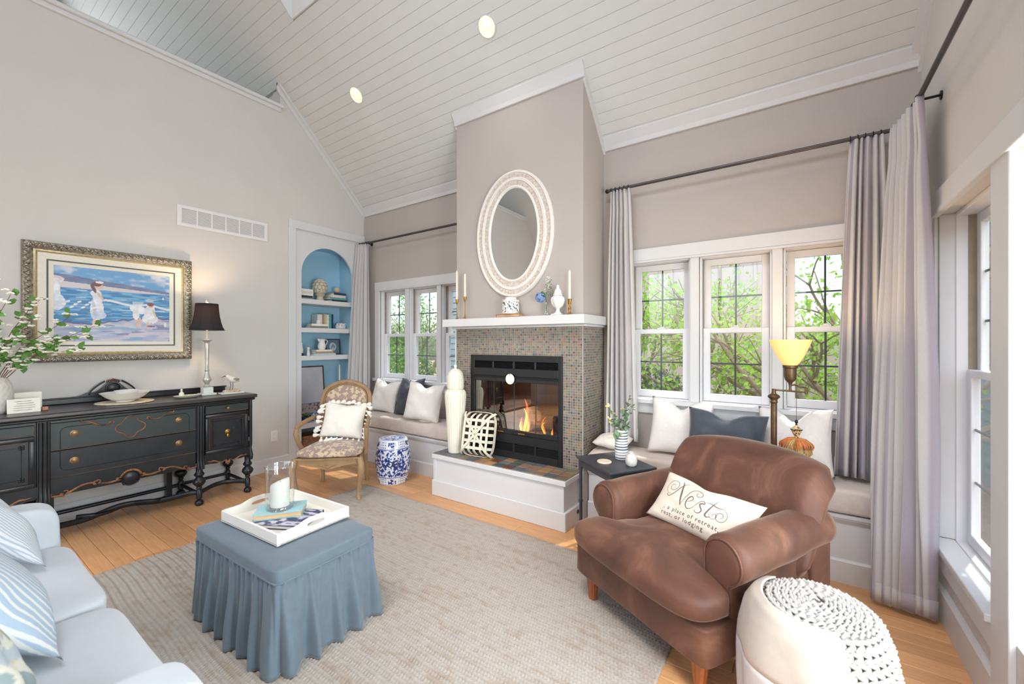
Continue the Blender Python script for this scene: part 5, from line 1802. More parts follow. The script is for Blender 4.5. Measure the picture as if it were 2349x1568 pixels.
# books on the tray
mat('page_cream', (226, 208, 176), 0.8, var=0.1, scale=4, stretch=(1, 1, 90), bmp=0.3, bscale=30, bstretch=(1, 1, 30))
mat('page_white', (230, 226, 214), 0.8, var=0.08, scale=4, stretch=(1, 1, 90))
mat('cover_navy', (44, 60, 92), 0.5, var=0.1)
vcol_mat('cover_print', 0.45)
def book(label, w, d, h, loc, rz, cover, page='page_white', top=None, group=None, rot=None, name='book', cov=0.0025):
    t = thing(name, label, 'book', loc, rz, group, rot)
    p = MB(); p.rbox(-w / 2 + 0.002, -d / 2 + 0.004, cov, w / 2 - 0.004, d / 2 - 0.004, h - cov, 0.002, 1); p.build('page_block', page, t, world=False)
    p = MB(); p.box(-w / 2, -d / 2, 0, w / 2, d / 2, cov); p.box(-w / 2, -d / 2, cov, -w / 2 + 0.003, d / 2, h - cov)
    if top is None:
        p.box(-w / 2, -d / 2, h - cov, w / 2, d / 2, h); p.build('cover', cover, t, world=False)
    else:
        p.build('cover', cover, t, world=False)
        q = MB(); nu, nv = 40, 40
        q.grid(lambda i, j: (-w / 2 + w * i / (nu - 1), -d / 2 + d * j / (nv - 1), h), nu, nv)
        cs = [top(v_[0] / w + .5, v_[1] / d + .5) for v_ in q.v]
        b0 = len(q.v)
        q.build('front_cover', 'cover_print', t, world=False, colors=cs, fix=False)
        p2 = MB(); p2.box(-w / 2, -d / 2, h - cov, w / 2, d / 2, h - 0.0003); p2.build('cover', cover, t, world=False)
    return t
ca1, ca2 = vnoise(81), vnoise(82)
def scenic(u, v):
    n1 = float(ca1(u * 14, v * 10)); 
    if n1 > 0.58: return L(206, 204, 214)
    if n1 > 0.40: return L(112, 124, 158)
    return L(58, 70, 108)
book('blue scenic hardback lying on the tray under the aqua book', 0.21, 0.265, 0.020, (-2.15, 1.105, TZ + 0.0085), rad(-62), 'cover_navy', 'page_white', scenic)
def aqua(u, v):
    n1 = float(ca2(u * 12, v * 12))
    return L(206, 214, 208) if n1 > 0.74 else L(160, 208, 214)
mat('cover_aqua', (160, 208, 214), 0.5, var=0.04)
mat('page_tan', (222, 190, 146), 0.8, var=0.1, scale=4, stretch=(1, 1, 90))
book('aqua paperback with tan pages under the candle glass', 0.155, 0.225, 0.028, (-2.225, 1.105, TZ + 0.029), rad(-38), 'cover_aqua', 'page_tan', aqua)
# hurricane and candle
HZ = TZ + 0.0575
HC = (-2.222, 1.10, HZ)
hg = thing('hurricane_glass', 'clear glass hurricane vase standing on the aqua book', 'glass', HC)
p = MB(); p.lathe([(0.0, 0.0), (0.058, 0.0), (0.063, 0.006), (0.066, 0.02), (0.068, 0.10), (0.069, 0.222), (0.0705, 0.225), (0.0715, 0.222)], c=HC, n=48, cap=False)
o = p.build('glass_wall', 'clear_glass', hg, smooth=60)
p = MB(); p.lathe([(0.0, 0.003), (0.050, 0.003), (0.060, 0.008), (0.058, 0.014), (0.0, 0.010)], c=HC, n=40, cap=False, fn=lambda a, z: 1 + 0.02 * math.sin(7 * a)); p.build('thick_base', 'clear_glass', hg, smooth=60)
p = MB(); p.lathe([(0.0685, 0.2225), (0.0705, 0.2255), (0.0725, 0.2225)], c=HC, n=48, cap=False); p.build('rim', 'window_glass', hg, smooth=60)
mat('candle_wax', (238, 236, 228), 0.5, var=0.02, scale=12)
MATS['candle_wax'].node_tree.nodes['Principled BSDF'].inputs['Subsurface Weight'].default_value = 0.15
cdl = thing('pillar_candle', 'white pillar candle inside the hurricane glass', 'candle', (HC[0], HC[1], HZ + 0.0145))
p = MB()
vn_ = vnoise(5)
p.lathe([(0.0, 0.0145), (0.044, 0.0145), (0.0455, 0.02), (0.0455, 0.130), (0.043, 0.140), (0.034, 0.132), (0.0, 0.128)], c=HC, n=36, cap=False)
p.v = [(x, y, z + (0.014 * (x - HC[0]) / 0.045 + 0.01 * (y - HC[1]) / 0.045 if z > HZ + 0.12 else 0)) for x, y, z in p.v]
p.build('wax', 'candle_wax', cdl, smooth=50)
p = MB(); p.tube([(HC[0], HC[1], HZ + 0.127), (HC[0] + 0.002, HC[1], HZ + 0.142)], 0.0012, 6); p.build('wick', 'soot', cdl)

# ================================================================== GARDEN STOOL
vcol_mat('blue_white_glaze', 0.14, coat=0.4)
GS = (-3.345, 2.765)
gst = thing('garden_stool', 'blue and white porcelain barrel garden stool on the floor', 'garden stool', (GS[0], GS[1], 0))
gpro = [(0.128, 0.0), (0.140, 0.004), (0.150, 0.05), (0.152, 0.06), (0.163, 0.11), (0.170, 0.17), (0.172, 0.22), (0.170, 0.27), (0.163, 0.33), (0.150, 0.385), (0.148, 0.395), (0.141, 0.425), (0.136, 0.434)]
def prof_interp(pro, n):
    zs = [z for _, z in pro]
    out = []
    for k in range(n):
        z = lerp(zs[0], zs[-1], k / (n - 1))
        for i in range(len(pro) - 1):
            if pro[i][1] <= z <= pro[i + 1][1] + 1e-9:
                f = (z - pro[i][1]) / max(1e-9, pro[i + 1][1] - pro[i][1])
                out.append((lerp(pro[i][0], pro[i + 1][0], f), z)); break
    return out
g1, g2, g3 = vnoise(91), vnoise(92), vnoise(93)
def glaze(x, y, z):
    a = math.atan2(y - GS[1], x - GS[0])
    u = a * 0.165
    W, B, D_ = L(226, 230, 236), L(52, 84, 168), L(34, 52, 128)
    if 0.085 < z < 0.345:
        n_ = float(g1(u * 60 + 40, z * 60)) * 0.6 + float(g2(u * 130 + 40, z * 130)) * 0.4
        ring = math.hypot(((u * 6.06 + 20) % 1.0 - 0.5) / 6.06, (z - 0.215))
        if 0.030 < ring < 0.040 or ring < 0.012: return D_
        return D_ if n_ > 0.60 else (B if n_ > 0.505 else W)
    zz = z if z < 0.2 else 0.43 - z
    if 0.075 < zz < 0.082: return B
    k = (a / (2 * PI) * 5 + 10.1) % 1.0 - 0.5
    lap = (abs(k) < 0.20 - (0.10 if zz > 0.05 else 0) and 0.012 < zz < 0.066)
    if lap:
        n_ = float(g2(u * 110 + 40, z * 110))
        return D_ if n_ > 0.5 or abs(abs(k) - 0.185) < 0.02 else (B if n_ > 0.42 else W)
    kk = (a / (2 * PI) * 50 + 100) % 1.0 - 0.5
    if abs(k) > 0.27 and abs(kk) < 0.22 and abs(((zz / 0.024) % 1.0) - 0.5) < 0.2: return B
    return W
p = MB(); p.lathe(prof_interp(gpro, 130), c=(GS[0], GS[1], 0), n=220, cap=False)
p.build('barrel', 'blue_white_glaze', gst, colors=[glaze(*v_) for v_ in p.v], smooth=180, fix=False)
p = MB(); p.lathe([(r, 0.434 + 0.006 * (1 - (r / 0.136) ** 2)) for r in [0.0005 + 0.1355 * k / 40 for k in range(41)]], c=(GS[0], GS[1], 0), n=120, cap=False)
def gtop(x, y, z):
    n_ = float(g1((x) * 60 + 300, y * 60)) * 0.5 + float(g3(x * 110 + 400, y * 110)) * 0.5
    r = math.hypot(x - GS[0], y - GS[1])
    if r > 0.122: return L(214, 222, 236)
    return L(60, 92, 176) if n_ > 0.52 else L(206, 216, 234)
p.build('top', 'blue_white_glaze', gst, colors=[gtop(*v_) for v_ in p.v], smooth=180, fix=False)
p = MB(); p.lathe([(0.12, 0.0), (0.128, 0.0), (0.128, 0.003), (0.12, 0.003)], c=(GS[0], GS[1], 0), n=60, cap=False); p.build('foot_ring', 'ceramic_white', gst)
for k in range(2):
    a = math.atan2(-GS[1], -GS[0]) + (0.16 if k else -0.16)
    c_ = (GS[0] + 0.1715 * math.cos(a), GS[1] + 0.1715 * math.sin(a), 0.215)
    q = MB(); q.M = Matrix.Translation(c_) @ Matrix.Rotation(a, 4, 'Z') @ Matrix.Rotation(rad(90), 4, 'Y')
    q.lathe([(0.013, -0.002), (0.020, 0.0), (0.027, 0.002), (0.030, 0.0005), (0.031, -0.004)], n=24, cap=False); q.M = None
    q.build('coin_handle', 'cover_navy', gst, smooth=60)

# ================================================================== FRENCH ARMCHAIR
mat('pale_oak', (160, 130, 94), 0.55, var=0.16, scale=14, stretch=(1, 1, 0.2), bmp=0.3, bscale=50, bdist=0.003)
def damask():
    m, nt, bs = nt_new('damask')
    tc = nt.nodes.new('ShaderNodeTexCoord')
    mp = nt.nodes.new('ShaderNodeMapping'); mp.inputs['Scale'].default_value = (1, 0.6, 1)
    nt.links.new(tc.outputs['Object'], mp.inputs[0])
    w = nt.nodes.new('ShaderNodeTexVoronoi'); w.inputs['Scale'].default_value = 24; w.distance = 'MINKOWSKI'; w.inputs['Exponent'].default_value = 0.8
    n = nt.nodes.new('ShaderNodeTexNoise'); n.inputs['Scale'].default_value = 55; n.inputs['Detail'].default_value = 1.5
    nt.links.new(mp.outputs[0], w.inputs['Vector']); nt.links.new(mp.outputs[0], n.inputs['Vector'])
    ad = nt.nodes.new('ShaderNodeMath'); ad.operation = 'MULTIPLY_ADD'; ad.inputs[1].default_value = 0.55
    nt.links.new(w.outputs['Distance'], ad.inputs[0]); nt.links.new(n.outputs['Fac'], ad.inputs[2])
    r = ramp(nt, ad.outputs[0], [(0.96, L(210, 186, 156)), (1.0, L(162, 138, 126))])
    nt.links.new(r.outputs[0], bs.inputs['Base Color'])
    bs.inputs['Roughness'].default_value = 0.75
    bs.inputs['Sheen Weight'].default_value = 0.3
    bn = noise(nt, 300, detail=2); bump(nt, bs, bn.outputs['Fac'], 0.2, 0.001)
damask()
FC = (-3.565, 2.285)
fc = thing('french_armchair', 'carved pale wood armchair with beige damask upholstery beside the bookcase', 'armchair', (FC[0], FC[1], 0), rad(41))
def fb(nm, q, mt, par=None, smooth=60):
    return q.build(nm, mt, par or fc, world=False, smooth=smooth)
for sx in (-1, 1):
    q = MB()
    q.tube([(sx * 0.272, -0.262, 0.375), (sx * 0.285, -0.275, 0.33), (sx * 0.290, -0.283, 0.27), (sx * 0.278, -0.272, 0.18), (sx * 0.262, -0.258, 0.09), (sx * 0.258, -0.255, 0.05), (sx * 0.266, -0.266, 0.022), (sx * 0.275, -0.278, 0.004)],
           [0.026, 0.030, 0.030, 0.024, 0.018, 0.016, 0.019, 0.017], 12)
    fb('leg', q, 'pale_oak')
    q = MB()
    q.tube([(sx * 0.200, 0.225, 0.38), (sx * 0.205, 0.235, 0.28), (sx * 0.208, 0.25, 0.18), (sx * 0.206, 0.262, 0.09), (sx * 0.215, 0.285, 0.015), (sx * 0.217, 0.288, 0.002)], [0.022, 0.022, 0.019, 0.017, 0.020, 0.017], 10)
    fb('leg', q, 'pale_oak')
# seat rails
q = MB(); n = 36
for k in range(n):
    a, b_ = -0.285 + 0.57 * k / n, -0.285 + 0.57 * (k + 1) / n
    def low(t):
        u = t / 0.285
        return 0.330 - 0.030 * (0.5 + 0.5 * math.cos(u * PI)) - 0.016 * math.exp(-(u / 0.25) ** 2) - 0.02 * sm(0.75, 1.0, abs(u))
    def bow(t): return -0.262 - 0.018 * math.cos(t / 0.285 * PI / 2)
    for y_off in (0,):
        va = [(a, bow(a), low(a)), (b_, bow(b_), low(b_)), (b_, bow(b_), 0.384), (a, bow(a), 0.384)]
        vb = [(x, y + 0.03, z) for x, y, z in va]
        q.add(va + vb, [(0, 1, 2, 3), (7, 6, 5, 4), (0, 4, 5, 1), (3, 2, 6, 7)] + ([(0, 3, 7, 4)] if k == 0 else []) + ([(1, 5, 6, 2)] if k == n - 1 else []))
ar_ = fb('front_rail', q, 'pale_oak', smooth=40)
q = MB()
for k in range(-6, 7):
    q.ell((k * 0.011, -0.283, 0.318 - 0.006 * math.cos(k / 6 * PI)), 0.009, 0.006, 0.010 - abs(k) * 0.0008, 8, 6)
for k in range(8):
    a = 2 * PI * k / 8
    q.ell((0.017 * math.cos(a), -0.285, 0.314 + 0.015 * math.sin(a)), 0.008, 0.006, 0.007, 8, 6)
fb('carved_shell', q, 'pale_oak', ar_)
q = MB(); q.tube([(x, -0.268 - 0.018 * math.cos(x / 0.285 * PI / 2) - 0.012, 0.376) for x in [-0.28 + 0.56 * k / 30 for k in range(31)]], 0.005, 8); fb('bead', q, 'pale_oak', ar_)
for sx in (-1, 1):
    q = MB(); q.add([(sx * 0.27, -0.26, 0.315), (sx * 0.205, 0.235, 0.315), (sx * 0.205, 0.235, 0.384), (sx * 0.27, -0.26, 0.384), (sx * 0.245, -0.26, 0.315), (sx * 0.18, 0.235, 0.315), (sx * 0.18, 0.235, 0.384), (sx * 0.245, -0.26, 0.384)],
             [(0, 1, 2, 3), (7, 6, 5, 4), (0, 4, 5, 1), (3, 2, 6, 7), (0, 3, 7, 4), (1, 5, 6, 2)]); fb('side_rail', q, 'pale_oak', smooth=None)
q = MB(); q.box(-0.2, 0.21, 0.32, 0.2, 0.235, 0.384); fb('back_rail', q, 'pale_oak', smooth=None)
# seat pad
q = MB(); N1, N2 = 64, 26
for j in range(N2 + 1):
    p_ = -PI / 2 + PI * j / N2
    for i in range(N1):
        a = 2 * PI * i / N1
        k_ = 0.35
        cx_ = math.copysign(abs(math.cos(a)) ** k_, math.cos(a)) * abs(math.cos(p_)) ** 0.3
        cy_ = math.copysign(abs(math.sin(a)) ** k_, math.sin(a)) * abs(math.cos(p_)) ** 0.3
        y = -0.015 + cy_ * 0.27 - (0.02 * (1 - cx_ * cx_) if cy_ < -0.3 else 0)
        hw = lerp(0.292, 0.215, (cy_ + 1) / 2)
        z = 0.415 + math.copysign(abs(math.sin(p_)) ** 0.55, p_) * 0.030 + (0.032 * (1 - cx_ ** 2) * (1 - cy_ ** 2) if p_ > 0 else 0)
        q.v.append((cx_ * hw, y, z))
for j in range(N2):
    for i in range(N1):
        i2 = (i + 1) % N1
        q.f.append((j * N1 + i, j * N1 + i2, (j + 1) * N1 + i2, (j + 1) * N1 + i))
fb('seat', q, 'damask', smooth=180)
# back: tilted cartouche
TB = Matrix.Translation((0, 0.225, 0.40)) @ Matrix.Rotation(rad(-13), 4, 'X')
def outline(t, g=0.0):
    a = 2 * PI * t
    ca, sa = math.cos(a), math.sin(a)
    e = 0.62
    x = math.copysign(abs(ca) ** e, ca) * (0.232 - g) * (1.0 + 0.05 * sa)
    z = 0.335 + math.copysign(abs(sa) ** e, sa) * (0.245 - g)
    if sa > 0: z += 0.030 * math.exp(-(x / 0.11) ** 2) * sa
    return x, z
q = MB(); q.M = TB
q.tube([(outline(k / 96)[0], 0, outline(k / 96)[1]) for k in range(97)], 0.0235, 12, sq=0.85)
q.M = None
bf = fb('back_frame', q, 'pale_oak')
q = MB(); q.M = TB
q.tube([(outline(k / 96, 0.026)[0], -0.012, outline(k / 96, 0.026)[1]) for k in range(97)], 0.006, 8); q.M = None
fb('inner_bead', q, 'pale_oak', bf)
q = MB(); q.M = TB
for k in range(-5, 6):
    q.ell((k * 0.017, -0.012, 0.606 - abs(k) * 0.0045), 0.013, 0.012, 0.014 - abs(k) * 0.001, 8, 6)
q.M = None
fb('crest_carving', q, 'pale_oak', bf)
for side, th in ((-1, 0.045), (1, 0.020)):
    q = MB(); q.M = TB
    nr, na = 14, 72
    for j in range(nr + 1):
        r = j / nr
        for i in range(na):
            x, z = outline(i / na, 0.020)
            q.v.append(tuple(TB @ Vector((x * r, side * th * (1 - r ** 3.0), 0.335 + (z - 0.335) * r))))
    for j in range(nr):
        for i in range(na):
            i2 = (i + 1) % na
            q.f.append((j * na + i, j * na + i2, (j + 1) * na + i2, (j + 1) * na + i))
    q.M = None
    fb('back_upholstery', q, 'damask', smooth=180)
for sx in (-1, 1):
    q = MB(); q.tube([(sx * 0.198, 0.228, 0.36), (sx * 0.19, 0.24, 0.45), (sx * 0.185, 0.255, 0.54)], [0.02, 0.018, 0.018], 10); fb('back_stile', q, 'pale_oak')
    # arm and its support
    q = MB()
    q.tube([tuple(TB @ Vector((sx * 0.235, 0, 0.27))), (sx * 0.252, 0.15, 0.672), (sx * 0.280, 0.05, 0.660), (sx * 0.300, -0.06, 0.642), (sx * 0.305, -0.13, 0.634), (sx * 0.300, -0.165, 0.618)], [0.018, 0.019, 0.021, 0.023, 0.025, 0.018], 12, sq=0.8)
    a_ = fb('arm', q, 'pale_oak')
    q = MB()
    q.tube([(sx * 0.302, -0.145, 0.628), (sx * 0.306, -0.155, 0.57), (sx * 0.298, -0.125, 0.50), (sx * 0.288, -0.085, 0.44), (sx * 0.280, -0.075, 0.37)], [0.020, 0.022, 0.018, 0.020, 0.022], 12)
    fb('arm_support', q, 'pale_oak', a_)
# tasselled pillow on it
mat('cotton_cream', (240, 236, 226), 0.95, var=0.03, scale=50, bmp=0.4, bscale=240, bdist=0.0015, sheen=0.2)
RF = Matrix.Rotation(rad(41), 4, 'Z')
pc = Matrix.Translation((FC[0], FC[1], 0)) @ RF @ Matrix.Translation((0.02, 0.045, 0.485)) @ Matrix.Rotation(rad(5), 4, 'Y') @ Matrix.Rotation(rad(-22), 4, 'X')
tpw = thing('tassel_pillow', 'cream pillow edged with chunky tassels on the damask armchair', 'pillow', tuple(pc.translation), rot=pc.to_euler())
w_, h_ = 0.40, 0.34
q = pillow_mb(w_, h_, 0.13, 101, 0.012)
q.build('pillow_body', 'cotton_cream', tpw, world=False, smooth=180)
rnd = random.Random(6)
q = MB()
q.lathe([(0.002, 0.0), (0.008, 0.004), (0.010, 0.012), (0.008, 0.018), (0.015, 0.028), (0.020, 0.042), (0.018, 0.058), (0.008, 0.063), (0.0, 0.063)], n=12, cap=False, fn=lambda a, z: 1 + 0.12 * math.sin(6 * a))
t0 = None
def tassel_at(x, z, ang):
    global t0
    rot = Euler((rnd.uniform(-0.3, 0.3), ang, 0)).to_matrix().to_euler()
    if t0 is None:
        t0 = q.build('tassel', 'cotton_cream', tpw, world=False, loc=(x, 0, z), rot=rot, smooth=60)
    else:
        share(t0, 'tassel', (x, rnd.uniform(-0.008, 0.008), z), tpw, rot)
for k in range(8):
    f = (k + 0.5) / 8
    tassel_at(lerp(-w_ / 2, w_ / 2, f) * 0.98, h_ * 0.985, rnd.uniform(0.9, 1.5))
    tassel_at(lerp(-w_ / 2, w_ / 2, f) * 0.98, h_ * 0.01, PI + rnd.uniform(-1.2, 1.2))
    tassel_at(-w_ / 2 * 0.96, lerp(0, h_, f), -PI / 2 + rnd.uniform(-0.9, 0.2))
    tassel_at(w_ / 2 * 0.96, lerp(0, h_, f), PI / 2 + rnd.uniform(-0.2, 0.9))
# ================================================================== BROWN VELVET ARMCHAIR
def velvet():
    m, nt, bs = nt_new('brown_velvet')
    n = noise(nt, 3.2, detail=6, rough=0.62, dist=0.8)
    r = ramp(nt, n.outputs['Fac'], [(0.30, L(72, 42, 30)), (0.50, L(94, 59, 43)), (0.74, L(134, 93, 72))])
    nt.links.new(r.outputs[0], bs.inputs['Base Color'])
    bs.inputs['Roughness'].default_value = 0.62
    bs.inputs['Sheen Weight'].default_value = 0.45
    bs.inputs['Sheen Roughness'].default_value = 0.35
    bs.inputs['Sheen Tint'].default_value = L(236, 206, 184)
    bn = noise(nt, 180, detail=2); bump(nt, bs, bn.outputs['Fac'], 0.12, 0.0015)
velvet()
mat('turned_walnut', (150, 84, 44), 0.35, var=0.3, scale=12, stretch=(8, 8, 1), coat=0.3)
AC = (-0.650, 1.865)
AR = rad(-28)
ac_ = thing('velvet_armchair', 'deep brown velvet armchair with rolled arms and fluted wooden legs', 'armchair', (AC[0], AC[1], 0.0), AR)
def ab(nm, q, mt='brown_velvet', par=None, smooth=180):
    return q.build(nm, mt, par or ac_, world=False, smooth=smooth)
vnA = vnoise(201)
# legs: fluted front, plain rear
for sx in (-1, 1):
    q = MB()
    q.lathe([(0.0, 0.0), (0.019, 0.0), (0.021, 0.01), (0.026, 0.06), (0.033, 0.125), (0.036, 0.130), (0.036, 0.155), (0, 0.155)], c=(sx * 0.335, 0.085, 0.014), n=48, cap=False, fn=lambda a, z: 1 + (0.06 * math.sin(12 * a) if 0.008 < z < 0.127 else 0))
    ab('leg', q, 'turned_walnut', smooth=50)
    q = MB(); q.tube([(sx * 0.30, 0.80, 0.155), (sx * 0.30, 0.84, 0.003)], [0.026, 0.018], 10); ab('leg', q, 'turned_walnut', smooth=50)
# base
soft_box(-0.415, 0.415, 0.012, 0.875, 0.155, 0.315, 202, 0.10, 0.0, 0.003).build('base', 'brown_velvet', ac_, world=False, smooth=180)
# T-shaped seat cushion
def tseat():
    q = MB()
    N1, N2 = 120, 36
    def spw(v, e): return math.copysign(abs(v) ** e, v)
    for j in range(N2 + 1):
        p_ = -PI / 2 + PI * j / N2
        for i in range(N1):
            a = 2 * PI * i / N1
            c1 = spw(math.cos(a), 0.3) * abs(math.cos(p_)) ** 0.32
            c2 = spw(math.sin(a), 0.3) * abs(math.cos(p_)) ** 0.32
            y = lerp(-0.035, 0.66, (c2 + 1) / 2)
            hw = 0.275 + 0.150 * (1 - sm(0.15, 0.23, y))
            sag = 0.028 * (1 - c1 * c1) * (1 - c2 * c2)
            z = 0.375 + spw(math.sin(p_), 0.6) * 0.066 + (sag if p_ > 0 else 0)
            z += (float(vnA(c1 * 2.4 + 8, y * 6)) - 0.5) * 0.010 if p_ > 0 else 0
            y -= 0.014 * (1 - c1 * c1) if y < 0.05 else 0
            q.v.append((c1 * hw, y, z))
    for j in range(N2):
        for i in range(N1):
            i2 = (i + 1) % N1
            q.f.append((j * N1 + i, j * N1 + i2, (j + 1) * N1 + i2, (j + 1) * N1 + i))
    return q
sc_ = ab('seat_cushion', tseat())
# rolled arms
def arm(sx):
    q = MB()
    secs = 22
    def ring(t):
        y = lerp(0.205, 0.87, t)
        r = lerp(0.102, 0.094, t)
        cx_, cz_ = 0.362, lerp(0.518, 0.535, t)
        pts = [(0.275, 0.20), (0.272, 0.34), (0.270, 0.44)]
        for k in range(19):
            a = rad(170 - k * (245 / 18))
            pts.append((cx_ + r * math.cos(a), cz_ + r * math.sin(a)))
        pts += [(0.398, 0.415), (0.412, 0.36), (0.415, 0.28), (0.415, 0.20)]
        return y, pts
    m = None
    def smoothpts(pts, it=2):
        for _ in range(it):
            out = [pts[0]]
            for i in range(1, len(pts) - 1):
                out.append(((pts[i - 1][0] + 2 * pts[i][0] + pts[i + 1][0]) / 4, (pts[i - 1][1] + 2 * pts[i][1] + pts[i + 1][1]) / 4))
            out.append(pts[-1]); pts = out
        return pts
    rows = []
    for (dy, sc) in ((-0.030, 0.30), (-0.029, 0.62), (-0.024, 0.82), (-0.014, 0.94)):
        y, pts = ring(0); pts = smoothpts(pts)
        c = (sum(p_[0] for p_ in pts) / len(pts), sum(p_[1] for p_ in pts) / len(pts))
        rows.append([(sx * (c[0] + (a - c[0]) * sc), y + dy, c[1] + (b_ - c[1]) * (0.5 + 0.5 * sc if b_ < 0.4 else sc)) for a, b_ in pts])
    for s in range(secs + 1):
        t = s / secs
        y, pts = ring(t); pts = smoothpts(pts)
        w = 0.006 * math.sin(t * 17 + 1)
        rows.append([(sx * (a + (float(vnA(t * 9 + sx, b_ * 14)) - .5) * 0.008), y, b_ + (float(vnA(t * 7 + 3 + sx, a * 11)) - .5) * 0.008) for a, b_ in pts])
    n = len(rows[0])
    for r_ in rows: q.v += r_
    for j in range(len(rows) - 1):
        for i in range(n):
            i2 = (i + 1) % n
            q.f.append((j * n + i, j * n + i2, (j + 1) * n + i2, (j + 1) * n + i))
    q.f.append(tuple(range(n))); q.f.append(tuple((len(rows) - 1) * n + i for i in range(n)))
    a_ = ab('arm', q)
    # welted scroll panel on the arm front
    y, pts = ring(0); pts = smoothpts(pts)
    q = MB(); c = (0.357, 0.46)
    q.tube([(sx * (c[0] + (a - c[0]) * 0.86), y - 0.024, c[1] + (b_ - c[1]) * 0.92) for a, b_ in pts], 0.0045, 6)
    ab('welt', q, 'brown_velvet', a_)
    return a_
arm(-1); arm(1)
# back: arched, slightly wrapped, with a soft inner pad
def back():
    q = MB()
    ns, nl = 40, 36
    for i in range(ns + 1):
        s = -1 + 2 * i / ns
        e = abs(s)
        top = 0.845 - 0.055 * e ** 2.4 - 0.07 * sm(0.88, 1.0, e)
        x = 0.015 + s * (0.425 - 0.02 * (1 - e))
        wrap = -0.055 * e ** 3
        th = 0.165 * (1 - 0.75 * sm(0.86, 1.0, e) )
        bot = 0.30 + 0.10 * sm(0.85, 1.0, e)
        for k in range(nl):
            a = 2 * PI * k / nl
            c1 = math.copysign(abs(math.cos(a)) ** 0.55, math.cos(a)); c2 = math.copysign(abs(math.sin(a)) ** 0.42, math.sin(a))
            h = (c2 + 1) / 2
            z = lerp(bot, top, h)
            lean = 0.16 * h + 0.03 * h * h
            y = 0.715 + lean + wrap + c1 * th / 2
            if c1 < 0: y -= 0.045 * math.sin(PI * min(1, h * 1.1)) * (1 - e ** 2)
            roll = 0.03 * sm(0.8, 1.0, h)
            q.v.append((x, y + roll + (float(vnA(s * 4 + 20, h * 5 + c1)) - 0.5) * 0.012, z))
    for i in range(ns):
        for k in range(nl):
            k2 = (k + 1) % nl
            q.f.append((i * nl + k, i * nl + k2, (i + 1) * nl + k2, (i + 1) * nl + k))
    q.f.append(tuple(range(nl))); q.f.append(tuple(ns * nl + k for k in range(nl)))
    return q
ab('back', back())
# outside back panel down to the base
soft_box(-0.425, 0.425, 0.72, 0.885, 0.16, 0.62, 205, 0.12, 0.0, 0.003).build('outside_back', 'brown_velvet', ac_, world=False, smooth=180)

# ---- lettered pillow
mat('pillow_canvas', (228, 216, 200), 0.95, var=0.05, scale=14, bmp=0.35, bscale=200, bdist=0.002)
mat('letter_grey', (112, 102, 94), 0.9, var=0.08)
mat('letter_dark', (58, 54, 52), 0.9, var=0.08)
NM = Matrix.Translation((AC[0], AC[1], 0)) @ Matrix.Rotation(AR, 4, 'Z') @ Matrix.Translation((0.055, 0.365, 0.458)) @ Matrix.Rotation(rad(4), 4, 'Z') @ Matrix.Rotation(rad(3), 4, 'Y') @ Matrix.Rotation(rad(-42), 4, 'X')
npw = thing('lettered_pillow', 'cream lumbar pillow lettered Nest on the brown armchair', 'pillow', tuple(NM.translation), rot=NM.to_euler())
NW, NH, NT = 0.53, 0.27, 0.12
NP = pillow_fn(NW, NH, NT, 211, 0.02)
def nest_mb():
    q = MB(); n = 34
    for side in (-1, 1):
        q.grid(lambda i, j: NP(-1 + 2 * i / (n - 1), -1 + 2 * j / (n - 1), side), n, n)
    return q
nest_mb().build('pillow_body', 'pillow_canvas', npw, world=False, smooth=180)
def on_pillow(a, b_, lift=0.0012):
    """a,b in metres from the pillow's lower left corner -> point just above the front face"""
    u = max(-0.985, min(0.985, 2 * a / NW - 1)); v = max(-0.985, min(0.985, 2 * b_ / NH - 1))
    x, y, z = NP(u, v, -1)
    return (x, y - lift, z)
def stroke(pts, w0, w1, name, mt, par):
    """calligraphic ribbon through (a,b) points, fat in the middle"""
    P = []
    for i in range(len(pts) - 1):        # Catmull-Rom
        p0 = pts[max(i - 1, 0)]; p1 = pts[i]; p2 = pts[i + 1]; p3 = pts[min(i + 2, len(pts) - 1)]
        for k in range(8):
            t = k / 8
            P.append(tuple(0.5 * ((2 * p1[d]) + (-p0[d] + p2[d]) * t + (2 * p0[d] - 5 * p1[d] + 4 * p2[d] - p3[d]) * t * t + (-p0[d] + 3 * p1[d] - 3 * p2[d] + p3[d]) * t ** 3) for d in (0, 1)))
    P.append(pts[-1])
    q = MB(); m = len(P)
    for i, (a, b_) in enumerate(P):
        tx = P[min(i + 1, m - 1)][0] - P[max(i - 1, 0)][0]; ty = P[min(i + 1, m - 1)][1] - P[max(i - 1, 0)][1]
        l_ = math.hypot(tx, ty) or 1
        w = lerp(w0, w1, math.sin(PI * i / (m - 1)) ** 1.5) / 2
        nx_, ny_ = -ty / l_ * w, tx / l_ * w
        q.v += [on_pillow(a + nx_, b_ + ny_), on_pillow(a - nx_, b_ - ny_)]
    q.f = [(2 * i, 2 * i + 1, 2 * i + 3, 2 * i + 2) for i in range(m - 1)]
    o = q.build(name, mt, par, world=False)
    return o
def spiral(cx, cy, r0, r1, a0, turns, n=22):
    return [(cx + lerp(r0, r1, k / n) * math.cos(a0 + turns * 2 * PI * k / n), cy + lerp(r0, r1, k / n) * math.sin(a0 + turns * 2 * PI * k / n)) for k in range(n + 1)]
S = 'script_letter'
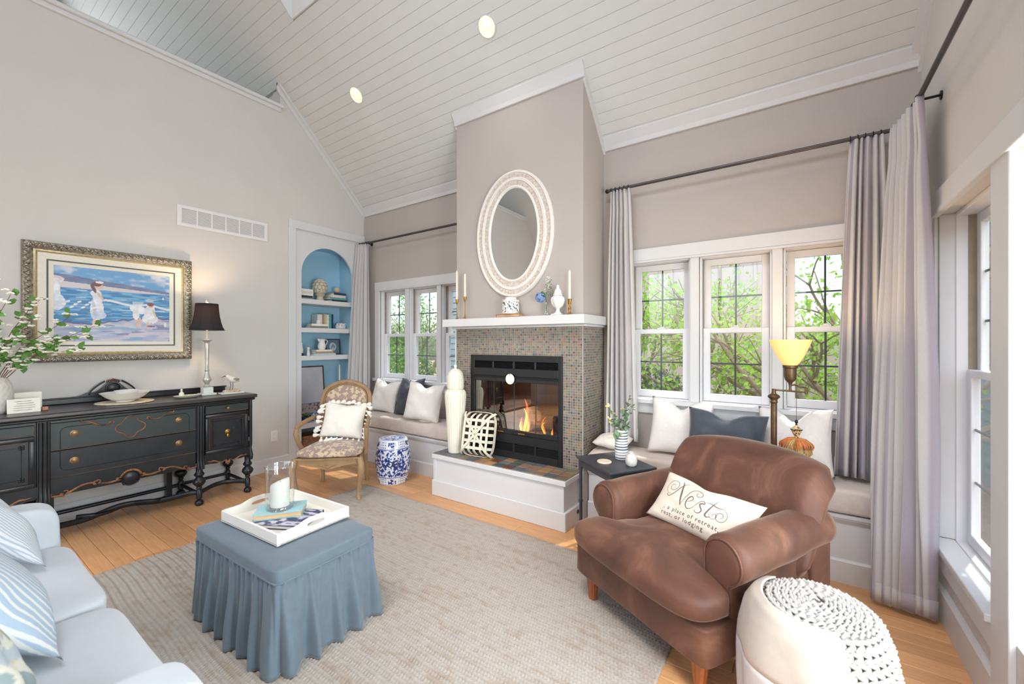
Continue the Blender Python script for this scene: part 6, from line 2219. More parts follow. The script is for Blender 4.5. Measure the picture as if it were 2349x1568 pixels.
def letters():
    g = []
    # N: rising swash, heavy down-stroke, rising stroke with curl
    g.append(stroke([(0.085, 0.135), (0.105, 0.125), (0.130, 0.150), (0.150, 0.190), (0.165, 0.225), (0.172, 0.238)], 0.002, 0.005, S, 'letter_grey', npw))
    g.append(stroke([(0.138, 0.232), (0.158, 0.205), (0.170, 0.165), (0.182, 0.120), (0.188, 0.100)], 0.003, 0.010, S, 'letter_grey', npw))
    g.append(stroke([(0.188, 0.100), (0.200, 0.140), (0.222, 0.190), (0.250, 0.215), (0.280, 0.205), (0.284, 0.185), (0.268, 0.175), (0.256, 0.188), (0.270, 0.202)], 0.002, 0.004, S, 'letter_grey', npw))
    g.append(stroke(spiral(0.105, 0.185, 0.048, 0.006, -1.4, -1.7), 0.0014, 0.003, S, 'letter_grey', npw))
    # e s t
    g.append(stroke([(0.215, 0.128), (0.232, 0.136), (0.246, 0.150), (0.240, 0.164), (0.226, 0.158), (0.216, 0.136), (0.218, 0.110), (0.232, 0.098), (0.250, 0.104), (0.262, 0.118)], 0.002, 0.006, S, 'letter_grey', npw))
    g.append(stroke([(0.262, 0.118), (0.284, 0.156), (0.300, 0.164), (0.306, 0.154), (0.296, 0.150), (0.286, 0.142), (0.292, 0.130), (0.303, 0.116), (0.296, 0.100), (0.278, 0.097), (0.270, 0.108)], 0.002, 0.007, S, 'letter_grey', npw))
    g.append(stroke([(0.352, 0.198), (0.340, 0.165), (0.328, 0.125), (0.326, 0.104), (0.338, 0.098), (0.352, 0.108)], 0.002, 0.008, S, 'letter_grey', npw))
    g.append(stroke([(0.308, 0.166), (0.335, 0.169), (0.362, 0.164), (0.388, 0.170)], 0.002, 0.0055, S, 'letter_grey', npw))
    g.append(stroke(spiral(0.392, 0.128, 0.036, 0.006, 1.9, -1.6), 0.0014, 0.003, S, 'letter_grey', npw))
    g.append(stroke(spiral(0.362, 0.118, 0.022, 0.004, 2.6, 1.3), 0.0014, 0.0025, S, 'letter_grey', npw))
letters()
def small_text(txt, a, b_, size, mt):
    cu = bpy.data.curves.new('text', 'FONT')
    cu.body = txt; cu.size = size; cu.space_character = 1.25; cu.resolution_u = 2
    to = bpy.data.objects.new('text', cu); COL.objects.link(to)
    bpy.context.view_layer.update()
    me = bpy.data.meshes.new_from_object(to)
    vs_ = [on_pillow(a + v_.co.x, b_ + v_.co.y) for v_ in me.vertices]
    fs_ = [tuple(p_.vertices) for p_ in me.polygons]
    bpy.data.objects.remove(to); bpy.data.meshes.remove(me); bpy.data.curves.remove(cu)
    q = MB(); q.v = vs_; q.f = fs_
    q.build('printed_line', mt, npw, world=False, fix=False)['kind'] = 'stuff'
small_text('; a place of retreat,', 0.105, 0.058, 0.030, 'letter_dark')
small_text('rest, or lodging', 0.098, 0.028, 0.030, 'letter_dark')

# ================================================================== SIDE TABLE AND WHAT STANDS ON IT
mat('table_black', (58, 60, 66), 0.42, var=0.1, scale=20)
STZ = 0.60
P0 = Vector((-1.26, 2.66)); tx = Vector((0.82, -0.57)); ty = Vector((0.57, 0.82))
TLn, TWd = 0.40, 0.33
ctr = P0 + tx * (TLn / 2) + ty * (TWd / 2)
st_ = thing('side_table', 'slim black side table between the hearth and the brown armchair', 'side table', (ctr.x, ctr.y, 0), math.atan2(tx.y, tx.x))
def tb(nm, q, mt='table_black', par=None, smooth=None): return q.build(nm, mt, par or st_, world=False, smooth=smooth)
q = MB(); q.rbox(-TLn / 2 - 0.01, -TWd / 2 - 0.01, STZ - 0.016, TLn / 2 + 0.01, TWd / 2 + 0.01, STZ, 0.004, 2); tb('top', q)
q = MB()
for a, b_, c_, d_ in ((-1, -1, 1, -1), (-1, 1, 1, 1)):
    q.box(-TLn / 2 + 0.01, b_ * (TWd / 2 - 0.012) - 0.007, STZ - 0.065, TLn / 2 - 0.01, b_ * (TWd / 2 - 0.012) + 0.007, STZ - 0.016)
for s in (-1, 1):
    q.box(s * (TLn / 2 - 0.012) - 0.007, -TWd / 2 + 0.01, STZ - 0.065, s * (TLn / 2 - 0.012) + 0.007, TWd / 2 - 0.01, STZ - 0.016)
tb('apron', q)
for sx in (-1, 1):
    for sy in (-1, 1):
        q = MB(); q.lathe([(0.0, 0.0), (0.008, 0.0), (0.013, 0.01), (0.013, 0.025), (0.009, 0.034), (0.013, 0.045), (0.0115, 0.055), (0.0115, 0.28), (0.015, 0.288), (0.015, 0.296), (0.0115, 0.304), (0.0115, 0.50), (0.016, 0.53), (0.016, STZ - 0.016)], c=(sx * (TLn / 2 - 0.015), sy * (TWd / 2 - 0.015), 0), n=14)
        tb('leg', q, smooth=40)
for sy in (-1, 1):
    q = MB(); q.tube([(-TLn / 2 + 0.015, sy * (TWd / 2 - 0.015), 0.13), (TLn / 2 - 0.015, sy * (TWd / 2 - 0.015), 0.13)], 0.010, 8); tb('stretcher', q)
for sx in (-1, 1):
    q = MB(); q.tube([(sx * (TLn / 2 - 0.015), -TWd / 2 + 0.015, 0.13), (sx * (TLn / 2 - 0.015), TWd / 2 - 0.015, 0.13)], 0.010, 8); tb('stretcher', q)

# striped vase with flowers
vcol_mat('stripe_glaze', 0.35)
mat('leaf_sage', (112, 140, 104), 0.6, var=0.25, scale=20)
mat('leaf_green', (86, 134, 52), 0.55, var=0.25, scale=20)
mat('petal_white', (240, 238, 226), 0.7, var=0.03)
mat('petal_yellow', (232, 220, 150), 0.7, var=0.06)
mat('petal_blue', (124, 158, 214), 0.7, var=0.18, scale=60)
mat('stem_brown', (110, 86, 66), 0.8, var=0.2, scale=30)
mat('stem_green', (96, 126, 70), 0.7, var=0.2, scale=30)
def leaf_pts(q, base, d, nrm, ln, wd, cup=0.15):
    """a small folded leaf blade: 8 verts"""
    d = d.normalized(); s = d.cross(nrm)
    s = s.normalized() if s.length > 1e-6 else d.orthogonal().normalized()
    n_ = s.cross(d).normalized()
    b0 = len(q.v)
    for f, w in ((0.0, 0.05), (0.3, 0.85), (0.62, 0.9), (1.0, 0.02)):
        c = base + d * (ln * f) - n_ * (cup * ln * f * f)
        q.v.append(tuple(c + s * (w * wd / 2) + n_ * (0.12 * wd * w))); q.v.append(tuple(c)); q.v.append(tuple(c - s * (w * wd / 2) + n_ * (0.12 * wd * w)))
    for k in range(3):
        a = b0 + 3 * k
        q.f += [(a, a + 1, a + 4, a + 3), (a + 1, a + 2, a + 5, a + 4)]
def rvec(r):
    v = Vector((r.gauss(0, 1), r.gauss(0, 1), r.gauss(0, 1)))
    return v.normalized()
VC = (-0.985, 2.765, STZ)
fv = thing('striped_vase', 'white vase with navy stripes holding flowers on the black side table', 'vase', VC)
pr = [(0.036, 0.0), (0.042, 0.004), (0.043, 0.02), (0.043, 0.10), (0.042, 0.15), (0.040, 0.185), (0.041, 0.20), (0.038, 0.201), (0.036, 0.19)]
full = []
for k in range(len(pr) - 1):
    for j in range(18 if 2 <= k <= 4 else 4):
        f = j / (18 if 2 <= k <= 4 else 4)
        full.append((lerp(pr[k][0], pr[k + 1][0], f), lerp(pr[k][1], pr[k + 1][1], f)))
full.append(pr[-1])
p = MB(); p.lathe(full, c=VC, n=40, cap=False)
def vstripe(x, y, z):
    zz = z - VC[2]
    return L(62, 84, 112) if 0.012 < zz < 0.195 and (zz / 0.0185) % 1.0 > 0.62 else L(238, 236, 230)
p.build('body', 'stripe_glaze', fv, colors=[vstripe(*v_) for v_ in p.v], smooth=60, fix=False)
bq = thing('flower_arrangement', 'white blossoms and sage leaves in the striped vase', 'flowers', (VC[0], VC[1], STZ + 0.16))
r = random.Random(14)
top = Vector((VC[0], VC[1], STZ + 0.19))
sprays = [(Vector((0.055, 0.02, 0.25)), 'leaf'), (Vector((0.085, 0.0, 0.19)), 'leaf'), (Vector((-0.10, 0.0, 0.16)), 'bud'), (Vector((-0.085, -0.02, 0.07)), 'bud'), (Vector((0.02, -0.03, 0.15)), 'flower'),
          (Vector((-0.055, 0.0, 0.11)), 'flower'), (Vector((0.05, -0.02, 0.05)), 'leaf'), (Vector((-0.015, -0.04, 0.02)), 'big'), (Vector((0.03, 0.02, 0.10)), 'flower'), (Vector((-0.04, -0.03, 0.06)), 'leaf')]
for d, kd in sprays:
    pts = [top + Vector((0, 0, -0.05)), top, top + d * 0.5 + Vector((0, 0, 0.02)), top + d]
    q = MB(); q.tube([tuple(v_) for v_ in pts], 0.0015, 5); stp = q.build('stem', 'stem_green', bq)
    q = MB()
    nl = {'leaf': 13, 'bud': 4, 'flower': 6, 'big': 3}[kd]
    for k in range(nl):
        f = 0.35 + 0.65 * k / nl
        b0 = top + d * f
        dv = (d.normalized() * 0.5 + rvec(r) * 0.9)
        ln = 0.034 if kd == 'leaf' else 0.038
        if kd == 'big': ln = 0.065; dv = Vector((r.uniform(-.5, .5), -0.5, -0.7))
        leaf_pts(q, b0, dv, Vector((0, 0, 1)), ln * r.uniform(0.8, 1.2), ln * (0.7 if kd != 'big' else 0.95))
    o = q.build('leaves', 'leaf_sage', bq, smooth=60); o['kind'] = 'stuff'
    if kd in ('bud', 'flower'):
        for k in range(5 if kd == 'bud' else 1):
            c = top + d + rvec(r) * (0.018 if kd == 'bud' else 0.0)
            q = MB()
            if kd == 'bud':
                q.ell(tuple(c), 0.009, 0.009, 0.008, 8, 6)
            else:
                for a in range(9):
                    leaf_pts(q, c, Vector((math.cos(a * 0.7), math.sin(a * 0.7), 0.35 + 0.05 * a)), Vector((0, 0, 1)), 0.026, 0.018)
            q.build('blossom', 'petal_yellow' if kd == 'bud' or r.random() < 0.5 else 'petal_white', bq, smooth=60)
# small stoneware bud vase
mat('stoneware', (206, 202, 194), 0.55, var=0.12, scale=60)
o = MB(); o.lathe([(0.0, 0.0), (0.022, 0.0), (0.034, 0.012), (0.038, 0.038), (0.034, 0.062), (0.020, 0.076), (0.017, 0.082), (0.020, 0.090), (0.016, 0.090), (0.013, 0.078), (0, 0.06)], c=(-0.875, 2.64, STZ), n=28, cap=False)
tag(o.build('bud_vase', 'stoneware', smooth=50), 'small round stoneware bud vase on the black side table', 'vase')
mat('marble_cream', (232, 214, 192), 0.4, var=0.10, scale=25)
o = MB(); o.lathe([(0.0, 0.0), (0.044, 0.0), (0.047, 0.003), (0.047, 0.008), (0.044, 0.011), (0.0, 0.011)], c=(-1.05, 2.62, STZ), n=36, cap=False)
tag(o.build('coaster', 'marble_cream', smooth=40), 'round cream marble coaster on the black side table', 'coaster')

# ================================================================== FLOOR LAMP
mat('aged_bronze', (112, 90, 66), 0.42, metal=0.7, var=0.25, scale=30)
LX, LY = -0.108, 2.955
fl_ = thing('floor_lamp', 'bronze swing-arm floor lamp with glowing amber glass bowl', 'lamp', (LX, LY, 0))
q = MB(); q.lathe([(0.0, 0.0), (0.095, 0.0), (0.095, 0.012), (0.08, 0.022), (0.05, 0.028), (0.03, 0.05), (0.018, 0.07), (0.0, 0.07)], c=(LX, LY, 0), n=36, cap=False); q.build('base', 'aged_bronze', fl_, smooth=40)
q = MB(); q.lathe([(0.016, 0.068), (0.0165, 1.035)], c=(LX, LY, 0), n=24, fn=lambda a, z: 1 + 0.04 * math.sin(8 * a)); q.build('pole', 'aged_bronze', fl_, smooth=60)
q = MB(); q.lathe([(0.016, 1.030), (0.021, 1.038), (0.018, 1.048), (0.020, 1.056), (0.031, 1.066), (0.033, 1.072), (0.028, 1.080), (0.014, 1.088), (0.011, 1.10), (0.011, 1.118), (0.0, 1.118)], c=(LX, LY, 0), n=24, cap=False); q.build('collar', 'aged_bronze', fl_, smooth=40)
AX1 = 0.052
q = MB(); q.tube([(LX, LY, 1.112), (AX1, LY, 1.108)], 0.0055, 8); q.rbox(AX1 - 0.008, LY - 0.009, 1.096, AX1 + 0.008, LY + 0.009, 1.136, 0.002, 1)
q.tube([(AX1, LY, 1.134), (0.02, LY - 0.012, 1.138), (-0.005, LY - 0.02, 1.150), (-0.022, LY - 0.022, 1.145)], 0.0055, 8); q.build('swing_arm', 'aged_bronze', fl_, smooth=40)
SH = (-0.026, LY - 0.022)
q = MB(); q.lathe([(0.0, 1.115), (0.008, 1.118), (0.006, 1.130), (0.008, 1.148), (0.012, 1.162), (0.026, 1.176), (0.031, 1.195), (0.032, 1.245), (0.038, 1.250), (0.038, 1.264), (0.0, 1.264)], c=(SH[0], SH[1], 0), n=28, cap=False); q.build('socket', 'aged_bronze', fl_, smooth=40)
def amber():
    m, nt, bs = nt_new('amber_glass')
    tc = nt.nodes.new('ShaderNodeTexCoord')
    sp_ = nt.nodes.new('ShaderNodeSeparateXYZ'); nt.links.new(tc.outputs['Object'], sp_.inputs[0])
    n = noise(nt, 5, detail=1)
    bs.inputs['Base Color'].default_value = L(250, 214, 150)
    bs.inputs['Emission Color'].default_value = L(255, 205, 122)
    bs.inputs['Emission Strength'].default_value = 0.62
    r_ = ramp(nt, n.outputs['Fac'], [(0.3, L(255, 184, 92)), (0.7, L(255, 196, 108))])
    nt.links.new(r_.outputs[0], bs.inputs['Emission Color'])
    bs.inputs['Roughness'].default_value = 0.25
amber()
q = MB(); q.lathe([(0.032, 1.262), (0.045, 1.276), (0.066, 1.312), (0.086, 1.356), (0.101, 1.395), (0.107, 1.413), (0.104, 1.413), (0.097, 1.394), (0.08, 1.355), (0.06, 1.312), (0.04, 1.278), (0.028, 1.266)], c=(SH[0], SH[1], 0), n=40, cap=False)
q.build('glass_bowl', 'amber_glass', fl_, smooth=60)
q = MB(); q.ell((SH[0], SH[1], 1.315), 0.024, 0.024, 0.032, 12, 8); q.build('bulb', 'lamp_bulb', fl_, smooth=60)
ld = bpy.data.lights.new('floor_lamp_light', 'POINT'); ld.energy = 5; ld.color = (1, 0.72, 0.40); ld.shadow_soft_size = 0.04
lo_ = bpy.data.objects.new('floor_lamp_light', ld); COL.objects.link(lo_); lo_.location = (SH[0], SH[1], 1.40)
# pull chain with a jewelled finial and silk tassel
TX = (0.004, LY - 0.04)
tsl = thing('lamp_tassel', 'orange and gold silk tassel hanging from the lamp on a cord', 'tassel', (TX[0], TX[1], 0.76))
q = MB(); q.tube([(SH[0] + 0.030, SH[1], 1.235), (TX[0], TX[1], 1.19), (TX[0], TX[1], 0.945)], 0.0016, 6); q.build('cord', 'aged_bronze', tsl)
q = MB(); q.ell((TX[0], TX[1], 0.938), 0.009, 0.009, 0.011, 12, 8); q.tube([(TX[0], TX[1], 0.928), (TX[0], TX[1], 0.918)], 0.005, 8); q.build('dark_bead', 'black_iron', tsl, smooth=60)
def leopard():
    m, nt, bs = nt_new('leopard_enamel')
    n = noise(nt, 120, detail=1)
    r_ = ramp(nt, n.outputs['Fac'], [(0.42, L(60, 44, 32)), (0.46, L(222, 186, 134))])
    nt.links.new(r_.outputs[0], bs.inputs['Base Color']); bs.inputs['Roughness'].default_value = 0.3
leopard()
q = MB(); q.lathe([(0.004, 0.918), (0.012, 0.910), (0.024, 0.897), (0.029, 0.893)], c=(TX[0], TX[1], 0), n=24, cap=False); q.lathe([(0.026, 0.890), (0.021, 0.872), (0.013, 0.858), (0.009, 0.846), (0.0, 0.846)], c=(TX[0], TX[1], 0), n=24, cap=False); q.build('finial', 'leopard_enamel', tsl, smooth=50)
q = MB(); q.lathe([(0.026, 0.889), (0.030, 0.8905), (0.030, 0.894), (0.026, 0.895)], c=(TX[0], TX[1], 0), n=24, cap=False); q.build('band', 'black_iron', tsl)
mat('silk_orange', (190, 104, 48), 0.7, var=0.3, scale=40, sheen=0.3)
mat('silk_gold', (190, 160, 100), 0.7, var=0.3, scale=40, sheen=0.3)
r = random.Random(9)
for nm, mt, nn, rr, zb_ in (('silk_skirt', 'silk_orange', 110, 0.086, 0.785), ('silk_fringe', 'silk_gold', 80, 0.080, 0.752)):
    q = MB()
    for k in range(nn):
        a = 2 * PI * k / nn + r.uniform(-0.05, 0.05)
        rr2 = rr * r.uniform(0.75, 1.0)
        pts = [(TX[0], TX[1], 0.842), (TX[0] + 0.55 * rr2 * math.cos(a), TX[1] + 0.55 * rr2 * math.sin(a), 0.836), (TX[0] + 0.95 * rr2 * math.cos(a), TX[1] + 0.95 * rr2 * math.sin(a), 0.812), (TX[0] + rr2 * math.cos(a), TX[1] + rr2 * math.sin(a), zb_ + r.uniform(0, 0.02))]
        if nm == 'silk_fringe': pts.append((TX[0] + 0.8 * rr2 * math.cos(a), TX[1] + 0.8 * rr2 * math.sin(a), zb_ - 0.004))
        q.tube(pts, [0.003, 0.004, 0.0035, 0.0025, 0.002][:len(pts)], 5)
    o = q.build(nm, mt, tsl, smooth=60); o['kind'] = 'stuff'

# ================================================================== KNITTED POUF AND THROW
PCX, PCY, PH = 0.060, 1.81, 0.50
mat('pouf_rope', (190, 185, 181), 0.95, var=0.06, scale=60, bmp=0.5, bscale=160, bdist=0.004)
pf_ = thing('knitted_pouf', 'white chunky braided pouf at the lower right beside the armchair', 'pouf', (PCX, PCY, 0))
def pouf():
    """braided rope rows: every row a ring of slanted plump stitches"""
    q = MB()
    # profile as arc-length table: bottom edge up the side, over the shoulder, to the centre of the top
    prof = [(0.175, 0.02), (0.200, 0.08), (0.215, 0.16), (0.219, 0.24), (0.214, 0.32), (0.198, 0.40), (0.175, 0.455), (0.158, 0.472)]
    rows = []
    for k in range(len(prof) - 1):
        (r0, z0), (r1, z1) = prof[k], prof[k + 1]
        ln = math.hypot(r1 - r0, z1 - z0)
        for j in range(max(1, int(round(ln / 0.028)))):
            f = j / max(1, int(round(ln / 0.028)))
            rows.append((lerp(r0, r1, f), lerp(z0, z1, f), math.atan2(z1 - z0, r1 - r0)))
    n_st = 40
    core = MB(); core.lathe([(0.15, 0.005)] + [(r_ - 0.012, z_) for r_, z_ in prof] + [(0.0, 0.478)], c=(PCX, PCY, 0), n=48, cap=False)
    core.build('core', 'pouf_rope', pf_, smooth=60)
    for ri, (r_, z_, an) in enumerate(rows):
        for half in (-1, 1):
            for k in range(n_st):
                a = 2 * PI * (k + 0.5 * (ri % 2)) / n_st
                # a slanted stitch along the row
                w = 2 * PI * r_ / n_st
                t = Vector((-math.sin(a), math.cos(a), 0)); ra = Vector((math.cos(a), math.sin(a), 0))
                up = (ra * math.cos(an) + Vector((0, 0, 1)) * math.sin(an)).normalized(); out = t.cross(up)
                if out.dot(ra) < 0 and z_ < 0.46: out = -out
                c = Vector((PCX, PCY, 0)) + ra * r_ + Vector((0, 0, z_)) + up * (0.007 * half)
                p0 = c - t * (w * 0.55) + up * (0.006 * half) - out * 0.004; p1 = c + out * 0.006; p2 = c + t * (w * 0.55) - up * (0.005 * half) - out * 0.004
                q.tube([tuple(p0), tuple(p1), tuple(p2)], [0.0045, 0.0085, 0.0045], 5)
    return q
o = pouf().build('braided_side', 'pouf_rope', pf_, smooth=80, fix=False); o['kind'] = 'stuff'
def pouf_top():
    q = MB()
    zt = 0.488
    turns = 8
    k = 0
    th = 2.0
    while True:
        r_ = 0.012 + 0.0235 * th / (2 * PI)
        if r_ > 0.160: break
        st = 0.026
        for half in (-1, 1):
            a = th
            t = Vector((-math.sin(a), math.cos(a), 0)); ra = Vector((math.cos(a), math.sin(a), 0))
            zz = zt - 0.02 * (r_ / 0.160) ** 4
            c = Vector((PCX, PCY, zz)) + ra * (r_ + 0.0055 * half)
            q.tube([tuple(c - t * 0.015 + ra * 0.005 * half - Vector((0, 0, 0.004))), tuple(c + Vector((0, 0, 0.006))), tuple(c + t * 0.015 - ra * 0.004 * half - Vector((0, 0, 0.004)))], [0.004, 0.0075, 0.004], 5)
        th += st / r_
    return q
o = pouf_top().build('braided_top', 'pouf_rope', pf_, smooth=80, fix=False); o['kind'] = 'stuff'
# outer braid round the rim
mat('throw_cream', (198, 187, 175), 0.95, var=0.04, scale=30, bmp=0.3, bscale=200, bdist=0.002, sheen=0.2)
mat('throw_pale', (208, 200, 198), 0.95, var=0.03, scale=30, bmp=0.3, bscale=200, bdist=0.002)
def throw():
    t = thing('throw_blanket', 'cream fringed throw draped over the side of the pouf', 'blanket', (PCX - 0.15, PCY - 0.2, 0.02))
    prof = [(0.158, 0.481), (0.190, 0.466), (0.212, 0.425), (0.230, 0.34), (0.236, 0.25), (0.235, 0.17), (0.229, 0.10), (0.225, 0.055)]
    a0, a1 = rad(140), rad(287)
    nu, nv = 60, 30
    vn = vnoise(301)
    def fn(i, j):
        u, v = i / (nu - 1), j / (nv - 1)
        a = lerp(a0, a1, u) + 0.05 * math.sin(v * 3)
        f = v * (len(prof) - 1); k = min(int(f), len(prof) - 2); f -= k
        r_ = lerp(prof[k][0], prof[k + 1][0], f); z = lerp(prof[k][1], prof[k + 1][1], f)
        r_ += 0.010 * math.sin(u * 21 + vn(u * 4, v * 3) * 4) * v + 0.006 * float(vn(u * 9, v * 6))
        return (PCX + r_ * math.cos(a), PCY + r_ * math.sin(a), z - 0.012 * u * (v > 0.6))
    q = MB(); q.grid(fn, nu, nv)
    half = int(nv * 0.52)
    q1 = MB(); q1.v = list(q.v); q1.f = [f_ for f_ in q.f if min(f_) // nu < half]
    q2 = MB(); q2.v = list(q.v); q2.f = [f_ for f_ in q.f if min(f_) // nu >= half]
    for nm, qq, mt in (('upper_band', q1, 'throw_cream'), ('lower_band', q2, 'throw_pale')):
        used = sorted({i for f_ in qq.f for i in f_}); ix = {v_: k for k, v_ in enumerate(used)}
        z = MB(); z.v = [qq.v[i] for i in used]; z.f = [tuple(ix[i] for i in f_) for f_ in qq.f]
        o = z.build(nm, mt, t, smooth=180)
        sd = o.modifiers.new('thickness', 'SOLIDIFY'); sd.thickness = 0.006; sd.offset = 1
    q = MB()
    for i in range(0, nu * 2):
        x, y, z = fn(i / 2, nv - 1)
        q.tube([(x, y, z + 0.005), (x, y, z - 0.02), (x + 0.002, y, max(0.003, z - 0.045))], 0.002, 4)
    o = q.build('fringe', 'throw_pale', t); o['kind'] = 'stuff'
throw()
# ================================================================== MIRROR
mat('mirror_glass', (236, 238, 238), 0.02, metal=1.0, var=0.0)
mat('frame_chalk', (232, 229, 224), 0.6, var=0.03, scale=40)
def woven_band():
    m, nt, bs = nt_new('woven_band')
    n = noise(nt, 46, detail=5, rough=0.7)
    r_ = ramp(nt, n.outputs['Fac'], [(0.36, L(190, 172, 156)), (0.60, L(222, 215, 208))])
    nt.links.new(r_.outputs[0], bs.inputs['Base Color']); bs.inputs['Roughness'].default_value = 0.8
    bn = noise(nt, 150, detail=2); bump(nt, bs, bn.outputs['Fac'], 0.5, 0.003)
woven_band()
MC = (-2.033, CHY - 0.001, 2.342)
mr_ = thing('oval_mirror', 'large oval mirror with a chalky ringed frame above the mantel', 'mirror', MC)
def ell_ring(nm, mt, prof, n=96):
    q = MB()
    for (d, h) in prof:
        for k in range(n):
            a = 2 * PI * k / n
            q.v.append((MC[0] + (0.250 + d) * math.cos(a), MC[1] - h, MC[2] + (0.401 + d) * math.sin(a)))
    for j in range(len(prof) - 1):
        for k in range(n):
            k2 = (k + 1) % n
            q.f.append((j * n + k, j * n + k2, (j + 1) * n + k2, (j + 1) * n + k))
    return q.build(nm, mt, mr_, smooth=40)
ell_ring('inner_ring', 'frame_chalk', [(-0.004, 0.012), (0.0, 0.024), (0.006, 0.028), (0.016, 0.026), (0.021, 0.018)])
ell_ring('inner_band', 'woven_band', [(0.020, 0.018), (0.040, 0.022), (0.060, 0.020)])
ell_ring('middle_ring', 'frame_chalk', [(0.059, 0.018), (0.064, 0.030), (0.073, 0.028), (0.079, 0.031), (0.086, 0.028), (0.090, 0.018)])
ell_ring('outer_band', 'woven_band', [(0.089, 0.018), (0.108, 0.022), (0.126, 0.019)])
ell_ring('outer_ring', 'frame_chalk', [(0.125, 0.018), (0.131, 0.030), (0.142, 0.030), (0.150, 0.022), (0.153, 0.010), (0.153, 0.0)])
q = MB(); n = 96
q.v = [(MC[0], MC[1] - 0.013, MC[2])] + [(MC[0] + 0.252 * math.cos(2 * PI * k / n), MC[1] - 0.013, MC[2] + 0.403 * math.sin(2 * PI * k / n)) for k in range(n)]
q.f = [(0, 1 + k, 1 + (k + 1) % n) for k in range(n)]
q.build('glass', 'mirror_glass', mr_)

# ================================================================== ON THE MANTEL
MTZ = MZT + 0.0005
YM = 2.935
mat('candle_ivory', (238, 230, 208), 0.5, var=0.02, scale=20)
def candlestick(x, y, z, h, ch, slim, label, labc, mt='brass', name='candlestick'):
    t = thing(name, label, 'candlestick', (x, y, z), group='brass candlesticks on the mantel' if mt == 'brass' else None)
    k = h
    if slim:
        pr = [(0.0, 0), (0.022, 0), (0.022, 0.003), (0.012, 0.008), (0.007, 0.02), (0.0045, 0.04), (0.004, 0.5 * k), (0.0045, k - 0.05), (0.006, k - 0.045), (0.012, k - 0.03), (0.014, k - 0.012), (0.016, k), (0.011, k), (0.010, k - 0.02), (0, k - 0.02)]
    else:
        pr = [(0.0, 0), (0.030, 0), (0.030, 0.004), (0.018, 0.010), (0.009, 0.022), (0.008, 0.035), (0.012, 0.045), (0.014, 0.052), (0.008, 0.062), (0.008, k - 0.045), (0.013, k - 0.036), (0.015, k - 0.012), (0.020, k), (0.012, k), (0.011, k - 0.02), (0, k - 0.02)]
    q = MB(); q.lathe(pr, c=(x, y, z), n=24, cap=False); q.build('stem', mt, t, smooth=45)
    tc_ = thing('taper_candle', labc, 'candle', (x, y, z + k - 0.018), group='taper candles')
    q = MB(); q.lathe([(0.0, k - 0.018), (0.0095, k - 0.018), (0.0105, k), (0.0095, k + ch - 0.012), (0.004, k + ch), (0.0, k + ch)], c=(x, y, z), n=16, cap=False); q.build('wax', 'candle_ivory', tc_, smooth=50)
    q = MB(); q.tube([(x, y, z + k + ch - 0.002), (x, y, z + k + ch + 0.012)], 0.001, 5); q.build('wick', 'petal_white', tc_)
candlestick(-2.640, YM, MTZ, 0.19, 0.27, True, 'slim brass candlestick at the very left end of the mantel', 'tall ivory taper at the left end of the mantel')
candlestick(-2.540, YM, MTZ, 0.208, 0.215, True, 'slim brass candlestick second from the left on the mantel', 'ivory taper second from the left on the mantel')
candlestick(-1.462, YM, MTZ, 0.124, 0.225, False, 'turned brass candlestick right of the white urn on the mantel', 'ivory taper right of the white urn')
# old book with a patterned jar on it
mat('cover_ochre', (150, 116, 60), 0.6, var=0.25, scale=50, stretch=(10, 1, 1))
mat('page_peach', (214, 168, 126), 0.8, var=0.1)
book('old ochre book lying under the patterned jar on the mantel', 0.235, 0.085, 0.026, (-2.03, YM, MTZ), 0, 'cover_ochre', 'page_peach')
vcol_mat('terrazzo_glaze', 0.35)
JC = (-2.022, YM, MTZ + 0.0265)
jr = thing('patterned_jar', 'round white jar with dark leaf pattern on the mantel book', 'jar', JC)
p = MB(); prf = [(0.066, 0.0), (0.072, 0.004), (0.073, 0.012), (0.073, 0.108), (0.071, 0.112)]
full = []
for k in range(len(prf) - 1):
    st_n = 40 if k == 2 else 4
    for j in range(st_n):
        full.append((lerp(prf[k][0], prf[k + 1][0], j / st_n), lerp(prf[k][1], prf[k + 1][1], j / st_n)))
full.append(prf[-1])
p.lathe(full, c=JC, n=110, cap=False)
j1, j2 = vnoise(111), vnoise(112)
def jar_col(x, y, z):
    a = math.atan2(y - JC[1], x - JC[0]) * 0.073
    zz = z - JC[2]
    n_ = float(j1((a + zz) * 85 + 60, (zz - a * 0.6) * 85 + 60))
    return L(62, 92, 112) if n_ > 0.66 and 0.012 < zz < 0.104 else L(236, 232, 222)
p.build('body', 'terrazzo_glaze', jr, colors=[jar_col(*v_) for v_ in p.v], smooth=60, fix=False)
p = MB(); p.lathe([(0.071, 0.112), (0.074, 0.114), (0.074, 0.120), (0.05, 0.123), (0.048, 0.135), (0.052, 0.142), (0.044, 0.144), (0.040, 0.13), (0, 0.13)], c=JC, n=40, cap=False); p.build('neck', 'ceramic_white', jr, smooth=45)
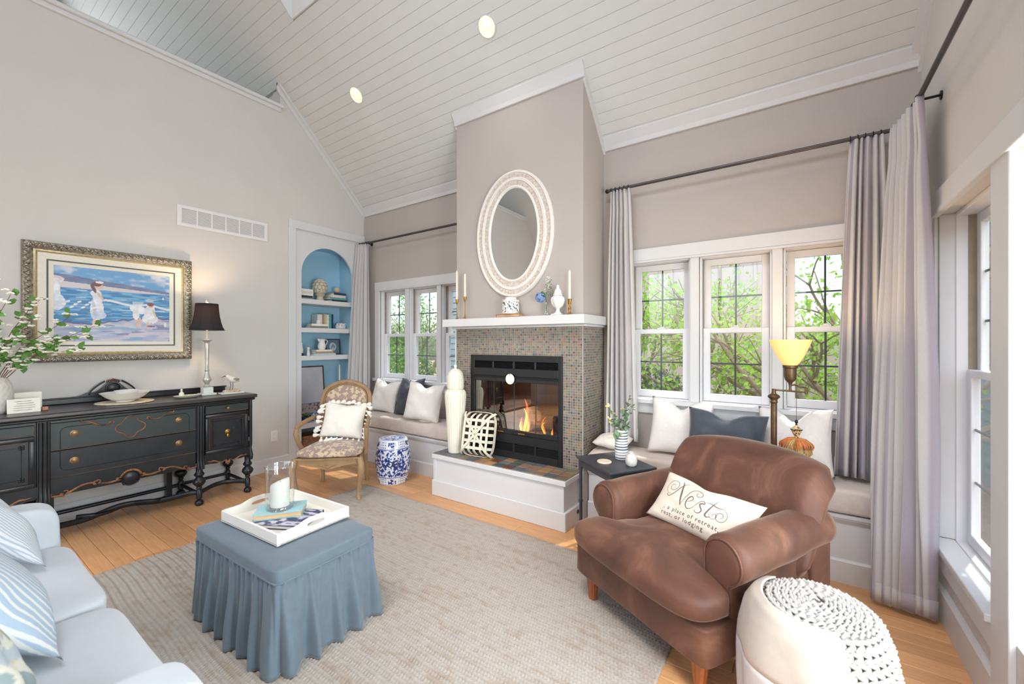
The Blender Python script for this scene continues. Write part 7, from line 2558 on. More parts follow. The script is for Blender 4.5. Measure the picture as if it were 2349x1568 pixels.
# bud vase with blue hydrangea
BV = (-1.672, YM, MTZ)
gv = thing('glass_bud_vase', 'slim clear glass bud vase on the mantel', 'vase', BV)
p = MB(); p.lathe([(0.0, 0.0), (0.021, 0.0), (0.023, 0.004), (0.020, 0.03), (0.012, 0.075), (0.010, 0.10), (0.012, 0.112)], c=BV, n=24, cap=False); p.build('body', 'clear_glass', gv, smooth=60)
hy = thing('hydrangea_stem', 'blue hydrangea with green sprigs in the glass bud vase', 'flowers', (BV[0], BV[1], MTZ + 0.02))
r = random.Random(31)
for dx, dz in ((-0.004, 0.16), (0.012, 0.27), (0.0, 0.19)):
    q = MB(); q.tube([(BV[0], BV[1], MTZ + 0.006), (BV[0] + dx * 0.4, BV[1], MTZ + 0.10), (BV[0] + dx, BV[1] - 0.01, MTZ + dz)], 0.002, 5); q.build('stem', 'stem_green', hy)
hc = Vector((BV[0] - 0.040, BV[1] - 0.025, MTZ + 0.150))
q = MB()
for k in range(70):
    d = rvec(r); c = hc + Vector((d.x * 0.040, d.y * 0.034, d.z * 0.042))
    for a in range(4):
        aa = a * PI / 2 + r.random()
        t1 = d.orthogonal().normalized(); t2 = d.cross(t1)
        leaf_pts(q, c, t1 * math.cos(aa) + t2 * math.sin(aa) + d * 0.3, d, 0.011, 0.010)
o = q.build('flower_head', 'petal_blue', hy, smooth=60); o['kind'] = 'stuff'
q = MB()
for k in range(5):
    leaf_pts(q, Vector((BV[0] - 0.01, BV[1] - 0.02, MTZ + 0.15)), Vector((r.uniform(-.6, .6), -0.4, r.uniform(-0.2, 1))), Vector((0, 0, 1)), 0.055, 0.032)
o = q.build('leaves', 'leaf_green', hy, smooth=60); o['kind'] = 'stuff'
q = MB()
for k in range(60):
    f = r.random(); b0 = Vector((BV[0] + 0.005 + 0.03 * f + r.uniform(-.022, .022), BV[1] + r.uniform(-.02, .02), MTZ + 0.16 + 0.13 * f + r.uniform(-.015, .015)))
    leaf_pts(q, b0, rvec(r), Vector((0, 0, 1)), 0.016, 0.010)
o = q.build('sprig', 'leaf_sage', hy, smooth=60); o['kind'] = 'stuff'
q = MB()
for k in range(24):
    f = r.random(); q.ell((BV[0] + 0.012 + 0.03 * f + r.uniform(-.025, .025), BV[1] - 0.01 + r.uniform(-.02, .02), MTZ + 0.20 + 0.12 * f), 0.004, 0.004, 0.004, 6, 4)
o = q.build('tiny_blossoms', 'petal_white', hy, smooth=60); o['kind'] = 'stuff'
# white urn
UC = (-1.566, YM, MTZ)
mat('plaster_white', (232, 230, 226), 0.7, var=0.05, scale=30, bmp=0.3, bscale=60)
ur = thing('lidded_urn', 'small white plaster urn with pointed lid on the mantel', 'urn', UC)
q = MB(); q.rbox(UC[0] - 0.042, UC[1] - 0.042, UC[2], UC[0] + 0.042, UC[1] + 0.042, UC[2] + 0.012, 0.003, 1)
q.lathe([(0.036, 0.012), (0.030, 0.018), (0.016, 0.032), (0.014, 0.050), (0.020, 0.058), (0.038, 0.072), (0.052, 0.098), (0.056, 0.122), (0.052, 0.140), (0.040, 0.152), (0.034, 0.158)], c=UC, n=40, fn=lambda a, z: 1 + (0.06 * math.cos(8 * a) if 0.07 < z < 0.145 else 0)); q.build('body', 'plaster_white', ur, smooth=50)
q = MB(); q.lathe([(0.036, 0.158), (0.037, 0.165), (0.031, 0.176), (0.026, 0.198), (0.014, 0.215), (0.010, 0.222), (0.013, 0.230), (0.008, 0.240), (0.0, 0.246)], c=UC, n=28, cap=False); q.build('lid', 'plaster_white', ur, smooth=50)

# ================================================================== ON THE HEARTH
HTZ = 0.3858
TJ = (-2.592, 2.862, HTZ)
mat('jar_ivory', (236, 232, 214), 0.45, var=0.03, scale=20)
tj = thing('ginger_jar', 'tall ribbed ivory lidded jar standing on the hearth', 'jar', TJ)
rib = lambda a, z: 1 + 0.045 * abs(math.sin(11 * a)) - 0.02
q = MB(); q.lathe([(0.0, 0.0), (0.062, 0.0), (0.066, 0.01), (0.072, 0.12), (0.080, 0.26), (0.088, 0.40), (0.095, 0.49), (0.096, 0.53), (0.090, 0.560), (0.076, 0.575), (0.060, 0.580), (0, 0.58)], c=TJ, n=176, cap=False, fn=rib); q.build('body', 'jar_ivory', tj, smooth=70)
q = MB(); q.lathe([(0.066, 0.578), (0.072, 0.584), (0.075, 0.60), (0.075, 0.66), (0.071, 0.70), (0.060, 0.735), (0.038, 0.760), (0.014, 0.770)], c=TJ, n=176, fn=rib); q.build('lid', 'jar_ivory', tj, smooth=70)
q = MB(); q.lathe([(0.012, 0.766), (0.010, 0.775), (0.016, 0.786), (0.014, 0.800), (0.006, 0.806), (0, 0.806)], c=TJ, n=20, cap=False); q.build('knob', 'jar_ivory', tj, smooth=50)
# tobacco basket leaning on the insert
mat('basket_white', (226, 220, 200), 0.8, var=0.08, scale=30, bmp=0.3, bscale=80)
BKM = Matrix.Translation((-2.325, 2.80, HTZ + 0.006)) @ Matrix.Rotation(rad(8), 4, 'Z') @ Matrix.Rotation(rad(-12), 4, 'X')
bk = thing('tobacco_basket', 'white flat woven basket leaning against the fireplace', 'basket', tuple(BKM.translation), rot=BKM.to_euler())
BW, BH, BD = 0.165, 0.40, 0.075
def ribbon(nm, pts, w, side, th=0.0035):
    """flat strip through points; side: the across direction"""
    q = MB(); sd = Vector(side) * (w / 2)
    pts = [Vector(p_) for p_ in pts]
    for i, p_ in enumerate(pts):
        t_ = (pts[min(i + 1, len(pts) - 1)] - pts[max(i - 1, 0)]).normalized()
        n_ = t_.cross(Vector(side)).normalized() * (th / 2)
        q.v += [tuple(p_ + sd + n_), tuple(p_ - sd + n_), tuple(p_ - sd - n_), tuple(p_ + sd - n_)]
    for i in range(len(pts) - 1):
        for k in range(4):
            k2 = (k + 1) % 4
            q.f.append((i * 4 + k, i * 4 + k2, (i + 1) * 4 + k2, (i + 1) * 4 + k))
    q.f += [(0, 1, 2, 3), tuple(4 * (len(pts) - 1) + k for k in range(4))]
    return q.build(nm, 'basket_white', bk, world=False, smooth=50)
def edgecurve(L0, L1, n=22):
    """positions along 0..1 with depth: flat middle, ends curve back"""
    out = []
    for k in range(n + 1):
        f = k / n
        e = max(0.0, abs(2 * f - 1) - 0.62) / 0.38
        out.append((lerp(L0, L1, 0.5 + (f - 0.5) * (1 - 0.10 * e)), -0.014 + BD * e ** 1.8))
    return out
for k in range(5):
    x = lerp(-BW * 0.72, BW * 0.72, k / 4)
    off = 0.003 if k % 2 else -0.003
    ribbon('upright_strip', [(x, y + off, z) for z, y in edgecurve(0.0, BH)], 0.022, (1, 0, 0))
for k in range(5):
    z = lerp(BH * 0.2, BH * 0.8, k / 4)
    ribbon('cross_strip', [(x, y + (0.003 if (i + k) % 2 else -0.003), z) for i, (x, y) in enumerate(edgecurve(-BW, BW))], 0.024, (0, 0, 1))
for s in (-1, 1):
    pts = []
    for k in range(23):
        f = k / 22; e = max(0.0, abs(2 * f - 1) - 0.68) / 0.32
        pts.append((s * lerp(-BW * 0.95, BW * 0.95, f), -0.022 + BD * 0.9 * e ** 1.8, lerp(BH * 0.03, BH * 0.97, f)))
    ribbon('diagonal_strip', pts, 0.022, Vector((0.88, 0, -s * 0.47)).normalized())
for (dpt, w_r) in ((BD - 0.012, 0.020), (BD - 0.034, 0.014)):
    q = MB(); pts = []
    for k in range(65):
        a = 2 * PI * k / 64
        ca, sa = math.cos(a), math.sin(a)
        pts.append((math.copysign(abs(ca) ** 0.45, ca) * BW * 0.97, dpt, BH / 2 + math.copysign(abs(sa) ** 0.45, sa) * BH / 2 * 0.97))
    q.tube(pts, w_r / 2, 8, sq=0.4, up=(0, 1, 0)); q.build('rim', 'basket_white', bk, world=False, smooth=60)

# ================================================================== ON THE SIDEBOARD
TOPZ = 0.9175
mat('silver_leaf', (206, 202, 192), 0.35, metal=0.55, var=0.12, scale=20)
mat('marble_pale', (222, 224, 216), 0.4, var=0.04, scale=20)
LB = (-4.43, 1.545)
TLP = 10.0
tl = thing('table_lamp', 'silver candlestick table lamp with black bell shade on the sideboard', 'lamp', (LB[0], LB[1], TOPZ))
q = MB(); q.rbox(LB[0] - 0.058, LB[1] - 0.058, TOPZ, LB[0] + 0.058, LB[1] + 0.058, TOPZ + 0.018, 0.003, 1); q.rbox(LB[0] - 0.038, LB[1] - 0.038, TOPZ + 0.018, LB[0] + 0.038, LB[1] + 0.038, TOPZ + 0.072, 0.003, 1); q.build('plinth', 'marble_pale', tl)
q = MB(); q.lathe([(0.018, 0.072), (0.030, 0.078), (0.022, 0.088), (0.014, 0.096), (0.020, 0.112), (0.033, 0.132), (0.035, 0.145), (0.024, 0.168), (0.018, 0.190), (0.014, 0.215), (0.020, 0.222), (0.014, 0.228), (0.013, 0.30), (0.0175, 0.43), (0.020, 0.46), (0.016, 0.475), (0.030, 0.49), (0.046, 0.500), (0.046, 0.504), (0.010, 0.508), (0.0, 0.508)], c=(LB[0], LB[1], TOPZ), n=28, cap=False); q.build('column', 'silver_leaf', tl, smooth=45)
q = MB(); q.tube([(LB[0], LB[1], TOPZ + 0.505), (LB[0], LB[1], TOPZ + 0.62)], 0.008, 10); q.build('candle_tube', 'candle_ivory', tl)
def lampshade():
    m = bpy.data.materials.new('black_shade'); m.use_nodes = True
    nt = m.node_tree; bs = nt.nodes['Principled BSDF']; out = nt.nodes['Material Output']
    n = noise(nt, 300, detail=2)
    r_ = ramp(nt, n.outputs['Fac'], [(0.3, L(30, 28, 32)), (0.7, L(48, 44, 46))])
    nt.links.new(r_.outputs[0], bs.inputs['Base Color']); bs.inputs['Roughness'].default_value = 0.8
    t_ = nt.nodes.new('ShaderNodeBsdfTranslucent'); t_.inputs[0].default_value = (0.75, 0.42, 0.16, 1)
    ms = nt.nodes.new('ShaderNodeMixShader'); ms.inputs[0].default_value = 0.045
    nt.links.new(bs.outputs[0], ms.inputs[1]); nt.links.new(t_.outputs[0], ms.inputs[2]); nt.links.new(ms.outputs[0], out.inputs[0])
    MATS['black_shade'] = m
lampshade()
sp_pr = [(0.137, 0.592), (0.122, 0.620), (0.110, 0.660), (0.100, 0.710), (0.093, 0.765), (0.088, 0.828)]
sh_fn = lambda a, z: 1 - 0.02 * abs(math.sin(4 * a))
q = MB(); q.lathe(sp_pr, c=(LB[0], LB[1], TOPZ), n=48, cap=False, fn=sh_fn); o = q.build('shade', 'black_shade', tl, smooth=60)
sd = o.modifiers.new('thickness', 'SOLIDIFY'); sd.thickness = 0.0015
for zz, rr in ((0.592, 0.137), (0.828, 0.088)):
    q = MB(); q.tube([(LB[0] + rr * sh_fn(2 * PI * k / 48, 0) * math.cos(2 * PI * k / 48), LB[1] + rr * sh_fn(2 * PI * k / 48, 0) * math.sin(2 * PI * k / 48), TOPZ + zz) for k in range(49)], 0.003, 6); q.build('shade_trim', 'black_iron', tl)
for k in range(8):
    a = k * PI / 4 + PI / 8 * 0
    q = MB(); q.tube([(LB[0] + (r_ + 0.001) * math.cos(a), LB[1] + (r_ + 0.001) * math.sin(a), TOPZ + z_) for r_, z_ in sp_pr], 0.002, 5); q.build('shade_rib', 'black_iron', tl)
q = MB(); q.ell((LB[0], LB[1], TOPZ + 0.70), 0.026, 0.026, 0.035, 12, 8); q.build('bulb', 'lamp_bulb', tl, smooth=60)
q = MB(); q.lathe([(0.004, 0.60), (0.004, 0.83), (0.009, 0.836), (0.013, 0.85), (0.008, 0.862), (0.011, 0.872), (0.004, 0.884), (0, 0.886)], c=(LB[0], LB[1], TOPZ), n=16); q.build('finial', 'silver_leaf', tl, smooth=50)
ld = bpy.data.lights.new('table_lamp_light', 'POINT'); ld.energy = TLP; ld.color = (1, 0.70, 0.40); ld.shadow_soft_size = 0.03
lo_ = bpy.data.objects.new('table_lamp_light', ld); COL.objects.link(lo_); lo_.location = (LB[0], LB[1], TOPZ + 0.765)
# shorebird on driftwood
BI = Vector((-4.36, 1.715, TOPZ))
mat('driftwood', (190, 172, 150), 0.9, var=0.25, scale=25, bmp=0.8, bscale=40)
mat('bird_white', (228, 222, 212), 0.7, var=0.08, scale=40)
mat('bird_grey', (150, 140, 128), 0.8, var=0.25, scale=60)
bi = thing('shorebird_figure', 'carved sandpiper figurine on a driftwood base, right end of the sideboard', 'figurine', tuple(BI))
q = MB(); q.rbox(BI.x - 0.045, BI.y - 0.095, BI.z, BI.x + 0.045, BI.y + 0.095, BI.z + 0.014, 0.003, 1); q.build('plinth', 'marble_pale', bi)
q = MB(); r = random.Random(2)
for k in range(9): q.ell((BI.x + r.uniform(-.02, .02), BI.y + r.uniform(-.045, .045), BI.z + 0.022), r.uniform(.018, .028), r.uniform(.02, .034), r.uniform(.012, .02), 9, 6)
q.build('driftwood', 'driftwood', bi, smooth=60)
for dy in (-0.010, 0.010):
    q = MB(); q.tube([(BI.x, BI.y + dy - 0.004, BI.z + 0.034), (BI.x, BI.y + dy + 0.006, BI.z + 0.075), (BI.x, BI.y + dy, BI.z + 0.112)], 0.0022, 6); q.build('leg', 'black_iron', bi)
q = MB(); q.tube([(BI.x, BI.y - 0.045, BI.z + 0.168), (BI.x, BI.y - 0.036, BI.z + 0.166), (BI.x, BI.y - 0.020, BI.z + 0.150), (BI.x, BI.y - 0.004, BI.z + 0.135), (BI.x, BI.y + 0.022, BI.z + 0.125), (BI.x, BI.y + 0.048, BI.z + 0.118), (BI.x, BI.y + 0.066, BI.z + 0.112)], [0.006, 0.017, 0.019, 0.026, 0.027, 0.016, 0.004], 12); q.build('body', 'bird_white', bi, smooth=70)
for s in (-1, 1):
    q = MB(); q.ell((BI.x + s * 0.018, BI.y + 0.026, BI.z + 0.132), 0.010, 0.036, 0.014, 10, 6); q.build('wing', 'bird_grey', bi, smooth=70)
q = MB(); q.tube([(BI.x, BI.y - 0.046, BI.z + 0.168), (BI.x, BI.y - 0.065, BI.z + 0.162), (BI.x, BI.y - 0.082, BI.z + 0.150)], [0.004, 0.0028, 0.001], 6); q.build('beak', 'black_iron', bi)
# dish with a little bottle
DS = (-4.36, 1.375, TOPZ)
mat('dish_celadon', (206, 212, 196), 0.35, var=0.04)
q = MB(); q.lathe([(0.0, 0.0), (0.05, 0.0), (0.065, 0.006), (0.082, 0.018), (0.085, 0.020), (0.080, 0.021), (0.062, 0.011), (0, 0.008)], c=DS, n=36, sx=0.72, sy=1.2, cap=False)
tag(q.build('oval_dish', 'dish_celadon', smooth=50), 'shallow pale green oval dish on the sideboard', 'dish')
r = random.Random(12)
for k, (dy, lab) in enumerate(((0.015, 'small yellow starfish in the green dish'), (0.045, 'small pale shell at the lamp end of the green dish'))):
    q = MB()
    for a in range(5):
        aa = a * 2 * PI / 5
        q.tube([(DS[0], DS[1] + dy, TOPZ + 0.018), (DS[0] + 0.022 * math.cos(aa), DS[1] + dy + 0.022 * math.sin(aa), TOPZ + 0.020)], [0.006, 0.002], 6)
    tag(q.build('starfish' if k == 0 else 'sea_shell', 'petal_yellow' if k == 0 else 'bird_white', smooth=60), lab, 'shell')
pb = thing('perfume_bottle', 'little cream stoppered bottle standing in the green dish', 'bottle', (DS[0] - 0.01, DS[1] - 0.038, TOPZ + 0.011))
q = MB(); q.lathe([(0.0, 0.011), (0.016, 0.011), (0.018, 0.020), (0.018, 0.042), (0.008, 0.050), (0.008, 0.058), (0.0, 0.058)], c=(DS[0] - 0.01, DS[1] - 0.038, TOPZ), n=18, cap=False); q.build('body', 'candle_ivory', pb, smooth=45)
q = MB(); q.ell((DS[0] - 0.01, DS[1] - 0.038, TOPZ + 0.068), 0.009, 0.009, 0.010, 12, 8); q.build('stopper', 'candle_ivory', pb, smooth=60)
# bowl on a woven mat
BC = (-4.42, 0.985, TOPZ)
mat('woven_mat', (220, 206, 180), 0.9, var=0.15, scale=40, bmp=0.8, bscale=60, bdist=0.006)
q = MB(); q.lathe([(0.0, 0.0), (0.17, 0.0), (0.176, 0.004), (0.17, 0.009), (0.16, 0.008), (0.14, 0.010), (0.10, 0.008), (0.0, 0.009)], c=BC, n=72, cap=False, fn=lambda a, z: 1 + 0.02 * math.sin(22 * a))
tag(q.build('woven_placemat', 'woven_mat', smooth=50), 'round scalloped straw mat under the white bowl', 'placemat')
q = MB(); q.lathe([(0.0, 0.010), (0.055, 0.010), (0.055, 0.018), (0.075, 0.022), (0.115, 0.046), (0.148, 0.078), (0.152, 0.082), (0.147, 0.083), (0.11, 0.052), (0.07, 0.030), (0, 0.026)], c=BC, n=48, cap=False)
tag(q.build('white_bowl', 'ceramic_white', smooth=50), 'wide white bowl on the straw mat in front of the crest', 'bowl')
q = MB(); q.lathe([(0.0, 0.028), (0.045, 0.028), (0.060, 0.05), (0.072, 0.092), (0.076, 0.097), (0.070, 0.097), (0.055, 0.056), (0, 0.04)], c=(BC[0] - 0.01, BC[1] + 0.01, TOPZ), n=40, cap=False, fn=lambda a, z: 1 + 0.02 * math.sin(12 * a))
tag(q.build('scalloped_bowl', 'ceramic_white', smooth=50), 'small scalloped white bowl nested in the wide bowl', 'bowl')
# lettered card on the left
cd = thing('greeting_card', 'cream card with handwriting propped at the left end of the sideboard', 'card', (-4.33, 0.45, TOPZ), rot=(0, rad(-14), 0))
mat('card_paper', (240, 236, 222), 0.8, var=0.02)
q = MB(); q.rbox(0.0, -0.075, 0.0, 0.004, 0.075, 0.098, 0.001, 1); q.build('card', 'card_paper', cd, world=False)
r = random.Random(44)
for k in range(5):
    q = MB(); z = 0.080 - k * 0.015
    y0_ = -0.05 + r.uniform(0, .02); y1_ = 0.05 - r.uniform(0, .03)
    q.tube([(0.0045, lerp(y0_, y1_, i / 40), z + 0.003 * math.sin(i * 1.9) + 0.0015 * math.sin(i * 4.1)) for i in range(41)], 0.0007, 4); q.build('handwriting', 'letter_grey', cd, world=False)
q = MB(); q.rbox(-4.50, 0.415, TOPZ, -4.44, 0.545, TOPZ + 0.13, 0.004, 2)
tag(q.build('keepsake_box', 'petal_white', smooth=None), 'plain white box behind the handwritten card', 'box')
q = MB(); q.rbox(-4.40, 0.535, TOPZ, -4.36, 0.565, TOPZ + 0.026, 0.004, 2)
mat('copper_tone', (190, 140, 110), 0.5, var=0.1)
tag(q.build('wooden_block', 'copper_tone'), 'small pinkish wooden block beside the card', 'block')
# textured vase with blossom branches
VB = (-4.44, 0.325, TOPZ)
mat('vase_woven', (224, 220, 212), 0.8, var=0.05, scale=30)
q = MB(); q.lathe(prof_interp([(0.060, 0.0), (0.075, 0.02), (0.088, 0.08), (0.090, 0.14), (0.082, 0.20), (0.064, 0.235), (0.055, 0.245)], 48), c=VB, n=90, cap=False, fn=lambda a, z: 1 + 0.02 * math.sin(18 * a + 3 * math.sin(z * 130)) * math.sin(z * 130))
q.lathe([(0.0, 0.002), (0.06, 0.002)], c=VB, n=40, cap=False); q.lathe([(0.0, 0.242), (0.05, 0.242), (0.055, 0.245)], c=VB, n=40, cap=False)
tag(q.build('textured_vase', 'vase_woven', smooth=60), 'white textured vase at the left end of the sideboard', 'vase')
bb = thing('blossom_branches', 'white blossom branches with green leaves reaching over the painting', 'flowers', (VB[0], VB[1], TOPZ + 0.22))
r = random.Random(55)
tips = [(-4.30, 0.40, 1.74), (-4.32, 0.52, 1.70), (-4.28, 0.66, 1.58), (-4.26, 0.72, 1.46), (-4.30, 0.60, 1.40), (-4.28, 0.44, 1.42), (-4.36, 0.30, 1.80), (-4.24, 0.48, 1.56), (-4.22, 0.36, 1.36), (-4.30, 0.80, 1.53), (-4.26, 0.70, 1.34), (-4.26, 0.34, 1.52)]
lf, bl = MB(), []
for k, tp_ in enumerate(tips):
    A = Vector((VB[0], VB[1], TOPZ + 0.15)); B = Vector(tp_)
    pts = []
    for i in range(9):
        f = i / 8
        c = A.lerp(B, f) + Vector((0, -0.05 * math.sin(PI * f), 0.12 * math.sin(PI * f) * (0.6 if B.z < 1.5 else 0.15))) + Vector((r.uniform(-.006, .006), r.uniform(-.006, .006), r.uniform(-.006, .006))) * f
        pts.append(c)
    q = MB(); q.tube([tuple(p_) for p_ in pts], [0.003 - 0.0002 * i for i in range(9)], 5); q.build('branch', 'stem_brown', bb)
    lfm = MB()
    for i in range(14):
        b0 = pts[3 + i % 6] + rvec(r) * 0.02
        leaf_pts(lfm, b0, rvec(r) + Vector((0.3, 0.3, 0.2)), Vector((1, 0, 0.3)), r.uniform(0.04, 0.065), r.uniform(0.028, 0.04))
    o = lfm.build('leaves', 'leaf_green', bb, smooth=60); o['kind'] = 'stuff'
    bm2 = MB()
    for i in range(20):
        c = pts[3 + i % 6] + rvec(r) * 0.034
        for a in range(5):
            aa = a * 2 * PI / 5 + i
            bm2.ell((c.x + 0.010 * math.cos(aa), c.y + 0.010 * math.sin(aa), c.z + 0.004 * (a % 2)), 0.0105, 0.0105, 0.006, 7, 5)
    o = bm2.build('blossoms', 'petal_white', bb, smooth=60); o['kind'] = 'stuff'

# ================================================================== IN THE BOOKCASE
def flat_books(y0, y1, x0, x1, z, specs, where):
    for (h, dy0, dy1, cov, page, lab) in specs:
        t = thing('book', lab, 'book', ((x0 + x1) / 2, (y0 + y1) / 2, z), group=where)
        p = MB(); p.rbox(x0 + 0.004, y0 + dy0 + 0.003, z + 0.002, x1 - 0.003, y1 - dy1 - 0.003, z + h - 0.002, 0.001, 1); p.build('page_block', page, t)
        p = MB(); p.box(x0, y0 + dy0, z, x1, y1 - dy1, z + 0.002); p.box(x0, y0 + dy0, z + h - 0.002, x1, y1 - dy1, z + h - 0.0002); p.box(x1 - 0.0028, y0 + dy0, z + 0.002, x1, y1 - dy1, z + h - 0.002)
        p.build('cover', cov, t)
        z += h + 0.0002
    return z
def cm(name, rgb): mat(name, rgb, 0.6, var=0.06, scale=30); return name
cW, cC, cT, cN, cG, cBk, cTan, cSand, cOlive, cBlue = (cm('cloth_white', (232, 230, 226)), cm('cloth_cream', (222, 208, 192)), cm('cloth_teal', (96, 160, 162)), cm('cloth_navy', (38, 58, 92)), cm('cloth_grey', (150, 156, 158)),
    cm('cloth_black', (46, 50, 54)), cm('cloth_tan', (176, 142, 112)), cm('cloth_sand', (206, 190, 164)), cm('cloth_olive', (132, 130, 106)), cm('cloth_pale_blue', (190, 204, 214)))
g1_ = 'books on the top bookcase shelf'
Z1, Z2, Z3, Z4 = 1.9055, 1.5675, 1.2395, 0.4455
XB0, XB1 = -4.99, -4.80
z = flat_books(2.585, 2.775, XB0, XB1, Z1, [(0.022, 0.0, 0.012, cG, 'page_white', 'grey bottom book of the left stack, top shelf'), (0.026, 0.0, 0.016, cBk, 'page_cream', 'dark book second from the bottom, left stack, top shelf'),
    (0.024, 0.0, 0.010, cW, 'page_white', 'white book in the middle of the left stack, top shelf'), (0.028, 0.0, 0.004, cC, 'page_white', 'cream book second from the top, left stack, top shelf'), (0.026, 0.0, 0.008, cW, 'page_white', 'white topmost book of the left stack, top shelf')], g1_)
z = flat_books(2.99, 3.225, XB0, XB1, Z1, [(0.030, 0.02, 0.0, cBk, 'page_white', 'black-spined bottom book of the right stack, top shelf'), (0.028, 0.0, 0.012, cT, 'page_white', 'teal book of the right stack, top shelf'), (0.032, 0.008, 0.02, cC, 'page_white', 'cream book of the right stack, top shelf'), (0.028, 0.05, 0.015, cN, 'page_white', 'navy topmost book of the right stack, top shelf')], g1_)
mat('stone_ball', (206, 186, 160), 0.7, var=0.2, scale=30)
q = MB(); q.ell((-4.89, 3.135, z + 0.0405), 0.040, 0.040, 0.040, 20, 12); tag(q.build('stone_ball', 'stone_ball', smooth=80), 'tan stone ball on top of the right book stack', 'ball')
# artichoke finial
AF = Vector((-4.87, 2.893, Z1))
mat('plaster_aged', (204, 196, 176), 0.85, var=0.12, scale=25, bmp=0.4, bscale=60)
af = thing('artichoke_finial', 'aged plaster artichoke finial on the top bookcase shelf', 'finial', tuple(AF))
q = MB(); q.lathe([(0.0, 0.0), (0.050, 0.0), (0.052, 0.010), (0.040, 0.030), (0.036, 0.055), (0.050, 0.070), (0.060, 0.080), (0.050, 0.088), (0, 0.088)], c=tuple(AF), n=28, cap=False); q.build('pedestal', 'plaster_aged', af, smooth=45)
q = MB(); q.ell((AF.x, AF.y, AF.z + 0.175), 0.078, 0.078, 0.092, 20, 14); q.build('core', 'plaster_aged', af, smooth=80)
sc = None
for rI in range(6):
    ph_ = rad(-58 + rI * 26); nn = 11 - abs(rI - 2)
    for k in range(nn):
        a = 2 * PI * (k + 0.5 * (rI % 2)) / nn
        n_ = Vector((math.cos(ph_) * math.cos(a), math.cos(ph_) * math.sin(a), math.sin(ph_)))
        c = AF + Vector((0, 0, 0.175)) + Vector((n_.x * 0.080, n_.y * 0.080, n_.z * 0.094))
        rot = (n_ + Vector((0, 0, 0.25))).to_track_quat('Z', 'Y').to_euler()
        if sc is None:
            q = MB(); q.ell((0, 0, 0), 0.024, 0.030, 0.008, 8, 5); sc = q.build('scale', 'plaster_aged', af, world=False, loc=tuple(c - AF), rot=rot, smooth=70)
        else:
            share(sc, 'scale', tuple(c - AF), af, rot)
# second shelf
g2_ = 'books on the second bookcase shelf'
z = flat_books(2.70, 2.925, -4.86, -4.745, Z2, [(0.026, 0.0, 0.0, cOlive, 'page_white', 'olive bottom book of the small stack, second shelf'), (0.024, 0.015, 0.01, cW, 'page_white', 'white top book of the small stack, second shelf')], g2_)
q = MB(); q.lathe([(0.0, 0.0), (0.022, 0.0), (0.026, 0.006), (0.028, 0.045), (0.025, 0.045), (0.022, 0.01), (0, 0.01)], c=(-4.80, 2.835, z + 0.0003), n=24, cap=False); tag(q.build('votive_cup', 'ceramic_white', smooth=50), 'small white votive cup on the stacked books, second shelf', 'cup')
yy = 2.858
for (w_, hh, cov, lab) in ((0.062, 0.175, cW, 'thick white upright book, second shelf'), (0.030, 0.185, cTan, 'tan upright book, second shelf'), (0.034, 0.180, cSand, 'sand coloured upright book, second shelf'), (0.026, 0.178, cW, 'thin white upright book, second shelf'),
                           (0.034, 0.186, cT, 'teal upright book, second shelf'), (0.028, 0.186, cN, 'navy upright book at the right of the row, second shelf')):
    t = thing('book', lab, 'book', (-4.93, yy + w_ / 2, Z2), group=g2_)
    p = MB(); p.rbox(-4.995, yy + 0.002, Z2 + 0.003, -4.868, yy + w_ - 0.003, Z2 + hh - 0.004, 0.001, 1); p.build('page_block', 'page_white', t)
    p = MB(); p.box(-4.997, yy, Z2, -4.866, yy + 0.0018, Z2 + hh); p.box(-4.997, yy + w_ - 0.0025, Z2, -4.866, yy + w_ - 0.0007, Z2 + hh); p.rbox(-4.868, yy, Z2, -4.862, yy + w_ - 0.0007, Z2 + hh, 0.002, 1); p.build('cover', cov, t)
    yy += w_
q = MB(); r = random.Random(8)
for k in range(9):
    a = lerp(-1.2, 1.2, k / 8); c = Vector((-4.85, 3.17, Z2 + 0.012))
    q.tube([tuple(c + Vector((0.0, 0.01 * (k - 4), 0))), tuple(c + Vector((0.02 * r.uniform(-1, 1), 0.045 * math.sin(a) + 0.006 * (k - 4), 0.03 * math.cos(a) + 0.012))), tuple(c + Vector((0.03 * r.uniform(-1, 1), 0.080 * math.sin(a), 0.030 + 0.034 * math.cos(a))))], [0.016, 0.013, 0.007], 8)
q.ell((-4.85, 3.17, Z2 + 0.012), 0.04, 0.07, 0.012, 14, 8)
tag(q.build('coral_piece', 'plaster_white', smooth=70), 'white coral piece beside the upright books, second shelf', 'coral')
q = MB(); q.M = Matrix.Translation((-4.97, 2.645, Z2 + 0.072)) @ Matrix.Rotation(rad(80), 4, 'Y'); q.lathe([(0.0, 0.0), (0.05, 0.0), (0.068, 0.006), (0.07, 0.008), (0.066, 0.010), (0.05, 0.004), (0, 0.004)], n=36, cap=False); q.M = None
tag(q.build('glass_plate', 'clear_glass', smooth=50), 'clear glass plate propped at the left of the second shelf', 'plate')
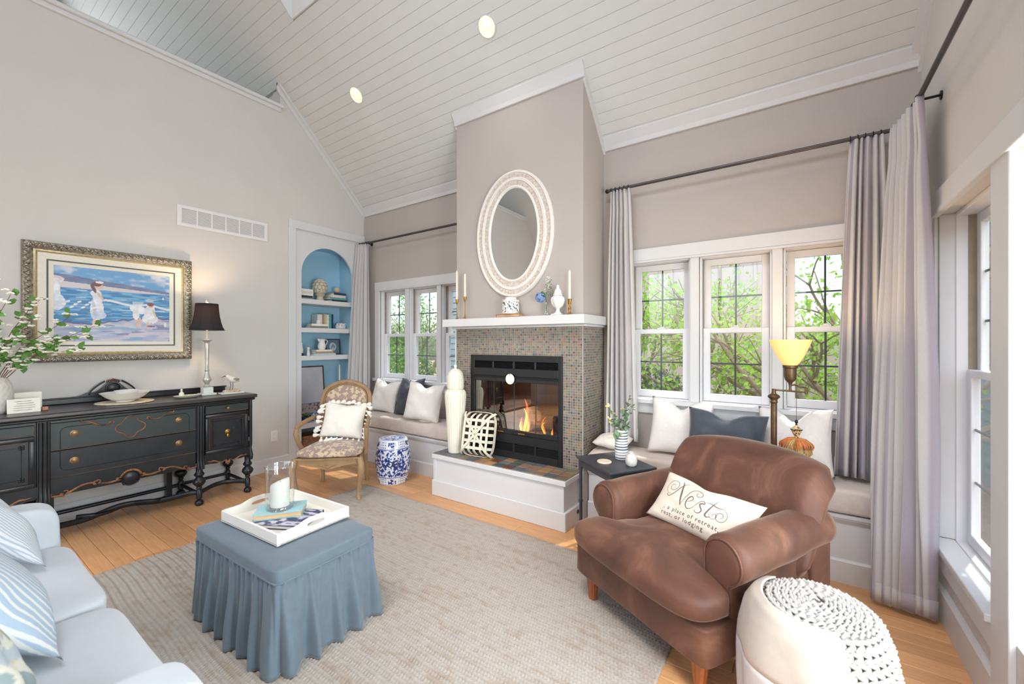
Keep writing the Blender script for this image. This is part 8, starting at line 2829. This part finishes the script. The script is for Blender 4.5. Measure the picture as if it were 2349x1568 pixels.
# third shelf
g3_ = 'books on the third bookcase shelf'
z = flat_books(2.745, 3.03, -4.88, -4.745, Z3, [(0.022, 0.0, 0.0, cBlue, 'page_white', 'pale blue bottom book under the pitcher, third shelf'), (0.024, 0.02, 0.03, cTan, 'page_white', 'tan middle book under the pitcher, third shelf'), (0.020, 0.03, 0.05, cW, 'page_white', 'white top book under the pitcher, third shelf')], g3_)
PT = (-4.815, 2.885, z + 0.0003)
pt = thing('pitcher', 'white ironstone pitcher on the stacked books, third shelf', 'pitcher', PT)
q = MB(); q.lathe([(0.0, 0.0), (0.034, 0.0), (0.036, 0.006), (0.046, 0.024), (0.049, 0.045), (0.042, 0.070), (0.034, 0.092), (0.037, 0.118), (0.044, 0.130), (0.040, 0.130), (0.031, 0.095), (0.0, 0.08)], c=PT, n=32, cap=False); q.build('body', 'ceramic_white', pt, smooth=50)
q = MB(); q.tube([(PT[0], PT[1] + 0.036, PT[2] + 0.112), (PT[0], PT[1] + 0.062, PT[2] + 0.122), (PT[0], PT[1] + 0.074, PT[2] + 0.098), (PT[0], PT[1] + 0.062, PT[2] + 0.066), (PT[0], PT[1] + 0.044, PT[2] + 0.052)], 0.0055, 8); q.build('handle', 'ceramic_white', pt, smooth=60)
q = MB(); q.tube([(PT[0], PT[1] - 0.030, PT[2] + 0.105), (PT[0], PT[1] - 0.046, PT[2] + 0.128), (PT[0], PT[1] - 0.054, PT[2] + 0.136)], [0.014, 0.012, 0.004], 8); q.build('spout', 'ceramic_white', pt, smooth=60)
AN = (-4.80, 2.705, Z3)
an = thing('angel_figurine', 'small pale carved figurine standing on the third shelf', 'figurine', AN)
q = MB(); q.lathe([(0.0, 0.0), (0.020, 0.0), (0.020, 0.01), (0.015, 0.05), (0.014, 0.08), (0.016, 0.092), (0.007, 0.100), (0, 0.10)], c=AN, n=20, cap=False); q.build('gown', 'plaster_white', an, smooth=60)
q = MB(); q.ell((AN[0], AN[1], AN[2] + 0.112), 0.011, 0.011, 0.013, 12, 8); q.build('head', 'cloth_tan', an, smooth=80)
q = MB(); q.tube([(AN[0] + 0.01, AN[1] - 0.013, AN[2] + 0.088), (AN[0] + 0.02, AN[1] - 0.004, AN[2] + 0.072), (AN[0] + 0.018, AN[1] + 0.010, AN[2] + 0.084)], 0.0045, 6); q.build('arms', 'plaster_white', an)
bt = thing('dark_based_vase', 'white bud vase with dark foot at the left edge of the third shelf', 'vase', (-4.82, 2.632, Z3))
q = MB(); q.lathe([(0.0, 0.0), (0.026, 0.0), (0.028, 0.022), (0.02, 0.03), (0, 0.03)], c=(-4.82, 2.632, Z3), n=20, cap=False); q.build('foot', 'cloth_navy', bt)
q = MB(); q.lathe([(0.018, 0.03), (0.020, 0.07), (0.012, 0.11), (0.010, 0.135), (0.013, 0.15)], c=(-4.82, 2.632, Z3), n=20); q.build('body', 'ceramic_white', bt, smooth=60)
mat('frame_walnut', (74, 48, 38), 0.45, var=0.2, scale=20)
mat('mat_slate', (110, 140, 156), 0.8, var=0.03)
def small_frame(label, y0, y1, z0, z1, xb, lean, fw, inner, fmat='frame_walnut'):
    t = thing('framed_picture', label, 'picture', (xb, (y0 + y1) / 2, z0), rot=(0, rad(-lean), 0), group='framed pictures in the bookcase')
    w2, h = (y1 - y0) / 2, z1 - z0
    q = MB(); q.rbox(0, -w2, 0, 0.016, -w2 + fw, h, 0.002, 1); q.rbox(0, w2 - fw, 0, 0.016, w2, h, 0.002, 1); q.rbox(0, -w2 + fw, 0, 0.016, w2 - fw, fw, 0.002, 1); q.rbox(0, -w2 + fw, h - fw, 0.016, w2 - fw, h, 0.002, 1)
    q.build('frame', fmat, t, world=False)
    q = MB(); nu, nv = 70, 70
    q.grid(lambda i, j: (0.009, -w2 + fw + 2 * (w2 - fw) * i / (nu - 1), fw + (h - 2 * fw) * j / (nv - 1)), nu, nv)
    cs = [inner((p_[1] + w2 - fw) / (2 * (w2 - fw)), (p_[2] - fw) / (h - 2 * fw)) for p_ in q.v]
    q.build('picture', 'cover_print', t, world=False, colors=cs, fix=False)
o1, o2 = vnoise(131), vnoise(132)
def oval_art(u, v):
    d = math.hypot((u - 0.5) * 1.15 / 0.30, (v - 0.5) / 0.30)
    n_ = float(o1(u * 26, v * 26))
    if d < 0.72: return L(222, 222, 216) if n_ > 0.52 else L(96, 128, 148)
    if d < 1.0: return L(226, 226, 218)
    return L(104, 136, 156)
def beach_art(u, v):
    if v > 0.30: 
        n_ = float(o2(u * 4, v * 6)); return L(int(208 + 14 * n_), int(210 + 10 * n_), int(218 + 8 * n_))
    if v > 0.28: return L(140, 150, 170)
    n_ = float(o1(u * 22 + 3, v * 30))
    return L(122, 112, 128) if n_ > 0.62 else L(206, 186, 176)
small_frame('walnut-framed slate picture with a cream oval, third shelf', 3.04, 3.242, Z3 + 0.0, Z3 + 0.20, -4.985, 6, 0.012, oval_art)
small_frame('large dark-framed pale seascape print on the lowest shelf', 2.602, 3.015, Z4, Z4 + 0.655, -4.950, 5, 0.014, beach_art)
for k, (yy, hh, lab) in enumerate(((2.795, 0.16, 'small dark wooden bird decoy on the lowest shelf'),)):
    t = thing('wooden_figure', 'small dark carved pelican figure beside the fern', 'figurine', (-4.86, 2.905, Z4))
    q = MB(); q.lathe([(0.0, 0.0), (0.03, 0.0), (0.03, 0.012), (0.008, 0.016), (0.008, 0.06), (0.018, 0.075), (0.024, 0.105), (0.018, 0.135), (0.009, 0.15), (0.012, 0.165), (0.008, 0.178), (0, 0.18)], c=(-4.86, 2.905, Z4), n=18, cap=False); q.build('body', 'frame_walnut', t, smooth=60)
    q = MB(); q.tube([(-4.85, 2.900, Z4 + 0.165), (-4.83, 2.890, Z4 + 0.158), (-4.82, 2.885, Z4 + 0.14)], [0.004, 0.003, 0.001], 6); q.build('beak', 'frame_walnut', t)
candlestick(-4.86, 3.155, Z4, 0.46, 0.20, True, 'tall black candlestick on the lowest bookcase shelf', 'ivory taper in the black candlestick', mt='black_iron')
# fern in a blue pot
FP = (-4.80, 2.675, Z4)
fpt = thing('potted_fern', 'bright green fern in a small blue pot, lowest bookcase shelf', 'plant', FP)
mat('pot_blue', (44, 66, 120), 0.3, var=0.15, scale=30)
q = MB(); q.lathe([(0.0, 0.0), (0.040, 0.0), (0.046, 0.01), (0.050, 0.06), (0.052, 0.068), (0.046, 0.068), (0.0, 0.05)], c=FP, n=28, cap=False); q.build('pot', 'pot_blue', fpt, smooth=50)
r = random.Random(61)
for k in range(16):
    a = 2 * PI * k / 16 + r.uniform(-.2, .2); ln = r.uniform(0.07, 0.12)
    q = MB(); A = Vector((FP[0], FP[1], Z4 + 0.06))
    pts = [A + Vector((math.cos(a) * ln * 0.75 * f, math.sin(a) * ln * 0.75 * f, ln * (0.95 * f - 0.55 * f * f))) for f in [i / 7 for i in range(8)]]
    q.tube([tuple(p_) for p_ in pts], 0.0012, 4)
    for i in range(1, 8):
        d = (pts[i] - pts[i - 1]).normalized(); s_ = d.cross(Vector((0, 0, 1))).normalized()
        for sg in (-1, 1):
            leaf_pts(q, pts[i], s_ * sg + d * 0.4, Vector((0, 0, 1)), 0.022 * (1 - 0.09 * i) + 0.006, 0.010)
    q.build('frond', 'leaf_green', fpt, smooth=60)
bj = vnoise(141)
q = MB(); q.lathe(prof_interp([(0.030, 0.0), (0.05, 0.03), (0.055, 0.06), (0.045, 0.095), (0.030, 0.105)], 30), c=(-4.84, 2.80, Z4), n=60)
tag(q.build('ginger_pot', 'blue_white_glaze', smooth=60, colors=[(L(70, 100, 160) if float(bj(p_[0] * 70 + 500, (p_[1] + p_[2]) * 70)) > 0.5 else L(206, 216, 230)) for p_ in q.v], fix=False), 'small round blue and white pot beside the fern', 'pot')
# wicker basket on the bottom
mat('wicker', (150, 110, 78), 0.8, var=0.3, scale=40, bmp=0.6, bscale=60)
wk = thing('wicker_basket', 'brown wicker basket in the bottom of the bookcase', 'basket', (-4.86, 2.75, 0.061))
for k in range(14):
    z = 0.066 + k * 0.0165
    q = MB(); pts = []
    for i in range(49):
        a = 2 * PI * i / 48; ca, sa = math.cos(a), math.sin(a)
        pts.append((-4.87 + math.copysign(abs(ca) ** 0.4, ca) * 0.115 + 0.004 * math.sin(24 * a + PI * (k % 2)), 2.755 + math.copysign(abs(sa) ** 0.4, sa) * 0.145, z))
    q.tube(pts, 0.0095, 6); q.build('weave_row', 'wicker', wk, smooth=60)
q = MB(); q.box(-4.975, 2.62, 0.0612, -4.765, 2.89, 0.07); q.build('bottom', 'wicker', wk)
# ================================================================== OUTSIDE
def leafy(name, rgb1, rgb2, tl=0.45):
    m = bpy.data.materials.new(name); m.use_nodes = True
    nt = m.node_tree; bs = nt.nodes['Principled BSDF']; out = nt.nodes['Material Output']
    n = noise(nt, 3.0, detail=5, rough=0.8)
    r_ = ramp(nt, n.outputs['Fac'], [(0.35, L(*rgb1)), (0.65, L(*rgb2))])
    nt.links.new(r_.outputs[0], bs.inputs['Base Color']); bs.inputs['Roughness'].default_value = 0.6
    t_ = nt.nodes.new('ShaderNodeBsdfTranslucent'); nt.links.new(r_.outputs[0], t_.inputs[0])
    ms = nt.nodes.new('ShaderNodeMixShader'); ms.inputs[0].default_value = tl
    nt.links.new(bs.outputs[0], ms.inputs[1]); nt.links.new(t_.outputs[0], ms.inputs[2]); nt.links.new(ms.outputs[0], out.inputs[0])
    MATS[name] = m
leafy('leaf_spring', (136, 190, 60), (190, 226, 110), 0.55)
leafy('leaf_hedge', (96, 140, 62), (156, 190, 104), 0.4)
leafy('leaf_shrub', (96, 118, 70), (140, 160, 104), 0.4)
mat('bark_grey', (150, 136, 120), 0.9, var=0.25, scale=12, bmp=0.5, bscale=30)
mat('ground_mulch', (150, 128, 106), 0.95, var=0.25, scale=6)
mat('siding_taupe', (184, 174, 170), 0.8, var=0.03, scale=4)
mat('siding_blue', (132, 154, 166), 0.8, var=0.03, scale=4)
mat('siding_white', (222, 226, 230), 0.7, var=0.02, scale=4)
q = MB(); q.box(-30, YB + 0.16, -0.55, 20, 30, -0.45); g_ = struct(q.build('ground', 'ground_mulch'), 'mulched garden ground outside')
q = MB(); q.box(XR + 0.19, -8, -0.55, 20, YB + 0.16, -0.45); struct(q.build('ground', 'ground_mulch'), 'garden ground outside the right windows')
# neighbouring house behind the tree
nh = thing('neighbour_house', 'taupe board-and-batten house seen behind the tree outside', 'house', (-1.5, 9.0, -0.45))
q = MB(); q.box(-5.2, 9.0, -0.45, -0.3, 9.3, 4.6); q.build('wall', 'siding_taupe', nh)
bt0 = None
for k in range(17):
    x = -5.15 + 0.30 * k
    if bt0 is None:
        q = MB(); q.box(0, -0.03, 0, 0.05, 0.0, 5.0); bt0 = q.build('batten', 'siding_taupe', nh, world=False, loc=(x + 1.5, -0.001, 0))
    else:
        share(bt0, 'batten', (x + 1.5, -0.001, 0), nh)
q = MB(); q.box(-5.4, 8.4, 4.6, -0.1, 9.4, 4.85); q.build('eave', 'siding_white', nh)
q = MB(); q.box(-0.32, 8.93, -0.45, -0.18, 9.3, 4.6); q.build('corner_board', 'siding_white', nh)
q = MB(); q.box(-0.15, 9.1, -0.45, 1.9, 9.3, 1.7); q.build('low_wall', 'siding_taupe', nh)
# white-cornered house left
nl = thing('clapboard_house', 'pale clapboard house corner seen through the left windows', 'house', (-6.7, 8.0, -0.45))
q = MB(); q.box(-7.05, 7.5, -0.45, -5.4, 7.8, 3.6); q.build('wall', 'siding_blue', nl)
cl0 = None
for k in range(30):
    z = 0.14 * k
    if cl0 is None:
        q = MB(); q.prism([(0, 0), (-0.022, 0), (-0.004, 0.135), (0, 0.135)], 'x', 0, 1.65)
        cl0 = q.build('clapboard', 'siding_blue', nl, world=False, loc=(-0.35, -0.5, z))
    else:
        share(cl0, 'clapboard', (-0.35, -0.5, z), nl)
q = MB(); q.box(-7.17, 7.44, -0.45, -7.04, 7.8, 3.6); q.build('corner_board', 'siding_white', nl)
# house seen through the right wall windows
nr = thing('blue_house', 'blue-grey clapboard house beyond the right windows', 'house', (2.05, 8.0, -0.45))
q = MB(); q.box(2.05, 3.6, -0.45, 2.4, 16.0, 4.5); q.build('wall', 'siding_blue', nr)
q = MB(); q.prism([(0, 0), (-0.022, 0), (-0.004, 0.135), (0, 0.135)], 'y', 0, 12.4)
c0 = q.build('clapboard', 'siding_blue', nr, world=False, loc=(0, -4.4, 0))
for k in range(1, 34): share(c0, 'clapboard', (0, -4.4, 0.14 * k), nr)
# foliage helpers
def leaf_cloud(pts, size, seed, spread, per):
    rs = np.random.RandomState(seed)
    pts = np.asarray(pts)
    n = len(pts) * per
    c = np.repeat(pts, per, 0) + rs.normal(0, spread, (n, 3))
    d = rs.normal(0, 1, (n, 3)); d /= np.linalg.norm(d, axis=1)[:, None]
    e = np.cross(d, rs.normal(0, 1, (n, 3))); e /= np.linalg.norm(e, axis=1)[:, None]
    s = size * rs.uniform(0.6, 1.3, (n, 1))
    V = np.stack([c, c + d * s * 0.5 + e * s * 0.30, c + d * s, c + d * s * 0.5 - e * s * 0.30], 1).reshape(-1, 3)
    F = np.arange(n * 4).reshape(n, 4)
    q = MB(); q.v = [tuple(v_) for v_ in V.tolist()]; q.f = [tuple(f_) for f_ in F.tolist()]
    return q
def grow(q, p, d, ln, r, depth, rs, tips, bias):
    pts = [p]; c = p.copy(); dd = d.copy()
    n = 5
    for i in range(n):
        dd = (dd + rvec(rs) * 0.16 + bias * 0.07).normalized()
        c = c + dd * (ln / n)
        pts.append(c.copy())
    q.tube([tuple(v_) for v_ in pts], [lerp(r, r * 0.62, i / n) for i in range(n + 1)], 6 if depth > 1 else 5)
    if depth <= 2:
        tips += [tuple(v_) for v_ in pts[2:]]
    if depth == 0:
        return
    for k in range(3 if depth > 1 else 4):
        b0 = pts[rs.randint(2, n)]
        nd = (dd + rvec(rs) * 0.75 + bias * 0.25).normalized()
        grow(q, b0, nd, ln * rs.uniform(0.6, 0.82), r * 0.55, depth - 1, rs, tips, bias)
def tree(label, x, y, stems, seed, leafmat, size, per, ln=1.25, r=0.06, spread=0.09, group='garden trees'):
    t = thing('garden_tree', label, 'tree', (x, y, -0.45), group=group)
    rs = random.Random(seed); tips = []
    for d in stems:
        q = MB(); tp_ = []
        grow(q, Vector((x + rs.uniform(-.1, .1), y + rs.uniform(-.1, .1), -0.45)), Vector(d).normalized(), ln, r, 3, rs, tp_, Vector((d[0] * 0.6, d[1] * 0.3, 0.25)))
        q.build('branches', 'bark_grey', t, smooth=60)
        tips += tp_
    if len(tips) > 2600: tips = rs.sample(tips, 2600)
    o = leaf_cloud(tips, size, seed, spread, per).build('foliage', leafmat, t, fix=False); o['kind'] = 'stuff'
tree('spring-green multi-stemmed tree right outside the right window', 0.75, 6.0, [(-0.15, -0.1, 1), (-0.55, 0.0, 1), (0.3, -0.1, 1), (-0.95, -0.05, 0.95)], 301, 'leaf_spring', 0.075, 5, ln=1.5, r=0.065)
tree('spring-green branching tree outside the window nearest the fireplace', -1.6, 6.9, [(-0.4, -0.1, 1.1), (0.35, -0.1, 1.1), (0.9, -0.1, 1.0), (-0.1, -0.3, 1.3)], 305, 'leaf_spring', 0.075, 7, ln=1.6, r=0.05)
tree('pale leafy tree outside the left windows', -8.9, 8.3, [(-0.4, 0, 1.1), (0.4, 0, 1.1), (0.0, 0.2, 1.3)], 309, 'leaf_hedge', 0.085, 7, ln=1.5, r=0.06, spread=0.16)
def shrub(label, x, y, rx, ry, h, seed, mt, n, size, name='garden_shrub'):
    rs = np.random.RandomState(seed)
    t = thing(name, label, 'shrub', (x, y, -0.45))
    a = rs.normal(0, 1, (n, 3)); a /= np.linalg.norm(a, axis=1)[:, None]
    rr = rs.uniform(0.75, 1.0, (n, 1))
    P = a * rr * np.array([rx, ry, h / 2]) + np.array([x, y, -0.45 + h / 2])
    o = leaf_cloud(P, size, seed, 0.03, 4).build('foliage', mt, t, fix=False); o['kind'] = 'stuff'
    for k in range(5):
        q = MB(); an_ = 2 * PI * k / 5; q.tube([(x + 0.05 * math.cos(an_), y + 0.05 * math.sin(an_), -0.45), (x + rx * 0.5 * math.cos(an_), y + ry * 0.5 * math.sin(an_), -0.45 + h * 0.6)], [0.02, 0.008], 5); q.build('stem', 'bark_grey', t)
shrub('tall clipped hedge bush filling the leftmost window view', -9.3, 6.9, 1.25, 0.8, 2.4, 401, 'leaf_hedge', 2600, 0.07)
shrub('rounded hedge bush below the middle left window', -7.35, 6.3, 0.95, 0.7, 1.75, 402, 'leaf_hedge', 2000, 0.065)
shrub('low grey-green shrub below the window nearest the curtain', -1.75, 6.3, 0.55, 0.5, 1.5, 403, 'leaf_shrub', 1300, 0.05)
shrub('small bright shrub at the foot of the garden tree', 0.35, 7.0, 0.7, 0.5, 1.0, 404, 'leaf_spring', 700, 0.06)
